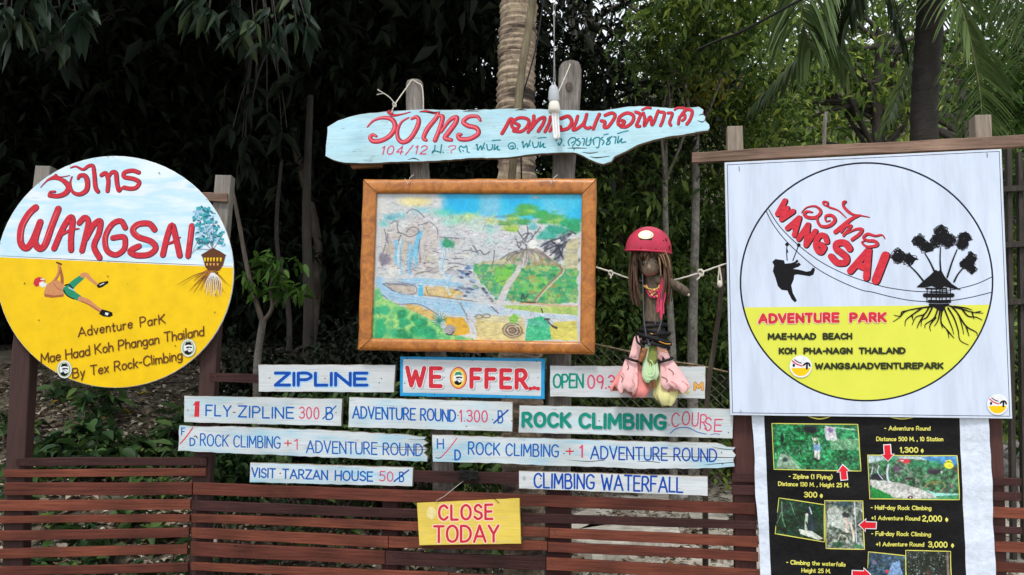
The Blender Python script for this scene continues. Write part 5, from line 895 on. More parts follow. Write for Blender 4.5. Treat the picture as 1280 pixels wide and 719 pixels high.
m = BN.mb(); sheet(m, 0, 1, VW, 0, 4); sheet(m, 1, 2, VB, 0, 50); sheet(m, 2, 3, VW, 0, 8)
class WM(MB):
    """paint that follows the banner's waves"""
    def P(s, px, py, off=0.0):
        a_ = MB.P(s, px, py, off); return (a_[0], a_[1]-wob(a_[0]+s.org[0], a_[2]+s.org[2]), a_[2])
    def stroke(s, pts, wd, off, mat, smooth=True, **k):
        if not smooth or len(pts) < 3:
            q = []
            for p0_, p1_ in zip(pts[:-1], pts[1:]):
                L = math.hypot(p1_[0]-p0_[0], p1_[1]-p0_[1]); n_ = max(1, int(L/6)); q += [(p0_[0]+(p1_[0]-p0_[0])*i/n_, p0_[1]+(p1_[1]-p0_[1])*i/n_) for i in range(n_)]
            pts = q+[pts[-1]]; smooth = False
        MB.stroke(s, pts, wd, off, mat, smooth, **k)
pm_ = WM(PM, BN.org); pm_.base = OB; c = Crop(930, 510, 3.44); OW = OB+.0012
for s_, x0_, y0_, x1_, y1_, h_ in (('- Adventure Round', 603, 97, 803, 98, 20), ('Distance 500 M. , 10 Station', 568, 143, 858, 144, 20), ('1,300', 668, 192, 748, 193, 25), ('- Zipline (1 Flying)', 192, 304, 380, 306, 20), ('Distance 130 M. , Height 25 M.', 147, 336, 452, 342, 20), ('300', 258, 386, 315, 386, 26),
        ('- Half-day Rock Climbing', 545, 438, 805, 440, 20), ('+1 Adventure Round', 547, 483, 757, 485, 20), ('2,000', 765, 488, 850, 489, 27), ('- Full-day Rock Climbing', 548, 551, 803, 553, 20), ('+1 Adventure Round', 567, 596, 776, 598, 20), ('3,000', 792, 600, 874, 601, 27),
        ('- Climbing the waterfalls', 182, 674, 437, 683, 20), ('Height 25 M.', 247, 709, 374, 713, 20), ('Distance 20 M. , Height 15 M.', 150, 800, 460, 806, 20), ('- Visit the rope bridge', 560, 838, 800, 842, 20)):
    if y0_ > 760: continue
    text(pm_, c, s_, x0_, y0_, x1_, y1_, h_, 3.3 if h_ < 22 else 4.4, MENUY, OW, gap=.24, jit=0, space=.5)
for x, y in ((765, 184), (332, 378), (870, 480), (895, 591)): pm_.disc(c((x, y))[0], 1.9, 2.4, OW, MENUY, 10); pm_.stroke(c((x, y-9), (x, y+9)), .7, OW+.0002, MENUY, smooth=False)
for x, w_ in ((325, 50), (680, 62)): pm_.stroke(c((x-w_, 34), (x-w_*.6, 42), (x, 47), (x+w_*.6, 42), (x+w_, 34)), 1.6, OW, MENUY)
PPM = m_print('banner_photo_print', .3); PH = []
def photo(name, quad, cols, seed, fn, res=1.5, base=(40, 80, 50)):
    xs = [p[0] for p in quad]; ysq = [p[1] for p in quad]; A = Art(min(xs), min(ysq), max(xs), max(ysq), res, base); A.mottled(np.ones(A.X.shape), cols, 9, seed); A.C = A.C*(.35+1.25*A.noise(3.2, seed+40)**1.2)[..., None]; A.rng = random.Random(seed); fn(A); A.C = A.C*(.72+.56*A.noise(2.4, seed+60))[..., None]; A.grain(.16, .9, seed); A.C = np.clip((A.C-95)*1.25+95, 4, 240)
    A.build(name, BN, quad, OB+.0009, PPM, lambda V: np.stack([V[..., 0]*0, -(.0035*np.sin((V[..., 0]+BN.org[0])*14+(V[..., 2]+BN.org[2])*5)+.0025*np.sin((V[..., 2]+BN.org[2])*23+(V[..., 0]+BN.org[0])*9)+.0015*np.sin((V[..., 2]+BN.org[2])*51-(V[..., 0]+BN.org[0])*17)), V[..., 2]*0], -1))
    pm_.stroke(quad, 1.1, OB+.0032, MENUY, smooth=False, closed=True)
def leaves(A, n, cols, r0=.5, r1=1.7):
    for k in range(n*2): A.blob((A.rng.uniform(A.x0, A.x1), A.rng.uniform(A.y0, A.y1)), A.rng.uniform(r0, r1), A.rng.uniform(r0, r1)*.7, A.rng.choice(cols), .8, .5, A.rng.uniform(0, 3), .4, k)
def ph1(A):
    u = lambda *p: Crop(955, 520, 7.99)(*p); leaves(A, 330, [(20, 100, 60), (60, 150, 95), (35, 120, 70), (110, 180, 130), (15, 60, 45), (80, 160, 130)])
    A.blob(u((480, 130))[0], 11, 7, (28, 22, 40), .85, .5); A.blob(u((180, 240))[0], 3, 12, (15, 35, 35), .8, .5); A.poly(u((625, 95), (735, 110), (750, 250), (640, 240)), (196, 186, 200), .9, 1.2); A.blob(u((685, 140))[0], 4.5, 4, (120, 100, 150), .8, .5)
    A.poly(u((100, 540), (150, 380), (260, 420), (360, 540)), (165, 175, 160), .75, 1.5); A.blob(u((200, 450))[0], 5, 4, (30, 40, 50), .8, .5); A.line(u((740, 110), (940, 130)), .9, (215, 220, 220), .8); A.line(u((200, 370), (400, 540)), 1.3, (150, 190, 160), .6)
    A.line(u((492, 210), (505, 260), (530, 300), (560, 280), (540, 215)), 1.3, (215, 190, 180), .95); A.blob(u((520, 235))[0], 2, 2.2, (225, 215, 215), .95, .3); A.poly(u((500, 280), (570, 290), (575, 360), (500, 360)), (120, 150, 185), .95); A.line(u((520, 360), (515, 420)), 3, (205, 190, 195)); A.line(u((550, 360), (548, 430)), 3, (205, 190, 195)); A.line(u((510, 430), (530, 460), (550, 450)), 2, (25, 25, 35)); A.line(u((500, 90), (500, 210)), .6, (20, 20, 30)); A.line(u((530, 90), (535, 210)), .6, (20, 20, 30))
    A.mottled((A.Y > 548) & (A.X > 1040) & (A.Y < 562), [(120, 160, 120), (170, 190, 165), (60, 110, 70)], 3, 8, .6)
photo('banner_photo', c((120, 67), (490, 71), (504, 272), (129, 264)), [(15, 60, 40), (30, 110, 65), (60, 150, 100), (20, 80, 60)], 2, ph1)
def ph2(A):
    u = lambda *p: Crop(1080, 560, 9.585)(*p); leaves(A, 260, [(20, 90, 60), (70, 150, 100), (110, 90, 100), (60, 50, 60), (40, 120, 80)])
    A.poly(u((40, 80), (1140, 80), (1130, 180), (900, 150), (600, 130), (300, 140), (60, 180)), (190, 210, 220), .8, 1); A.poly(u((700, 110), (1130, 85), (1130, 220), (950, 190), (800, 150)), (60, 130, 190), .85, 1)
    leaves_ = [(60, 180, 330, 130), (60, 150, 650, 190), (60, 140, 850, 190)]
    for _, r_, x, y in leaves_: A.blob(u((x, y))[0], 13, 6, (50, 140, 95), .75, .6, 0, .6, x)
    A.poly(u((80, 330), (180, 310), (260, 390), (90, 390)), (30, 20, 40), .85, 1); A.blob(u((400, 250))[0], 9, 3.5, (100, 75, 105), .8, .5); A.blob(u((850, 280))[0], 14, 4, (55, 40, 60), .85, .5); A.blob(u((940, 285))[0], 1.6, 1.6, (240, 225, 230)); A.blob(u((540, 370))[0], 6, 2, (60, 40, 50), .8)
    for q_ in ([(300, 200), (285, 260), (280, 350), (300, 460)], [(180, 220), (165, 300), (220, 380)], [(105, 230), (85, 320)]): A.line(u(*q_), 2.4 if q_[0][0] == 300 else 1.2, (200, 215, 235), .9)
    A.poly(u((70, 390), (300, 400), (480, 440), (700, 500), (900, 600), (900, 620), (300, 600), (60, 450)), (195, 192, 192), .85, 1.5); A.poly(u((730, 500), (860, 540), (1140, 550), (1140, 565), (860, 580)), (150, 215, 205), .9); A.poly(u((65, 465), (200, 520), (330, 590), (330, 620), (75, 610)), (30, 130, 60), .95, 1)
    A.poly(u((1000, 570), (1140, 570), (1140, 620), (700, 620)), (70, 150, 110), .7, 1); A.blob(u((550, 600))[0], 4, 2.6, (60, 20, 35)); A.blob(u((550, 600))[0], 1.2, 1.2, (230, 220, 225)); A.line(u((700, 490), (840, 400), (980, 440), (900, 540)), 1.2, (170, 150, 110), .8); A.blob(u((850, 420))[0], 14, 5, (120, 115, 70), .5, .6)
    A.blob(u((500, 155))[0], 8, 2.6, (205, 60, 75), .9, .3, .1, .6, 3); A.blob(u((460, 150))[0], 3, 1, (240, 220, 225), .8); A.blob(u((1035, 195))[0], 6.6, 6.2, (214, 208, 60), .98, .12); A.line(u((990, 170), (1035, 160), (1080, 175)), 1.1, (60, 80, 40), .8)
photo('banner_photo', c((532, 203), (918, 206), (927, 395), (541, 391)), [(60, 90, 70), (110, 120, 110), (70, 130, 90), (130, 110, 110)], 3, ph2)
def ph3(A):
    leaves(A, 120, [(10, 30, 20), (30, 90, 55), (15, 55, 35), (60, 130, 90)]); u = lambda *p: Crop(955, 615, 5.02)(*p)
    for q_ in ([(92, 60), (105, 180), (130, 250)], [(150, 60), (185, 150)], [(75, 230), (100, 130)]): A.line(u(*q_), .8, (170, 185, 160), .7)
    A.line(u((275, 75), (300, 180), (300, 270)), 3.4, (50, 60, 90), .9); A.line(u((280, 75), (295, 120)), 1.8, (190, 200, 210), .9); A.line(u((265, 130), (262, 180), (262, 240)), 3.6, (170, 175, 165), .95); A.blob(u((264, 135))[0], 2, 2.2, (225, 225, 215)); A.line(u((262, 190), (280, 250)), 2, (30, 40, 60)); A.poly(u((215, 250), (300, 250), (370, 290), (340, 305), (230, 285)), (205, 210, 200), .9, .6)
photo('banner_photo', c((151, 388), (345, 416), (345, 576), (134, 541)), [(10, 25, 18), (25, 70, 45), (12, 40, 30)], 4, ph3)
def ph4(A):
    u = lambda *p: Crop(955, 615, 5.02)(*p); leaves(A, 120, [(95, 105, 95), (150, 160, 150), (50, 70, 55), (30, 45, 40)]); A.poly(u((390, 120), (450, 90), (560, 180), (520, 260), (400, 200)), (180, 188, 182), .8, 1); A.blob(u((500, 75))[0], 14, 4, (50, 80, 95), .7)
    A.line(u((575, 60), (580, 320)), 1.1, (190, 205, 230), .95); A.blob(u((515, 145))[0], 6, 4, (45, 50, 50), .85); A.line(u((520, 170), (515, 240), (525, 250)), 2.6, (214, 190, 175)); A.line(u((545, 200), (560, 260), (562, 300)), 2.8, (214, 190, 175)); A.line(u((500, 170), (540, 190)), 3, (190, 180, 175)); A.line(u((460, 300), (480, 270), (520, 290), (510, 310)), 1.1, (190, 185, 170)); A.blob(u((460, 330))[0], 9, 3.5, (35, 80, 50), .8); A.blob(u((590, 340))[0], 7, 3, (50, 110, 65), .8)
photo('banner_photo', c((346, 398), (511, 400), (517, 607), (353, 604)), [(60, 75, 65), (120, 130, 120), (160, 165, 160)], 5, ph4)
def ph5(A):
    u = lambda *p: Crop(955, 615, 5.02)(*p); leaves(A, 130, [(40, 60, 90), (90, 110, 140), (30, 70, 50), (60, 90, 70)]); A.poly(u((800, 440), (850, 420), (880, 540), (780, 600), (770, 520)), (130, 160, 200), .85, 2); A.blob(u((690, 440))[0], 4, 3, (120, 100, 120), .8); A.blob(u((770, 495))[0], 2.6, 3, (190, 60, 70), .9)
photo('banner_photo', c((534, 618), (696, 637), (696, 790), (529, 780)), [(30, 50, 60), (70, 95, 120), (50, 80, 60)], 6, ph5)
def ph6(A):
    leaves(A, 260, [(20, 26, 24), (50, 60, 48), (15, 18, 18), (170, 180, 190), (90, 110, 80)], .5, 1.5); A.line([(A.x1-4, A.y0), (A.x1-3, A.y1)], 3, (120, 115, 105)); A.blob(((A.x0+A.x1)/2, A.y0+28), 4, 6, (90, 60, 55), .7)
photo('banner_photo', c((697, 614), (887, 616), (893, 790), (700, 788)), [(18, 24, 22), (50, 60, 50), (30, 38, 34)], 7, ph6)
def arrow(tip, tail, wid, head):
    tx, ty = tip; bx, by = tail; L = math.hypot(tx-bx, ty-by); dx, dy = (tx-bx)/L, (ty-by)/L; nx, ny = -dy, dx
    for g_, mt, o in ((1.1, WHITEP, .016), (0, ARR, .024)):
        w2, h2 = wid/2+g_, head/2+g_*1.6; t_ = (tx+dx*g_*1.5, ty+dy*g_*1.5); hb = (tx-dx*head*.55, ty-dy*head*.55); hb = (hb[0]-dx*g_*.6, hb[1]-dy*g_*.6); b_ = (bx-dx*g_, by-dy*g_)
        pm_.poly([t_, (hb[0]+nx*h2, hb[1]+ny*h2), (hb[0]+nx*w2, hb[1]+ny*w2), (b_[0]+nx*w2, b_[1]+ny*w2), (b_[0]-nx*w2, b_[1]-ny*w2), (hb[0]-nx*w2, hb[1]-ny*w2), (hb[0]-nx*h2, hb[1]-ny*h2)], OB+o, mt)
for tip, tail in (((425, 246), (431, 308)), ((619, 227), (615, 160)), ((496, 503), (568, 506)), ((541, 715), (466, 713))): arrow(c(tip)[0], c(tail)[0], 7.5, 14)
for f_ in pm_.f: pass
b0 = len(m.v); mm = {i: m.mi(x) for i, x in enumerate(pm_.mats)}
m.v += pm_.v; m.f += [tuple(b0+i for i in f_) for f_ in pm_.f]; m.m += [mm[i] for i in pm_.m]; m.sm += pm_.sm; m.build('banner_sheet', BN.o)
# ================================================================ CORDS AND BULB
ROPE = m_plain('white_cord', (.62, .58, .50), .8, .15, 120, bmp=.4)
def cord(name, pl, pts, rad, label, cat='rope', group=None, mat=None, knots=()):
    t_ = Thing(name, pl, pts[0][0], pts[0][1], label, cat, group, off=pts[0][2]); m_ = t_.mb(); P = cr([m_.P(*p) for p in pts], 14); m_.tube(P, rad, mat or ROPE, 10, mod=(lambda i, a: 1+.16*math.cos(3*a+i*1.3)) if mat is None else None)
    for kx, ky, ko, r_ in knots:
        for j in range(3): q_ = [m_.P(kx+r_*math.cos(a_+j)*.8, ky+r_*math.sin(a_+j*1.3), ko+.008*math.sin(a_*2+j)) for a_ in [i*.55 for i in range(13)]]; m_.tube(cr(q_, 2), rad*.9, mat or ROPE, 6)
    m_.build('cord', t_.o); return t_
cord('tying_cord', PM, [(489.5, 141, .094), (491, 136, .098), (494, 130, .09), (500, 121, .06), (508, 110, .02), (515, 100.5, -.01), (521, 103.5, -.01), (527, 107.5, -.012), (529, 122, -.004), (529, 137, .0)], .0032, 'white cord over the left grey log, knotted to the pale blue plank', group='cords tying the address plank', knots=[(493, 131, .092, 2.6)])
tc = cord('cord_end', PM, [(493, 129, .094), (487, 122, .1), (480, 117, .1), (475, 114, .11), (472, 112, .11)], .0028, 'frayed loose cord end sticking out left of the knot', group='cords tying the address plank'); m = tc.mb(); m.tube([m.P(480, 117, .1), m.P(475, 117.5, .105), (m.P(471, 118.5, .11))], .0024, ROPE, 6); m.build('strand', tc.o)
cord('tying_cord', PM, [(713, 80, .03), (709, 90, .045), (703, 104, .07), (697, 118, .10), (693, 135, .11), (690, 141, .10)], .0030, 'white cord from the top of the right grey log down behind the bulb', group='cords tying the address plank')
bt = Thing('hanging_bulb', PM, 694, 173, 'white energy-saving bulb hanging on its flex in front of the pale blue plank', 'light bulb', off=.16); m = bt.mb(); OBB = .16
m.tube(cr([m.P(696, -60, .10), m.P(694, 0, .13), m.P(692.5, 60, .15), m.P(692, 98, OBB), m.P(690, 106, OBB), m.P(692, 112, OBB)], 6), .0016, pc('grey_flex', 130, 138, 146), 6); m.tube(cr([m.P(690, -60, .10), m.P(692, 20, .13), m.P(693.5, 90, .155), m.P(694, 110, OBB)], 6), .0012, ROPE, 5); m.build('flex', bt.o)
SOCK = m_plain('grey_socket_plastic', (.42, .45, .48), .4, .05, 20); BASE = m_plain('bulb_base_plastic', (.72, .70, .62), .35, .04, 20); TUBEG = m_plain('white_bulb_glass', (.82, .83, .82), .15, .02, 10)
m = bt.mb(); m.tube([m.P(691.5, 107, OBB), m.P(691.6, 109, OBB), m.P(692, 114, OBB), m.P(692.3, 122, OBB), m.P(692.4, 127, OBB)], [.012, .020, .026, .029, .026], SOCK, 16)
m.tube([m.P(692.2, 108.5, OBB), m.P(690, 104.5, OBB), m.P(692.6, 103, OBB), m.P(694.5, 108, OBB)], .0035, SOCK, 6); m.build('socket', bt.o)
m = bt.mb(); m.tube([m.P(692.4, 126.5, OBB), m.P(692.6, 130, OBB), m.P(692.8, 137, OBB), m.P(693, 141, OBB), m.P(693, 142, OBB)], [.022, .027, .032, .028, .016], BASE, 16); m.build('bulb_base', bt.o)
m = bt.mb()
for x0_, x1_, dd in ((690.8, 694.6, .008), (694, 697.4, -.006)):
    m.tube(cr([m.P(x0_, 141, OBB+dd), m.P(x0_+1.2, 158, OBB+dd), m.P(x0_+2.2, 170, OBB+dd), m.P((x0_+x1_)/2+1.6, 173, OBB+dd), m.P(x1_+1.2, 169, OBB+dd), m.P(x1_+.4, 158, OBB+dd), m.P(x1_-.8, 141, OBB+dd)], 5), .0065, TUBEG, 8)
m.build('glass_tube', bt.o)
R1 = cord('line_rope', PM, [(745, 334, .10), (765, 340.5, .09), (790, 349, .085), (815, 352, .07), (840, 350.5, .085), (872, 342, .09), (907, 330, .07), (930, 326, .05)], .0042, 'white cord strung from the picture frame to the square sign, holding the doll', knots=[(763.5, 341.5, .092, 3.2), (876, 341, .092, 4)])
m = R1.mb(); m.tube(cr([m.P(877, 342, .1), m.P(874, 347, .1), m.P(871, 350, .1)], 3), .004, ROPE, 6); m.build('loose_end', R1.o); m = R1.mb(); m.tube(cr([m.P(762, 342, .1), m.P(764, 346, .1), m.P(763, 348, .1)], 3), .0036, ROPE, 6); m.build('loose_end', R1.o); m = R1.mb()
m.tube(cr([m.P(899, 333, .08), m.P(898.5, 342, .08), m.P(897.5, 350, .08), m.P(898.5, 357, .08), m.P(902, 356, .08), m.P(901.5, 348, .08), m.P(900, 338, .08), m.P(899, 333, .08)], 4), .0038, ROPE, 6); m.ell(m.P(899.8, 355, .08), (.014, .008, .018), ROPE, 8, 6); m.build('knot', R1.o)
# ================================================================ DOLL
WOODD = m_log('doll_driftwood', (.05, .036, .026), (.22, .165, .115), scv=(30, 30, 6)); HAIR = m_log('doll_fibre_hair', (.03, .016, .009), (.16, .085, .045), scv=(60, 60, 10)); FACE = m_log('doll_coconut_face', (.26, .185, .13), (.62, .48, .36), scv=(40, 40, 20))
HEL = m_plain('red_helmet_plastic', (.46, .035, .075), .30, .06, 14, bmp=.02); BLK = m_plain('black_webbing', (.012, .012, .014), .7, .2, 60); FP = pc('pink_cloth', 228, 180, 180, .85, .08, 14); FP2 = pc('coral_cloth', 222, 138, 134, .85, .08, 14); FY = pc('yellow_cloth', 218, 214, 150, .85, .06, 14); FG = pc('pale_green_cloth', 188, 214, 176, .85, .06, 14)
D = Thing('doll', PM, 820, 505, 'wooden doll with red climbing helmet, fibre hair and pink cloth legs', 'doll', off=.14); OD = .14
m = D.mb(); n_ = 12
m.tube(cr([m.P(813, 342, OD-.01), m.P(816, 356, OD), m.P(816, 372, OD), m.P(817, 390, OD), m.P(816.5, 405, OD), m.P(818, 425, OD)], 4), [x*.98 for x in np.interp(np.linspace(0, 1, 21), [0, .15, .4, .7, 1], [.026, .040, .042, .044, .048])], WOODD, 14, mod=lambda i, a_: 1+.06*math.sin(3*a_+i*.3)+.03*math.sin(7*a_))
m.tube(cr([m.P(812, 352, OD), m.P(826, 350, OD+.02), m.P(840, 355, OD+.03), m.P(852, 361, OD+.04), m.P(860, 368, OD+.045)], 4), [.026, .028, .030, .030, .028, .027, .026, .026, .025, .025, .024, .023, .022, .021, .020, .018, .012], WOODD, 12, mod=lambda i, a_: 1+.05*math.sin(2*a_+i*.5))
m.build('body', D.o); m = D.mb(); m.ell(m.P(860.5, 368.5, OD+.05), (.007, .006, .008), pc('cut_branch_end', 190, 178, 160), 8, 5); m.build('hand_stub', D.o)
hc = None
m = D.mb(); h0 = m.P(812.5, 329, OD+.02); m.ell(h0, (.056, .052, .070), FACE, 20, 14, mod=lambda a_, ph: 1+.02*math.sin(5*a_+ph*3)); m.build('head', D.o)
def fpnt(px, py, o=.075): m_ = D.mb(); return m_.P(px, py, OD+o)
for ex, ey in ((805.5, 328), (819, 326.5)): m = D.mb(); m.ell(fpnt(ex, ey, .062), (.013, .008, .010), pc('eye_socket', 74, 70, 74), 12, 8); m.ell(fpnt(ex+.4, ey, .068), (.008, .005, .007), pc('eye_white', 205, 206, 208), 10, 6); m.ell(fpnt(ex+.5, ey+.2, .073), (.0035, .003, .004), BLACK, 8, 6); m.build('eye', D.o)
m = D.mb(); m.tube([fpnt(812, 324, .060), fpnt(811.8, 330, .073), fpnt(811.5, 335, .082), fpnt(811.5, 338, .070)], [.005, .009, .013, .008], FACE, 10); m.build('nose', D.o)
m = D.mb(); m.tube(cr([fpnt(804, 340, .056), fpnt(809, 343.5, .064), fpnt(816, 343.5, .064), fpnt(820, 339.5, .056)], 4), .0042, pc('doll_lips', 120, 60, 50), 6); m.build('mouth', D.o)
m = D.mb(); rn = random.Random(8)
for k in range(175):      # strands hang from under the helmet, longer at the sides and back
    a_ = rn.uniform(0, 2*math.pi); fr = math.sin(a_) < -.55      # front is toward the camera: local -y
    r0 = rn.uniform(.066, .088); x0_, y0_ = h0[0]+r0*math.cos(a_)*1.0, h0[1]+r0*math.sin(a_)*.9; z0_ = h0[2]+.055
    if fr and abs(math.cos(a_)) < .5: L = rn.uniform(.02, .045)
    elif fr and abs(math.cos(a_)) < .74: L = rn.uniform(.03, .07) if rn.random() < .75 else rn.uniform(.06, .11)
    else: L = rn.uniform(.17, .27)
    sw = rn.uniform(-.012, .012); pts = [(x0_*1+0, y0_, z0_), (x0_+.012*math.cos(a_)+sw*.4, y0_+.012*math.sin(a_), z0_-L*.4), (x0_+.010*math.cos(a_)+sw, y0_+.014*math.sin(a_), z0_-L*.75), (x0_-.004*math.cos(a_)+sw*1.4, y0_+.004*math.sin(a_), z0_-L)]
    m.tube(cr(pts, 3), [.0058]*3+[.0052]*3+[.004]*2+[.003]*2, HAIR, 5)
for (q0, q1_, q2_) in (((830, 312), (836, 325), (838, 338)), ((824, 312), (830, 322), (833, 334)), ((818, 312), (826, 320), (830, 330)), ((814, 314), (810, 320), (808, 327)), ((822, 314), (825, 330), (826, 345))):
    m.tube(cr([fpnt(*q0, .085), fpnt(*q1_, .10), fpnt(*q2_, .095)], 4), [.0042]*5+[.0035]*4, m_plain('pale_fibre', (.26, .16, .09), .8, .2, 60), 5)
m.build('hair', D.o)
m = D.mb(); hh = m.P(810.5, 311.5, OD+.012); tilt = .10
vs0 = len(m.v); m.ell((0, 0, 0), (.113, .112, .112), HEL, 40, 14, 0, .54, mod=lambda a_, ph: 1+.0*a_)
m.tube([(math.cos(t)*.114, math.sin(t)*.113, -.013) for t in [i*2*math.pi/40 for i in range(41)]], .005, HEL, 6, caps=False)
R_ = Matrix.Rotation(.09, 3, 'Y') @ Matrix.Rotation(.10, 3, 'X')
m.v = [tuple(R_ @ Vector(p)+Vector(hh)) for p in m.v]; hm = m.build('helmet', D.o)
def hpt(az, el, r_=.114):       # a point on the helmet shell; az 0 faces the camera side
    v_ = Vector((math.sin(az)*math.cos(el), -math.cos(az)*math.cos(el), math.sin(el)))*r_; return R_ @ v_+Vector(hh)
def patch(az, el, w_, h_, mat, r_, nm, n=24):
    q_ = D.mb(); q_.add([hpt(az, el, r_+.0006)]+[hpt(az+w_*math.cos(t), el+h_*math.sin(t), r_) for t in [i*2*math.pi/n for i in range(n)]], [(0, 1+i, 1+(i+1) % n) for i in range(n)], mat, True); q_.build(nm, D.o)
q_ = D.mb(); NG = 6; q_.add([hpt(-.12+.56*(i/NG-.5), .60+.50*(j/NG-.5), .1136) for j in range(NG+1) for i in range(NG+1)], [(j*(NG+1)+i, j*(NG+1)+i+1, (j+1)*(NG+1)+i+1, (j+1)*(NG+1)+i) for j in range(NG) for i in range(NG)], BLK, True); q_.build('sticker_back', D.o)
patch(-.16, .62, .40, .24, pc('sticker_cream', 222, 222, 178), .1143, 'sticker'); patch(-.16, .62, .30, .17, pc('sticker_centre', 232, 230, 206), .1148, 'sticker_mark')
for az, el in ((.95, .42), (1.15, .10)): patch(az, el, .05, .09, BLK, .1141, 'vent_hole', 12)
for az, el in ((-.3, -.02), (.35, -.03), (.75, .38)): q_ = D.mb(); q_.ell(hpt(az, el, .115), (.003, .003, .003), NAIL, 8, 5); q_.build('rivet', D.o)
# necklaces, tassel, straps
m = D.mb(); rn = random.Random(12); PB = pc('pink_beads', 214, 70, 110); OBD = pc('orange_beads', 228, 170, 110)
for j, (w_, y1_, mt) in enumerate(((10, 372, PB), (8, 367, OBD), (12, 362, pc('yellow_beads', 190, 160, 80)))):
    for t in np.linspace(-1, 1, 26): p = m.P(816+w_*t, 357+(y1_-357)*(1-t*t), OD+.052+.004*j-.012*t*t); m.ell(p, (.0042,)*3, mt, 6, 4)
for k in range(7): a_ = k*.9; m.ell(m.P(819+4.6*math.cos(a_), 367+4.6*math.sin(a_), OD+.062), (.007, .005, .007), OBD if k % 2 else PB, 8, 5)
m.build('necklace', D.o); m = D.mb()
for k in range(16): x = 821+rn.uniform(0, 9); m.tube(cr([m.P(828+rn.uniform(-1, 1), 345+rn.uniform(0, 8), OD+.06), m.P(x+2, 366, OD+.066), m.P(x, 380, OD+.062), m.P(x+rn.uniform(-1, 1), rn.uniform(388, 401), OD+.060)], 3), .0026, rn.choice([PB, PB, pc('tassel_rose', 200, 90, 130), RED]), 5)
m.build('tassel', D.o)
m = D.mb(); rr = .0045
for q_ in ([(803, 342), (804, 370), (805, 400), (808, 420), (812, 430)], [(830, 352), (828, 380), (827, 400), (820, 420), (812, 431)]): m.tube(cr([m.P(x, y, OD+.056) for x, y in q_], 5), rr*.8, pc('grey_cord', 88, 82, 92), 6)
m.ell(m.P(811.5, 431, OD+.06), (.008, .006, .008), pc('grey_knot', 88, 82, 92), 8, 6); m.build('neck_cord', D.o)
m = D.mb(); m.ell(m.P(818, 419, OD), (.060, .045, .062), BLK, 18, 12, mod=lambda a_, ph: 1+.06*math.sin(6*a_+ph*4))
for k, (yc, rx_, tl, wd_) in enumerate(((408, .060, -.10, .016), (415, .072, .18, .016), (424, .080, .30, .020), (431, .074, .22, .016), (419, .078, -.12, .014), (404, .052, .1, .012))):
    ctr = m.P(818, yc, OD); N_ = 32; vs = []
    for i in range(N_):
        t = 2*math.pi*i/N_; x, y = math.cos(t)*rx_, math.sin(t)*rx_*.8
        for dr, dz in ((0, wd_/2), (.003, wd_/2), (.003, -wd_/2), (0, -wd_/2)): vs.append((ctr[0]+x*(1+dr/rx_), ctr[1]+y*(1+dr/rx_), ctr[2]+dz-x*tl))
    m.add(vs, [(i*4+j, i*4+(j+1) % 4, ((i+1) % N_)*4+(j+1) % 4, ((i+1) % N_)*4+j) for i in range(N_) for j in range(4)], BLK, True)
m.tube(cr([m.P(795, 418, OD+.05), m.P(797, 428, OD+.07), m.P(806, 434, OD+.075)], 4), .005, BLK, 6)
m.build('harness', D.o); OS = pc('orange_stitching', 205, 140, 60)
for q_ in ([(824, 427), (832, 430), (838, 430)], [(822, 435), (830, 440), (835, 440)], [(813, 417), (816, 417.5)]): m = D.mb(); m.tube(cr([m.P(x, y, OD+.082 - .002*abs(x-824)) for x, y in q_], 4), .0028, OS, 5); m.build('stitching', D.o)
def pouch(name, top, bot, rt, rb, mat, fold, seed, squash=.55, flare=1.0, ny=14, nu=48, wrap=.1):
    """hanging cloth gathered at the top, with folds that open downwards"""
    m_ = D.mb(); A_ = Vector(m_.P(*top)); B_ = Vector(m_.P(*bot)); r_ = random.Random(seed); p1_, p2_, p3_ = r_.uniform(0, 6), r_.uniform(0, 6), r_.uniform(0, 6); vs = []
    for i in range(ny+1):
        t = i/ny; c_ = A_.lerp(B_, t); ra = rt+(rb*.92-rt)*(t**.7)*flare
        if t > .8: ra *= 1-((t-.8)/.2)**2*.42
        for j in range(nu):
            a_ = 2*math.pi*j/nu; f_ = 1+fold*t**.7*(.75*abs(math.sin(2.5*a_+p1_+t*.8))-.35+.30*math.sin(9*a_+p2_+t*2)+.55*math.sin(2*a_+p3_+t)+.12*math.sin(17*a_+p1_+5*t))
            vs.append((c_.x+math.cos(a_)*ra*f_, c_.y+math.sin(a_)*ra*f_*squash, c_.z+t*t*(.012*math.sin(2*a_+p2_)+.005*math.sin(5*a_+p1_))))
    m_.add(vs, [(i*nu+j, i*nu+(j+1) % nu, (i+1)*nu+(j+1) % nu, (i+1)*nu+j) for i in range(ny) for j in range(nu)], mat, True)
    if name == 'cloth_leg':      # faded marks printed on the cloth
        for k_ in range(5):
            i_, j_ = r_.randint(3, ny-3), r_.randint(int(nu*.6), int(nu*.9)); p_ = [Vector(vs[(i_+d_)*nu+(j_+e_) % nu])+Vector((0, -.0025, 0)) for d_, e_ in ((-1, 0), (0, 2), (1, 3), (2, 2))]; m_.tube(cr([tuple(v) for v in p_], 3), .0016, BRN if k_ % 2 else FP2, 4)
    m_.add(vs[-nu:], [tuple(range(nu))], mat, True); return m_.build(name, D.o)
pouch('thigh_cloth', (798, 420, OD+.015), (792, 450, OD+.02), .018, .030, FP, .1, 1); pouch('thigh_cloth', (824, 432, OD+.02), (831, 450, OD+.03), .030, .030, FP, .12, 2)
pouch('green_cloth', (812, 430, OD+.02), (813, 476, OD+.045), .020, .046, FG, .16, 3); pouch('moss_cloth', (817, 428, OD+.03), (815, 456, OD+.05), .014, .024, pc('moss_green_cloth', 118, 128, 66, .85), .2, 9)
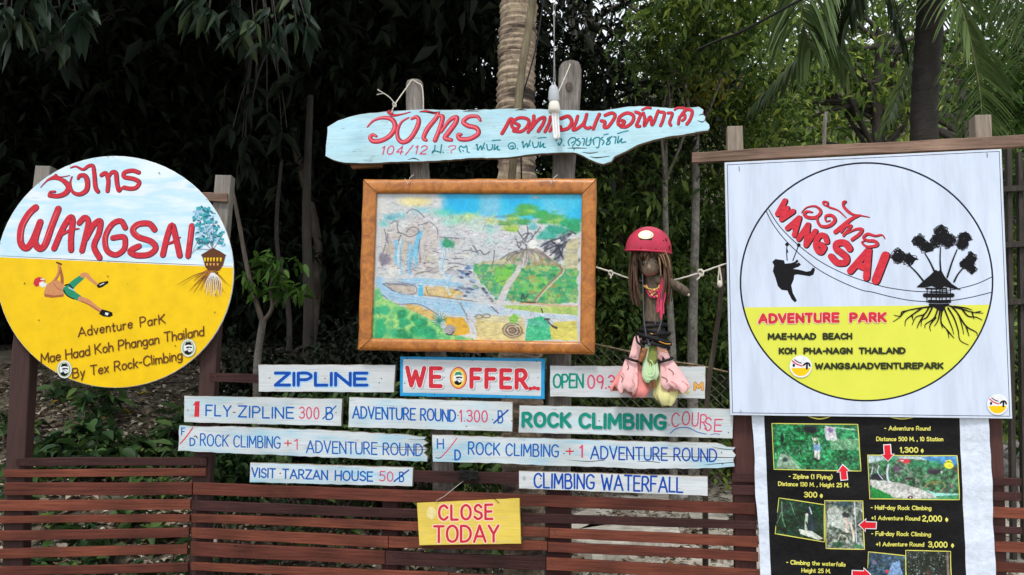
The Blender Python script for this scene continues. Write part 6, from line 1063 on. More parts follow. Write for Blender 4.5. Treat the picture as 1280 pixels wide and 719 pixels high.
pouch('coral_cloth', (790, 452, OD+.0), (797, 494, OD+.015), .030, .070, FP2, .22, 4); pouch('coral_cloth', (786, 455, OD-.01), (769, 487, OD+.01), .020, .040, FP2, .18, 5)
pouch('cloth_leg', (789, 448, OD+.025), (783, 490, OD+.05), .026, .058, FP, .2, 6); pouch('yellow_cloth', (833, 450, OD+.0), (832, 504, OD+.015), .030, .070, FY, .24, 7); pouch('yellow_cloth', (840, 460, OD-.01), (851, 490, OD+.005), .020, .052, FY, .2, 17); pouch('cloth_leg', (833, 450, OD+.03), (846, 488, OD+.05), .028, .066, FP, .28, 8)
for x, y, rx_ in ((790, 449, .032), (832, 450, .036)):
    q_ = D.mb(); q_.tube([q_.P(x+rx_/.0041*math.cos(t), y+(2.4*math.sin(t*1)*.4)+(x-811)*.0*t-(math.cos(t)*(2.5 if x < 811 else -2.5))*-1, OD+.03+.034*math.sin(t)) for t in [i*2*math.pi/20 for i in range(21)]], .0065, BLK, 6, caps=False); q_.build('tie_band', D.o)
m = D.mb(); LG = pc('fluorescent_print', 205, 240, 170)
for q_ in ([(805, 458), (808, 468), (815, 470), (818, 462), (815, 452), (812, 450)], [(810, 458), (811, 466), (814, 464), (813, 455)], [(804, 468), (808, 474), (817, 474)]): m.tube(cr([m.P(x, y, OD+.078) for x, y in q_], 4), .0022, LG, 5)
m.build('cloth_print', D.o)
for x, y0_ in ((812.5, 476), (817.5, 476)): m = D.mb(); m.tube([m.P(x, y0_, OD+.045), m.P(x+.3, 481, OD+.046), m.P(x, 485, OD+.046)], [.007, .0075, .006], pc('doll_feet', 140, 90, 60), 8); m.build('foot', D.o)
m = D.mb(); m.tube(cr([m.P(806, 436, OD+.04), m.P(803, 446, OD+.05), m.P(800, 452, OD+.05)], 4), [.014]*5+[.010]*4, pc('brown_ribbon', 150, 96, 60), 6)
m.build('ribbon', D.o)
# ================================================================ GROUND
def sstep(t): t = np.clip(t, 0, 1); return t*t*(3-2*t)
def H_(x, y):
    """height of the ground: flat at the fence, a bank behind its left part, a wooded hillside behind"""
    x = np.asarray(x, float); y = np.asarray(y, float); lf = sstep((.35-x)/1.3)
    a = lf*(.50*np.clip(y-5.3, 0, 3.6)+.10*np.clip(y-8.9, 0, 100)); b = (1-lf)*(.03*np.clip(y-6, 0, 6)+.12*np.clip(y-10, 0, 100)); c = (.33+.19*sstep((x-2)/6))*np.clip(y-16, 0, 26)*sstep((y-14)/8)
    n = .05*np.sin(x*1.9+y*1.3)*sstep((y-5)/2)+.03*np.sin(x*4.1-y*3.3)*sstep((y-5)/2)
    return a+b+c+n
def m_soil():
    m_, n, b_ = newmat('litter_covered_soil'); v = objcoord(n, (1, 1, 1), False); f = noise(n, v, 9, 8, .75); r = ramp(n, [(.3, (.022, .018, .012)), (.48, (.075, .060, .042)), (.62, (.17, .145, .11)), (.75, (.28, .25, .20))]); n.links.new(f, r.inputs[0])
    g = noise(n, v, .7, 3, .5); r2 = ramp(n, [(.42, (0,)*3), (.6, (.8,)*3)]); n.links.new(g, r2.inputs[0]); pz = n.nodes.new('ShaderNodeSeparateXYZ'); n.links.new(v, pz.inputs[0]); mp_ = n.nodes.new('ShaderNodeMapRange'); mp_.inputs['From Min'].default_value = .2; mp_.inputs['From Max'].default_value = 1.4; n.links.new(pz.outputs[0], mp_.inputs[0]); my_ = n.nodes.new('ShaderNodeMapRange'); my_.inputs['From Min'].default_value = 9.6; my_.inputs['From Max'].default_value = 11; my_.inputs['To Min'].default_value = 1; my_.inputs['To Max'].default_value = 0; n.links.new(pz.outputs[1], my_.inputs[0]); mm_ = n.nodes.new('ShaderNodeMath'); mm_.operation = 'MULTIPLY'; n.links.new(mp_.outputs[0], mm_.inputs[0]); n.links.new(my_.outputs[0], mm_.inputs[1])
    r3 = ramp(n, [(.3, (.26, .23, .18)), (.5, (.46, .42, .35)), (.7, (.62, .58, .50))]); n.links.new(f, r3.inputs[0]); n.links.new(mix(n, mm_.outputs[0], mix(n, r2.outputs[0], r.outputs[0], (.060, .055, .035)), r3.outputs[0]), b_.inputs['Base Color'])
    b_.inputs['Roughness'].default_value = .95; bump(n, b_, f, 1, .03); return m_
gx = np.concatenate([np.linspace(-70, -8, 32)[:-1], np.linspace(-8, 8, 110), np.linspace(8, 70, 32)[1:]]); gy = np.concatenate([np.linspace(-30, 4, 14)[:-1], np.linspace(4, 20, 110), np.linspace(20, 120, 50)[1:]])
X_, Y_ = np.meshgrid(gx, gy); V = np.stack([X_, Y_, H_(X_, Y_)], -1).reshape(-1, 3); i = np.arange(len(gx)*len(gy)).reshape(len(gy), len(gx))
g_ = npmesh('ground', V, np.stack([i[:-1, :-1], i[:-1, 1:], i[1:, 1:], i[1:, :-1]], -1).reshape(-1, 4), m_soil()); tag(g_, kind='structure'); g_.data.polygons.foreach_set('use_smooth', [True]*len(g_.data.polygons))
# ---------------------------------------------------------------- leaves
def leafverts(C, size, rng, droop=.5, width=.34, tilt=1.0, flat=False, fold=.10, fine=False):
    """C (n,3) leaf bases -> vertices (n*5,3), quads (n*2,4)"""
    n = len(C); az = rng.random(n)*2*np.pi; el = rng.normal(-droop, .45*tilt, n); el = np.clip(el, -1.5, 1.2)
    if flat: el = rng.normal(0, .18, n)
    d = np.stack([np.cos(az)*np.cos(el), np.sin(az)*np.cos(el), np.sin(el)], -1); up = np.zeros((n, 3)); up[:, 2] = 1; up[:, :2] += rng.normal(0, .25 if flat else .55, (n, 2))
    sd = np.cross(d, up); sd /= np.linalg.norm(sd, axis=1, keepdims=True)+1e-9; nn = np.cross(sd, d)
    L = (size*(.6+.8*rng.random(n)))[:, None]; w_ = L*width/2
    if fine:
        e = lambda u, v_, dz=0: C+d*L*u+sd*w_*v_+nn*L*fold*abs(v_)-np.array([0, 0, 1])*L*.16*u*u
        V = np.stack([e(0, 0), e(.2, .75), e(.5, 1), e(.8, .5), e(1.06, 0), e(.8, -.5), e(.5, -1), e(.2, -.75), e(.5, 0)], 1)
        F = np.array([[0, 8, 2, 1], [8, 4, 3, 2], [0, 7, 6, 8], [8, 6, 5, 4]])[None]+(np.arange(n)*9)[:, None, None]
        return V.reshape(-1, 3), F.reshape(-1, 4)
    V = np.stack([C, C+d*L*.48+sd*w_+nn*L*fold, C+d*L, C+d*L*.48-sd*w_+nn*L*fold, C+d*L*.5], 1); V[:, 2, 2] -= L[:, 0]*.12
    F = np.array([[0, 4, 2, 1], [0, 3, 2, 4]])[None]+(np.arange(n)*5)[:, None, None]
    return V.reshape(-1, 3), F.reshape(-1, 4)
def clumps(c, r, n, nc, spread, rng, shell=.5):
    """n points gathered in nc clumps spread through an ellipsoid"""
    u = rng.normal(size=(nc, 3)); u /= np.linalg.norm(u, axis=1, keepdims=True); K = u*(shell+(1-shell)*rng.random((nc, 1)))*np.array(r)+np.array(c)
    k = rng.integers(0, nc, n); s_ = spread*(.5+rng.random(nc))[k][:, None]; return K[k]+rng.normal(size=(n, 3))*s_*np.array([1, 1, .7]), K
def join(parts):
    V, F, b = [], [], 0
    for v, f in parts: V.append(v); F.append(f+b); b += len(v)
    return np.concatenate(V), np.concatenate(F)
BARKD = m_log('dark_bark', (.012, .010, .008), (.055, .045, .036)); BARKM = m_log('brown_bark', (.035, .027, .020), (.12, .095, .070)); BARKL = m_log('pale_bark', (.10, .095, .085), (.34, .32, .28), scv=(9, 9, 7))
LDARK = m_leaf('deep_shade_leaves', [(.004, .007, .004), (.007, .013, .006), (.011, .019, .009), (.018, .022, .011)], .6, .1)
LMANGO = m_leaf('long_dark_leaves', [(.012, .026, .017), (.02, .038, .024), (.032, .052, .032), (.055, .08, .026)], .42, .12)
LMID = m_leaf('mid_green_leaves', [(.022, .044, .014), (.052, .098, .026), (.095, .16, .038), (.17, .24, .05)], .42, .25)
LOLIVE = m_leaf('olive_leaves', [(.028, .052, .012), (.065, .12, .024), (.14, .22, .042), (.30, .36, .06)], .42, .35)
LBRIGHT = m_leaf('bright_young_leaves', [(.025, .06, .012), (.055, .125, .02), (.09, .18, .03)], .42, .35)
LYEL = m_leaf('yellowing_leaves', [(.20, .16, .02), (.30, .26, .03), (.14, .18, .03)], .45, .35)
LHERB = m_leaf('ground_herb_leaves', [(.018, .042, .018), (.035, .075, .028), (.06, .12, .035), (.09, .15, .05)], .4, .25)
rngG = np.random.default_rng(5)
def limb(m_, pts, r0, r1, mat, n=7): P = cr(pts, 5); k = len(P); m_.tube(P, [r0+(r1-r0)*i/(k-1) for i in range(k)], mat, n)
def tree(name, label, base, top, r0, crowns, lmat, bark, nleaf, size, spread=.35, nc=40, cat='tree', group=None, droop=.5, width=.34, limbs=5, lean=None, seed=0):
    """a tapered, leaning trunk that forks into limbs reaching the clumps of its crown"""
    bx, by = base; bz = float(H_(bx, by)); rng = np.random.default_rng(seed+17); rn = random.Random(seed); o = empty(name, (bx, by, bz), label, cat, group)
    tp = Vector(top)-Vector((bx, by, bz)); m_ = MB(); mid = lean or (rn.uniform(-.12, .12), rn.uniform(-.12, .12))
    tr = [(0, 0, -.15), (tp.x*.3+mid[0], tp.y*.3+mid[1], tp.z*.33), (tp.x*.65-mid[0], tp.y*.65, tp.z*.66), tuple(tp)]; limb(m_, tr, r0*1.15, r0*.55, bark, 10)
    parts = []; per = max(1, nleaf//max(1, len(crowns)))
    for (c_, r_) in crowns:
        pts, K = clumps(np.array(c_)-np.array([bx, by, bz]), r_, per, nc, spread, rng); parts.append(leafverts(pts, size, rng, droop, width))
        for q in range(limbs):
            k = K[rn.randrange(len(K))]; st = Vector(tr[2]).lerp(tp, rn.uniform(0, 1)); md = st.lerp(Vector(k), .5)+Vector((rn.uniform(-.2, .2), rn.uniform(-.2, .2), rn.uniform(0, .3))); limb(m_, [tuple(st), tuple(md), tuple(k)], r0*.42, r0*.10, bark, 6)
    m_.build('trunk', o)
    if parts: Vv, Ff = join(parts); npmesh('crown', Vv, Ff, lmat, o)
    return o
def A3D(px, py, Y): p = at(px, py, Y); return (p.x, p.y, p.z)
def XY(px, Y): return at(px, 470, Y).x, Y
# ---- dark grove on the left: trunks behind, heavy crowns over and behind the fence
GL = 'dark trees behind the left fence'
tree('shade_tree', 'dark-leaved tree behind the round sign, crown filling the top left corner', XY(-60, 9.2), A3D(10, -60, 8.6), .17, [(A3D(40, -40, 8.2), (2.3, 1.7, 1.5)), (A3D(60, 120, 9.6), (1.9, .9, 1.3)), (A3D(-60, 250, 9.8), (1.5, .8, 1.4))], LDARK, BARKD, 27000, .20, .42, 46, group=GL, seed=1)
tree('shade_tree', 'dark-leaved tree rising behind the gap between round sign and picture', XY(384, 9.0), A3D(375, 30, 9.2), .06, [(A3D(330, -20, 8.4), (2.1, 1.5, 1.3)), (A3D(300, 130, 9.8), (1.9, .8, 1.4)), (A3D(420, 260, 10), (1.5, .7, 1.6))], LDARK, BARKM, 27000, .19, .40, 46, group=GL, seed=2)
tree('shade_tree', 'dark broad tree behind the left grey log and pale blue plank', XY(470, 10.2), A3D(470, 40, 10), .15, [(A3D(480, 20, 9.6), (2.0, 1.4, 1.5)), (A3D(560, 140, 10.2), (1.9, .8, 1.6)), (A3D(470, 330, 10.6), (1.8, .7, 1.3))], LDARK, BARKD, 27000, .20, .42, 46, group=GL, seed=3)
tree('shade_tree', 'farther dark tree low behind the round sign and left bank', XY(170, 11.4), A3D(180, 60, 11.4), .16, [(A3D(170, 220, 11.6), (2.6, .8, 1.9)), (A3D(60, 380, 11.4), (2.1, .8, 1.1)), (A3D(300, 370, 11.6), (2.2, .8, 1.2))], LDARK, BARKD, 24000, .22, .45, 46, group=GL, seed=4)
# unseen canopy over the grove, added to block sun and sky light there
tree('added_canopy_tree', 'unseen tall tree added so its canopy shades the whole left side', XY(230, 12.5), (-1.8, 9.5, 6.6), .22, [((-4.0, 7.2, 6.2), (2.4, 2.0, .8)), ((-1.8, 7.9, 6.4), (1.8, 1.9, .8)), ((-3.8, 10.4, 7.0), (2.6, 1.8, 1.0))], LDARK, BARKD, 30000, .24, .5, 60, seed=5)
# long-leaved branches hanging in front of the dark
def spray(m_, parts, tip, base, rng, n=9, size=.15, r=.006, mat=BARKD):
    B, T = Vector(base), Vector(tip); limb(m_, [tuple(B), tuple(B.lerp(T, .5)+Vector((0, 0, .05))), tuple(T)], r*1.6, r*.6, mat, 5)
    C = []
    for k in range(n): C.append(T+Vector((rng.normal()*.018, rng.normal()*.018, rng.normal()*.018)))
    v, f = leafverts(np.array(C), size, rng, .85, .38, .7, fine=True); parts.append((v, f))
def hanging(name, label, root, tips, Y, seed, size=.15, n=9, mat=LMANGO, thick=.008, group='long-leaved branches hanging at the top left'):
    o = empty(name, root, label, 'branch', group); m_ = MB(); parts = []; rng = np.random.default_rng(seed); R0 = Vector(root); rn = random.Random(seed); last = Vector((0, 0, 0)); limbp = [(0, 0, 0)]
    for (px, py) in tips:
        t = Vector(A3D(px, py, Y+rn.uniform(-.25, .25)))-R0; b = t*.55+Vector((rn.uniform(-.05, .05), 0, .22)); limb(m_, [(0, 0, 0), tuple(t*.3+Vector((0, 0, .15))), tuple(b)], thick, thick*.4, BARKD, 5); spray(m_, parts, t, b, rng, n, size)
        for k in range(1): q = t+Vector((rn.uniform(-.12, .12), rn.uniform(-.1, .1), rn.uniform(.02, .12))); spray(m_, parts, q, b.lerp(t, .4), rng, n-3, size*.85)
    m_.build('twigs', o); V_, F_ = join(parts); npmesh('leaves', V_, F_, mat, o); return o
hanging('leafy_branch', 'grey-green long-leaved branch hanging into the top left corner', A3D(40, -160, 5.8), [(40, -5), (60, 6), (95, 18), (30, 24), (78, 52), (110, 12), (5, 14), (12, 40), (60, 20)], 5.7, 21, .19, 6)
hanging('leafy_branch', 'long-leaved branch hanging above and right of the round sign', A3D(290, -160, 6.0), [(240, 8), (262, 12), (290, 6), (300, 40), (318, 30), (333, 58), (345, 28), (370, 20), (385, 34), (365, -4), (250, -8)], 6.0, 22, .20, 6)
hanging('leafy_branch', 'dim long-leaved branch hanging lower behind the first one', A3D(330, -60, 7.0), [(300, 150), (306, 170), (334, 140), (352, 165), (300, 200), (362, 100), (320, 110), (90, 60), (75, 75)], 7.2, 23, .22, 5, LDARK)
# ---- sapling with bright leaves between the round sign and the picture
sp = empty('sapling', A3D(322, 540, 5.9), 'thin forked sapling with bright green leaves between the round sign and the picture', 'tree'); O_ = Vector(sp.location); m_ = MB(); L_ = lambda px, py, Y=5.9: tuple(Vector(A3D(px, py, Y))-O_)
SAPB = m_log('lichen_spotted_bark', (.035, .030, .024), (.20, .185, .16), scv=(30, 30, 16))
limb(m_, [L_(320, 580), L_(321, 500), L_(322, 450), L_(329, 400)], .030, .026, SAPB, 9); limb(m_, [L_(329, 405), L_(318, 370), L_(308, 330), L_(299, 280), L_(290, 235)], .022, .013, BARKM, 8); limb(m_, [L_(328, 404), L_(340, 385), L_(338, 360), L_(345, 330)], .018, .008, BARKM, 7); limb(m_, [L_(338, 385), L_(355, 370), L_(372, 362)], .008, .004, BARKM, 5)
m_.build('trunk', sp); parts = []; rng = np.random.default_rng(8)
for cx_, cy_, rx_, ry_, n_ in ((345, 335, 26, 14, 46), (330, 322, 12, 10, 16), (348, 352, 18, 12, 30), (315, 345, 12, 10, 16), (322, 370, 12, 12, 14), (360, 368, 22, 8, 30), (374, 362, 10, 6, 12), (375, 335, 8, 4, 6)):
    C = np.array([L_(cx_+rng.uniform(-1, 1)*rx_, cy_+rng.uniform(-1, 1)*ry_-3, 5.9+rng.uniform(-.15, .15)) for _ in range(n_)]); parts.append(leafverts(C, .085, rng, .55, .42, fine=True))
V_, F_ = join(parts); npmesh('leaves', V_, F_, LBRIGHT, sp)
tree('slim_tree', 'slim brown trunk standing in the dark just left of the picture frame', XY(383, 7.4), A3D(388, 120, 7.4), .055, [], LDARK, m_log('dim_brown_bark', (.010, .008, .006), (.040, .032, .022)), 0, .1, cat='tree', seed=12, lean=(.02, 0))
tree('slim_tree', 'thin dim trunk close to the left of the slim brown one', XY(356, 8.0), A3D(352, 200, 8.0), .03, [], LDARK, BARKD, 0, .1, cat='tree', seed=13, lean=(.06, 0))
# ---- coconut palm whose ringed trunk stands behind the picture
COCO = None
def m_coco():
    m_, n, b_ = newmat('ringed_palm_bark'); v = objcoord(n, (2.5, 2.5, 11), False); f = noise(n, v, 1.15, 4, .55, .5); r = ramp(n, [(.36, (.04, .028, .022)), (.44, (.16, .115, .085)), (.5, (.40, .31, .22)), (.56, (.22, .165, .12)), (.64, (.46, .37, .25))]); n.links.new(f, r.inputs[0])
    g = noise(n, objcoord(n, (25, 25, 8), False), 2, 6, .7); r2 = ramp(n, [(.35, (.6,)*3), (.6, (1.1,)*3)]); n.links.new(g, r2.inputs[0]); n.links.new(mix(n, 1, r.outputs[0], r2.outputs[0], 'MULTIPLY'), b_.inputs['Base Color']); b_.inputs['Roughness'].default_value = .9; bump(n, b_, g, .7, .01); return m_
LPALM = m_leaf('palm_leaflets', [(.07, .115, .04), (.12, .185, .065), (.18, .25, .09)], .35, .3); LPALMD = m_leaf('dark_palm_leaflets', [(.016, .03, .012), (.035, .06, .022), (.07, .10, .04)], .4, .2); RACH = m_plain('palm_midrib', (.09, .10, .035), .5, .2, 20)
def frond(parent, pts, length=.7, n=70, mat=LPALM, seed=0, hang=.55, width=.028, spread=1.0):
    """midrib with hanging strap leaflets on both sides"""
    rng = np.random.default_rng(seed); P = [Vector(p) for p in cr(pts, 8)]; k = len(P); m_ = MB(); m_.tube([tuple(p) for p in P], [.022-.018*i/(k-1) for i in range(k)], RACH, 6)
    f_ = m_.build('frond', parent); V_, F_ = [], []; c_ = 0
    for j in range(n):
        t = .12+.88*j/(n-1); x = t*(k-1); i0 = min(int(x), k-2); p = P[i0].lerp(P[i0+1], x-i0); d = (P[i0+1]-P[i0]).normalized(); up = Vector((0, 0, 1)); s_ = d.cross(up)
        s_ = s_.normalized() if s_.length > .15 else Vector((1, 0, 0))
        L = length*(math.sin(math.pi*(.18+.75*t))**.7)*(1+rng.normal()*.07)
        for sg in (-1, 1):
            o = (s_*sg*spread+d*(.75+.3*rng.random())+Vector((rng.normal()*.08, rng.normal()*.08, rng.normal()*.06))).normalized(); w_ = width/2; wn = o.cross(Vector((rng.normal()*.3, rng.normal()*.3, 1))).normalized()
            q = p.copy(); prev = None; S = 4
            for s in range(S+1):
                u = s/S; ww = w_*(1 if s < S-1 else (.6 if s == S-1 else .06))*(.5 if s == 0 else 1); V_ += [q+wn*ww, q-wn*ww]
                o2 = (o+Vector((0, 0, -1))*hang*(u*1.7)).normalized(); q = q+o2*(L/S)
            for s in range(S): a_ = c_+2*s; F_.append((a_, a_+1, a_+3, a_+2))
            c_ += 2*(S+1)
    npmesh('leaflets', np.array([tuple(v) for v in V_]), np.array(F_), mat, f_); return f_
cp = empty('coconut_palm', (at(652, 470, 5.0).x, 5.0, 0), 'coconut palm whose thick ringed trunk stands behind the picture and plank', 'palm'); CO = Vector(cp.location); m_ = MB(); P = cr([tuple(Vector(A3D(x, y, 5.0))-CO) for x, y in ((660, 860), (655, 640), (651, 460), (646, 220), (645, 100), (649, 0), (654, -160), (662, -600))], 44); rn = random.Random(3)
ring = 0; rads = []
for i, p in enumerate(P): t = i/(len(P)-1); ring += .9+rn.uniform(0, .25); s_ = (ring/3.4) % 1; rads.append((.116+.012*(1-t)+(.018*(1-s_)**2))*(1-.1*t))
m_.tube(P, rads, m_coco(), 22, mod=lambda i, a: 1+.012*math.sin(3*a+i*.11)+.008*math.sin(2*a+i*.5)); m_.build('trunk', cp)
topc = Vector(P[-1])
for k in range(9): a_ = k*.7+.2; dr = Vector((math.cos(a_), math.sin(a_), 0)); frond(cp, [tuple(topc), tuple(topc+dr*1.0+Vector((0, 0, .7))), tuple(topc+dr*2.2+Vector((0, 0, .5))), tuple(topc+dr*3.2+Vector((0, 0, -.5)))], .7, 34, LPALM, 200+k)
BAMB = m_log('khaki_pole', (.10, .085, .05), (.24, .20, .12), scv=(20, 20, 3))
lp = Thing('leaning_pole', PM, 649, 140, 'khaki pole leaning in front of the coconut trunk above the plank', 'pole', off=-.2); m_ = lp.mb(); m_.tube(cr([m_.P(676, -90, -.34), m_.P(666, 0, -.34), m_.P(660, 40, -.33), m_.P(652, 90, -.3), m_.P(647, 140, -.26), m_.P(640, 220, -.2), m_.P(630, 330, -.15)], 6), .0235, BAMB, 9, mod=lambda i, a: 1+.04*math.sin(2*a+i)); m_.build('pole', lp.o)
cord('cable', PM, [(690, -60, -.3), (678, 10, -.31), (671, 55, -.31), (662, 90, -.31), (655, 115, -.31), (651, 150, -.3), (652, 230, -.3)], .0045, 'thin black cable curving down the front of the coconut trunk', 'cable', mat=DKW if 'DKW' in globals() else DWIRE)
cord('cable', PM, [(1080, -40, .6), (1010, -5, .4), (930, 38, .1), (900, 50, -.2), (872, 62, -1)], .007, 'black cable crossing the palm fronds at the top right', 'cable', mat=DWIRE)
# ---- trees with sky gaps behind the plank and doll
GM = 'trees behind the plank and doll'
tree('gap_tree', 'dark tree right of the coconut trunk with bright sky gaps in its crown', XY(716, 11.5), A3D(712, -30, 11.3), .12, [(A3D(790, 60, 9.4), (1.25, .7, .75)), (A3D(720, 60, 9.8), (.8, .5, .8)), (A3D(830, 150, 10), (.9, .6, .8))], LDARK, BARKD, 2900, .12, .16, 75, group=GM, seed=31, limbs=6)
tree('gap_tree', 'small-leaved tree behind the right grey log, its fork against the sky', XY(733, 12), A3D(738, 20, 11), .08, [(A3D(700, 120, 11), (1.0, .6, .9)), (A3D(850, 80, 11.4), (1.5, .7, 1.2)), (A3D(800, -20, 11), (1.3, .7, .6))], LMID, BARKD, 2500, .13, .16, 75, group=GM, seed=32, limbs=6)
tree('gap_tree', 'dark low-branched tree between the plank and the square sign beam', XY(772, 11.6), A3D(775, 180, 10.4), .10, [(A3D(770, 250, 10.6), (.8, .5, .9)), (A3D(850, 210, 11.5), (1.2, .6, .7)), (A3D(730, 200, 12), (1.4, .6, 1.3))], LMID, BARKM, 6500, .15, .3, 40, group=GM, seed=33)
tree('pale_trunk_tree', 'thin pale trunk right of the plank tip', XY(838, 9.9), A3D(832, 120, 9.9), .05, [(A3D(850, 60, 8.6), (.6, .4, .4))], LMID, BARKL, 1200, .12, .2, 20, seed=34, lean=(.03, 0), group='thin pale trunks right of the plank')
tree('pale_trunk_tree', 'grey mottled trunk just left of the square sign', XY(864, 9.9), A3D(868, 60, 9.9), .065, [(A3D(890, 20, 8), (.7, .4, .5))], LOLIVE, BARKL, 1500, .12, .2, 20, seed=35, lean=(-.02, 0), group='thin pale trunks right of the plank')
tree('olive_tree', 'olive-green tree with crooked stems above the left end of the beam', XY(905, 12), A3D(915, 60, 11.6), .07, [(A3D(900, 80, 10.2), (1.0, .5, .9)), (A3D(960, 130, 10.6), (.9, .5, .8)), (A3D(880, 150, 11), (1.0, .5, .8))], LOLIVE, BARKD, 4200, .12, .17, 34, seed=36, limbs=11)
tree('olive_tree', 'crooked brown tree behind the beam with a yellow patch of leaves', XY(935, 11.8), A3D(925, 80, 11.2), .05, [(A3D(883, 108, 9.6), (.28, .2, .2))], LYEL, BARKM, 420, .11, .12, 8, seed=37, limbs=3)
tree('olive_tree', 'dense green tree behind the right half of the beam', XY(1090, 13.5), A3D(1100, 40, 13), .12, [(A3D(1050, 130, 13), (1.8, .8, .9)), (A3D(1120, 60, 13.5), (2.2, .8, 1.3)), (A3D(980, 60, 13), (1.4, .8, 1.3))], LOLIVE, BARKD, 3600, .18, .22, 26, seed=38, limbs=10)
tree('olive_tree', 'bright green tree at the right edge beside the square sign', XY(1290, 9), A3D(1290, 60, 9), .08, [(A3D(1268, 130, 8.6), (.45, .4, .45)), (A3D(1285, 260, 9), (.7, .4, .7)), (A3D(1300, 30, 9), (.8, .4, .8))], LBRIGHT, BARKD, 4500, .12, .22, 40, seed=39)
tree('far_tree', 'large far tree filling the sky behind the palm', XY(1200, 18), A3D(1200, 60, 18), .2, [(A3D(1180, 60, 18), (3.5, 1, 2.4)), (A3D(1000, 20, 18.5), (3.4, 1, 1.8)), (A3D(1280, 300, 18), (2, 1, 2.2))], LOLIVE, BARKD, 4500, .24, .30, 34, seed=40, limbs=10)
# ---- palm behind the square sign
pt = empty('dark_palm', (at(1160, 470, 7.2).x, 7.2, float(H_(3.7, 7.2))), 'palm with a dark ringed trunk and drooping fronds behind the square sign', 'palm'); PO = Vector(pt.location); m_ = MB(); Lp = lambda px, py, Y=7.2: tuple(Vector(A3D(px, py, Y))-PO)
P = cr([Lp(1166, 760), Lp(1160, 400), Lp(1155, 170), Lp(1160, 60), Lp(1168, -60), Lp(1172, -170)], 16); m_.tube(P, [.112+.014*((i*.37) % 1) for i in range(len(P))], m_log('dark_palm_bark', (.008, .007, .006), (.04, .034, .028), scv=(4, 4, 26)), 18); m_.build('trunk', pt)
CR_ = (1172, -175)
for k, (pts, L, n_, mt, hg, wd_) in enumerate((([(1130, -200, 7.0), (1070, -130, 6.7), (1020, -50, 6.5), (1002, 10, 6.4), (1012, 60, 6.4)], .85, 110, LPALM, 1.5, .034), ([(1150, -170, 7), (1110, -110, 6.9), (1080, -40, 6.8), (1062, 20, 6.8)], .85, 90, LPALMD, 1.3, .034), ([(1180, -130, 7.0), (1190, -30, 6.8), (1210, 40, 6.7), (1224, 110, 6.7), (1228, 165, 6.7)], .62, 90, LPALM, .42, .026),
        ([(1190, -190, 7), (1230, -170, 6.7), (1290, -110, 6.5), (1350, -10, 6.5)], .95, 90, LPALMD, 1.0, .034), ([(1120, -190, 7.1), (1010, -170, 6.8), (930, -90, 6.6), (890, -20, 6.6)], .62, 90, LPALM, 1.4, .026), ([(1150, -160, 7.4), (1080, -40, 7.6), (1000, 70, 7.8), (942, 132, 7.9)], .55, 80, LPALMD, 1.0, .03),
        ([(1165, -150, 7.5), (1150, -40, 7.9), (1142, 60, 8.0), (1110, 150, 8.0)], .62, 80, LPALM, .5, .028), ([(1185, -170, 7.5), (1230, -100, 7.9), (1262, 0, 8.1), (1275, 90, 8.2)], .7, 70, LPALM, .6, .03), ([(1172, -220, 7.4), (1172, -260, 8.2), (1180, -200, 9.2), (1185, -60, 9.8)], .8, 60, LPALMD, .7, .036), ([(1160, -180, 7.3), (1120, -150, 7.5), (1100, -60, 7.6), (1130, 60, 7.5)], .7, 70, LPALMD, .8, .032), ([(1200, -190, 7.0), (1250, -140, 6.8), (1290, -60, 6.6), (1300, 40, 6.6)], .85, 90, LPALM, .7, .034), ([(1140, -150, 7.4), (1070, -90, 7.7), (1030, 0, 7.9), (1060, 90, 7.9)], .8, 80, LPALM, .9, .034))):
    frond(pt, [Lp(*CR_)]+[Lp(*p) for p in pts], L, n_, mt, 300+k, hg, wd_)
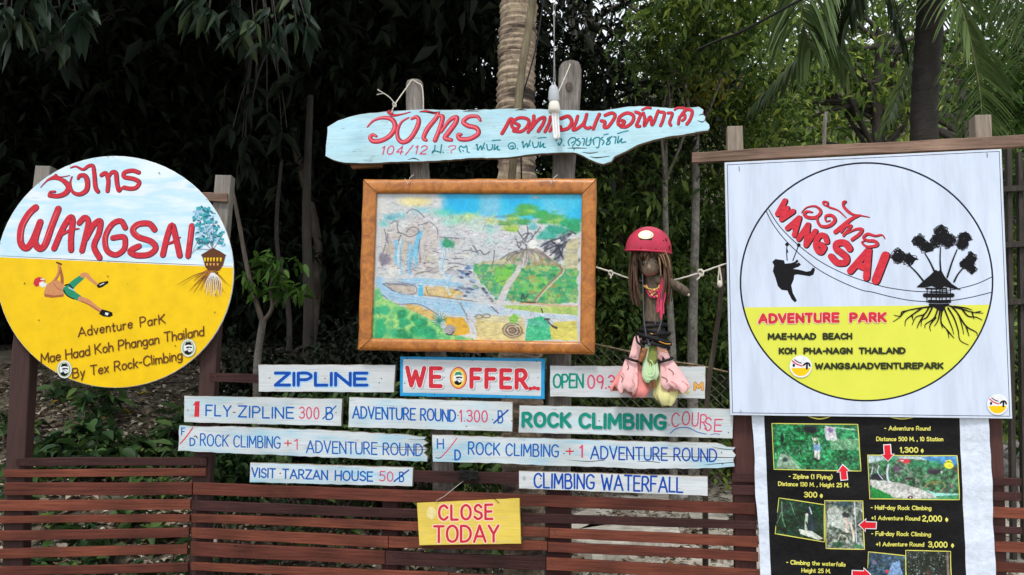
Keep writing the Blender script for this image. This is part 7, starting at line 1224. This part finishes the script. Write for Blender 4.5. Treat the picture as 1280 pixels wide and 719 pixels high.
# ---- shrubs in the middle, behind the doll and under the signs
GS = 'dark shrubs behind the middle of the fence'
for k, (px, py, Y, rx_, rz_, mt, n_, lb) in enumerate(((790, 400, 10.4, .95, .9, LMID, 6500, 'leafy shrub directly behind the doll'), (870, 420, 10.8, .85, .95, LMID, 6000, 'leafy shrub between the doll and the square sign'), (740, 330, 11.0, .8, 1.15, LMID, 5000, 'tall dark shrub behind the right side of the picture frame'), (840, 320, 12.2, 1.2, 1.0, LMID, 6000, 'farther shrub above the white cord'),
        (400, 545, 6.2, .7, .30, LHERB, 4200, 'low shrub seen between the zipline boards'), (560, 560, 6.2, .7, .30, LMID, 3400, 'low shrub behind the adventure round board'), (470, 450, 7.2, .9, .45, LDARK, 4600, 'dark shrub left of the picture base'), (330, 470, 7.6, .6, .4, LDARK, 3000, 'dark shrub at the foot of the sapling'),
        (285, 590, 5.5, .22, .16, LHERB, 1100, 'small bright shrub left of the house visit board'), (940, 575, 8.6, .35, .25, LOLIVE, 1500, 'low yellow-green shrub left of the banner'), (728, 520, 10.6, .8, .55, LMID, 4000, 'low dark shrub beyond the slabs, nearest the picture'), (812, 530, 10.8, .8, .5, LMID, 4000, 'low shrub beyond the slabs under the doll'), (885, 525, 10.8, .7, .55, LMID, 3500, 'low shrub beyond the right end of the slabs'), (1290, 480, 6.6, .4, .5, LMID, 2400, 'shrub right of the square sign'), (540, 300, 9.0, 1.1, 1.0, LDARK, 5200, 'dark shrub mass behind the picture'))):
    p = A3D(px, py, Y); gz = float(H_(p[0], p[1])); o = empty('shrub', (p[0], p[1], gz), lb, 'shrub', GS); rng = np.random.default_rng(60+k); m_ = MB()
    pts, K = clumps((0, 0, p[2]-gz), (rx_, rx_*.7, rz_), n_, 34, .12, rng, .3)
    for q in K[::4]: limb(m_, [(0, 0, -.05), tuple(q*.5+rng.normal(size=3)*.05), tuple(q)], .012, .004, BARKM, 5)
    m_.build('stems', o); v, f = leafverts(pts, .075*max(1, Y/7.2), rng, .5, .5, fine=Y < 7); npmesh('leaves', v, f, mt, o)
# ---- young plants on the bank under the round sign
def plant(px, py, Y, h, n_, label, seed, size=.10, mat=LHERB, group='broad-leaved plants on the left bank'):
    p = at(px, py, Y); gz = float(H_(p.x, p.y))
    if Y < 6.75 and label == PLb: label, group = 'young plant seen through the slats of the left fence section', 'young plants low behind the left fence'
    o = empty('leafy_plant', (p.x, p.y, gz), label, 'plant', group); rng = np.random.default_rng(seed); m_ = MB(); C = []
    for k in range(max(2, n_//6)):
        a_ = rng.uniform(0, 6.28); tip = Vector((math.cos(a_)*h*.35, math.sin(a_)*h*.35, h*rng.uniform(.6, 1))); limb(m_, [(0, 0, -.03), tuple(tip*.5+Vector((0, 0, .03))), tuple(tip)], .005, .003, BARKM, 5)
        for q in range(6): C.append(tuple(tip*rng.uniform(.45, 1.02)))
    m_.build('stems', o); v, f = leafverts(np.array(C), size, rng, .1, .46, fine=True); npmesh('leaves', v, f, mat, o)
PLb = "broad-leaved young plant on the bank under the round sign"
for k, (px, Y) in enumerate(((40, 7.3), (55, 7.0), (84, 7.1), (104, 7.8), (112, 7.2), (126, 7.0), (152, 7.05), (180, 7.0), (206, 7.1), (-4, 7.5), (8, 7.2), (224, 7.3), (60, 6.7), (90, 6.6), (120, 6.6), (150, 6.7), (185, 6.6), (30, 6.6), (210, 6.6), (238, 7.0), (132, 7.7), (40, 6.95), (62, 7.0), (88, 6.85), (108, 6.9), (134, 6.9), (160, 6.85), (188, 6.9), (214, 6.95), (120, 7.5), (232, 7.6), (70, 7.9), (20, 6.2), (75, 6.1), (110, 6.0), (165, 6.1), (200, 6.0), (50, 5.7), (140, 5.7), (95, 5.6), (180, 5.6))): plant(px, 520, Y, .20+.07*(k % 3), 30, PLb, 80+k, .12+.02*(k % 3), LHERB if k % 3 else LMID)
plant(212, 500, 5.35, .85, 14, 'tall plant with big oval leaves left of the one-fly board', 120, .15, m_leaf('oval_green_leaves', [(.045, .10, .03), (.075, .15, .05)], .4, .3), None)
for k, (px, Y) in enumerate(((270, 5.6), (300, 5.9), (350, 5.7), (385, 6.0), (420, 5.8), (455, 5.9), (500, 5.7), (545, 5.8), (590, 5.8), (620, 6.0))): plant(px, 600, Y, .40+.12*(k % 3), 26, 'leafy weed growing behind the middle fence', 140+k, .09, LMID if k % 2 else LHERB, 'weeds behind the middle fence')
# ---- litter, grass, fallen leaves
rng = np.random.default_rng(77)
def scatter(name, n, x0, x1, y0, y1, size, mat, width=.5, keep=None, dz=.01, flat=True, droop=0):
    x = rng.uniform(x0, x1, n); y = rng.uniform(y0, y1, n)
    if keep is not None: k = keep(x, y); x, y = x[k], y[k]
    C = np.stack([x, y, H_(x, y)+dz+rng.random(len(x))*.012], -1); v, f = leafverts(C, size, rng, droop, width, flat=flat); o = npmesh(name, v, f, mat); tag(o, kind='stuff'); return o
LIT = m_leaf('dry_leaf_litter', [(.04, .028, .018), (.11, .075, .048), (.24, .19, .14), (.46, .41, .34), (.15, .085, .045)], .7, .1)
o = scatter('leaf_litter', 30000, -5.5, 5.5, 4.6, 10, .085, LIT, .5, lambda x, y: (x < .5) | (rng.random(len(x)) < .28)); tag(o, 'dry brown leaf litter covering the bank and ground behind the fence', 'leaf litter')
o = scatter('leaf_litter', 9000, -6, 6, 10, 16, .11, LIT, .5); tag(o, 'dry leaf litter farther up the wooded slope', 'leaf litter')
GRS = m_leaf('short_grass', [(.03, .055, .018), (.06, .10, .03), (.10, .15, .05), (.15, .15, .08)], .6, .3)
gn = lambda x, y: (np.sin(x*2.3+1)+np.sin(y*3.1+x)+rng.random(len(x))*1.6-1.1*(x > .3) > .5)
o = scatter('grass', 24000, -5, 5.5, 4.7, 9, .055, GRS, .16, gn, 0, False, -1.0); tag(o, 'short patchy grass behind the slatted fence', 'grass')
PEB = m_plain('pale_gravel', (.55, .52, .45), .9, .3, 6)
nP = 5200; x = rng.uniform(-4.2, 4.8, nP); y = rng.uniform(5.0, 9.2, nP); rr = rng.uniform(.006, .022, nP); base_ = np.array([[1, 0, 0], [0, 1, 0], [-1, 0, 0], [0, -1, 0], [0, 0, .7]]); V_ = base_[None]*rr[:, None, None]*(.7+.6*rng.random((nP, 5, 1)))+np.stack([x, y, H_(x, y)], -1)[:, None]; F_ = np.array([[0, 1, 4], [1, 2, 4], [2, 3, 4], [3, 0, 4]])[None]+(np.arange(nP)*5)[:, None, None]
o = npmesh('gravel', V_.reshape(-1, 3), F_.reshape(-1, 3), PEB); tag(o, 'small pale stones scattered on the ground behind the fence', 'gravel', kind='stuff')
YLF = m_leaf('yellow_fallen_leaf', [(.42, .28, .02), (.50, .36, .03)], .5, .2)
for k, (px, py, lb) in enumerate(((72, 511, 'yellow fallen leaf on the bank, leftmost below the round sign'), (153, 516, 'yellow fallen leaf on the bank below the right end of the round sign'), (134, 526, 'faded orange fallen leaf on the bank, lowest of the four'), (181, 497, 'yellow-green fallen leaf highest on the bank beside the right post'))):
    Yb = 6.0
    for it in range(30):
        p = at(px, py, Yb); Yb += .6*(p.z-float(H_(p.x, p.y))) if p.z > float(H_(p.x, p.y)) else .6*(p.z-float(H_(p.x, p.y)))
    p = at(px, py, Yb); v, f = leafverts(np.array([[0, 0, .03]]), .17, np.random.default_rng(400+k), 0, .34, flat=True); o = npmesh('fallen_leaf', v, f, YLF, loc=(p.x-.06, p.y-.03, float(H_(p.x, p.y)))); o.rotation_euler = (0, 0, 0); tag(o, lb, 'leaf', 'yellow fallen leaves')
    a0 = math.atan2(v[2][1], v[2][0]); o.rotation_euler = (.35, 0, -a0+.2*k)
# ---- concrete slabs and rocks behind the right part of the fence
CONC = m_log('worn_concrete', (.50, .47, .40), (.76, .72, .64), scv=(3, 3, 3))
def slab(q, label, h=.05, dz=.0):
    """q: the slab's outline in photograph pixels on the level ground behind the fence"""
    P_ = []
    for px, py in q: d = ray(px, py); t = (CAMP.z-.12-dz)/-d.z; P_.append(CAMP+d*t)
    c_ = sum(P_, Vector())/len(P_); o = empty('concrete_slab', (c_.x, c_.y, .04), label, 'slab', 'concrete slabs of the path'); m_ = MB(); T_ = [(p.x-c_.x, p.y-c_.y, .10+dz) for p in P_]; B_ = [(p[0], p[1], -.1) for p in T_]; n_ = len(T_)
    I_ = [(p[0]*.985, p[1]*.985, p[2]) for p in T_]; T2 = [(p[0], p[1], p[2]-.012) for p in T_]
    m_.add(I_, [tuple(range(n_))], CONC); m_.add(I_+T2, [(i, n_+i, n_+(i+1) % n_, (i+1) % n_) for i in range(n_)], CONC); m_.add(T2+B_, [(i, n_+i, n_+(i+1) % n_, (i+1) % n_) for i in range(n_)], CONC); m_.build('slab', o)
slab([(690, 655), (735, 638), (812, 634), (852, 640), (800, 652), (700, 668)], 'concrete slab behind the fence, between second and third slat'); slab([(706, 672), (742, 655), (846, 656), (852, 672), (740, 684)], 'wide concrete slab nearest the fence'); slab([(712, 632), (760, 622), (800, 621), (780, 632), (735, 637)], 'farther concrete slab left of centre'); slab([(790, 622), (840, 614), (870, 618), (838, 628)], 'farthest pale concrete slab')
slab([(860, 642), (905, 636), (912, 652), (866, 654)], 'small concrete slab at the right end of the row')
STN = m_log('grey_rock', (.10, .10, .095), (.32, .31, .29), scv=(5, 5, 5))
for k, (px, py, r_, lb) in enumerate(((1262, 560, .16, 'grey rock right of the banner post'), (1276, 590, .12, 'small grey rock at the lower right edge'), (1250, 580, .10, 'small rock close behind the right post'), (1280, 540, .18, 'large grey rock at the right edge'), (770, 690, .07, 'small stone behind the slats below the slabs'), (500, 600, .12, 'stone behind the rail near the close today board'))):
    Yr = next((y_/20 for y_ in range(100, 500) if at(px, py+6, y_/20).z <= float(H_(at(px, py+6, y_/20).x, y_/20))), 9); p = at(px, py, Yr); r_ *= Yr/6.4; gz = float(H_(p.x, p.y)); zz = gz+r_*.3; o = empty('rock', (p.x, p.y, zz-r_*.3), lb, 'rock', 'rocks behind the fence'); m_ = MB(); rn = random.Random(k); a1, a2, a3 = [rn.uniform(0, 6) for _ in range(3)]
    m_.ell((0, 0, 0), (r_*1.2, r_, r_*.75), STN, 16, 10, mod=lambda a_, ph: 1+.12*math.sin(3*a_+a1+ph*2)+.09*math.sin(5*a_+a2-ph*3)+.05*math.sin(9*a_+a3+ph*5)); m_.build('stone', o)
# ---- chain-link fence, sticks, rails at the right
CL = Thing('chain_link_fence', PM, 820, 600, 'rusty sagging chain-link fence behind the doll and small boards', 'fence', off=-.45); m_ = CL.mb(); WR = m_plain('galvanised_wire', (.20, .19, .16), .5, .3, 60)
x0_, x1_ = 722, 910; top = lambda x: np.interp(x, [722, 745, 790, 835, 870, 910], [424, 431, 441, 452, 457, 466]); st = 6.6; bot = 620
for k in range(-32, 46):
    for sg in (1, -1):
        p = []; xs_ = x0_+k*st*2 if sg == 1 else x0_+k*st*2
        for j in range(0, 34):
            x = xs_+j*st*sg+(0 if sg == 1 else 0); y = 424+j*st*.92
            if x0_ <= x <= x1_ and top(x) <= y <= bot: p.append(m_.P(x, y+1.5*math.sin(x*.05), -.45+(.003 if (j+(sg > 0)) % 2 else -.003)))
            elif p: break
        if len(p) > 1: m_.tube(p, .0016, WR, 3, caps=False, smooth=False)
tag(m_.build('wire_mesh', CL.o), kind='stuff'); m_ = CL.mb(); m_.tube(cr([m_.P(x, top(x)-.5, -.45) for x in (722, 745, 790, 835, 870, 910)], 4), .006, m_plain('rusty_top_wire', (.26, .20, .12), .8, .3, 40), 6)
for k in range(16):
    x = 728+k*11.5; m_.tube([m_.P(x, top(x)+2, -.45), m_.P(x+1.5, top(x)-3.5, -.45)], .0022, WR, 4)
m_.build('top_wire', CL.o)
for (q, lb) in (([(904, 335, -.4), (900, 380, -.42), (893, 430, -.45), (886, 480, -.45), (882, 560, -.45)], 'bare brown stick standing beside the square sign'), ([(1033, 140, -1.2), (1030, 180, -1.2), (1026, 420, -1.2), (1024, 700, -1.2)], 'thin grey stake behind the middle of the beam'), ([(560, 560, -.5), (551, 620, -.5), (548, 740, -.5)], 'thin grey stake under the close today board')):
    t_ = Thing('stake', PM, q[-1][0], q[-1][1], lb, 'stake', 'sticks and stakes behind the signs', off=q[-1][2]); m_ = t_.mb(); P = cr([m_.P(*a_) for a_ in q]+[m_.P(q[-1][0], 820, q[-1][2])], 5); m_.tube(P, [.011+.006*i/len(P) for i in range(len(P))], BARKM if 'brown' in lb else LOG, 8); m_.build('stick', t_.o)
rl = Thing('dark_railing', PM, 1268, 560, 'dark wooden railing seen in the gap right of the square sign', 'railing', off=-1.6)
for k, (a_, b_) in enumerate((((1262, 186), (1269, 520)), ((1276, 190), (1283, 520)))): m_ = rl.mb(); m_.prism([(a_[0]-3, a_[1]), (a_[0]+3, a_[1]), (b_[0]+3, 700), (b_[0]-3, 700)], -1.6, .05, BARKD); m_.build('post', rl.o)
for y in (230, 300, 372): m_ = rl.mb(); m_.prism([(1252, y+3), (1330, y-2), (1330, y+5), (1252, y+10)], -1.57, .03, BARKD); m_.build('rail', rl.o)
for k, (px, Y, rx_, rz_, n_) in enumerate(((1010, 14.5, 1.3, .9, 4200), (1130, 15, 1.5, 1.0, 4800), (1230, 14, 1.2, 1.1, 4200), (1330, 13, 1.2, 1.2, 3600), (930, 15.5, 1.3, 1.0, 4000), (1070, 18, 1.9, 1.3, 4800), (1200, 19, 2.0, 1.4, 4800), (1300, 17, 1.8, 1.4, 4200))):
    p = at(px, 470, Y); gz = float(H_(p.x, Y)); o = empty('understorey_bush', (p.x, Y, gz), 'big bush on the slope behind the square sign, only its top in the gaps', 'bush', 'bushes on the slope behind the square sign'); rng = np.random.default_rng(500+k)
    pts, K = clumps((0, 0, rz_*.8), (rx_, rx_*.6, rz_), n_, 30, .26, rng, .4); m_ = MB()
    for q in K[::5]: limb(m_, [(0, 0, -.1), tuple(q*.5), tuple(q)], .03, .01, BARKM, 5)
    m_.build('stems', o); v, f = leafverts(pts, .17, rng, .5, .45); npmesh('leaves', v, f, LMID if k % 2 else LOLIVE, o)
# ---- wooded hillside
rng = np.random.default_rng(9); n_ = 46000; x = rng.uniform(-34, 34, n_); y = 14+rng.random(n_)**1.3*32; z = H_(x, y)+rng.random(n_)*2.6+.6*np.sin(x*.9)+.5*np.sin(y*.8+x*.5)
v, f = leafverts(np.stack([x, y, z], -1), .42, rng, .4, .55); o = npmesh('hillside_wood', v, f, m_leaf('far_wood_foliage', [(.04, .075, .02), (.08, .13, .03), (.14, .20, .045), (.24, .28, .07)], .6, .3)); tag(o, 'far wooded hillside closing the view behind all the trees', 'wood', kind='stuff')
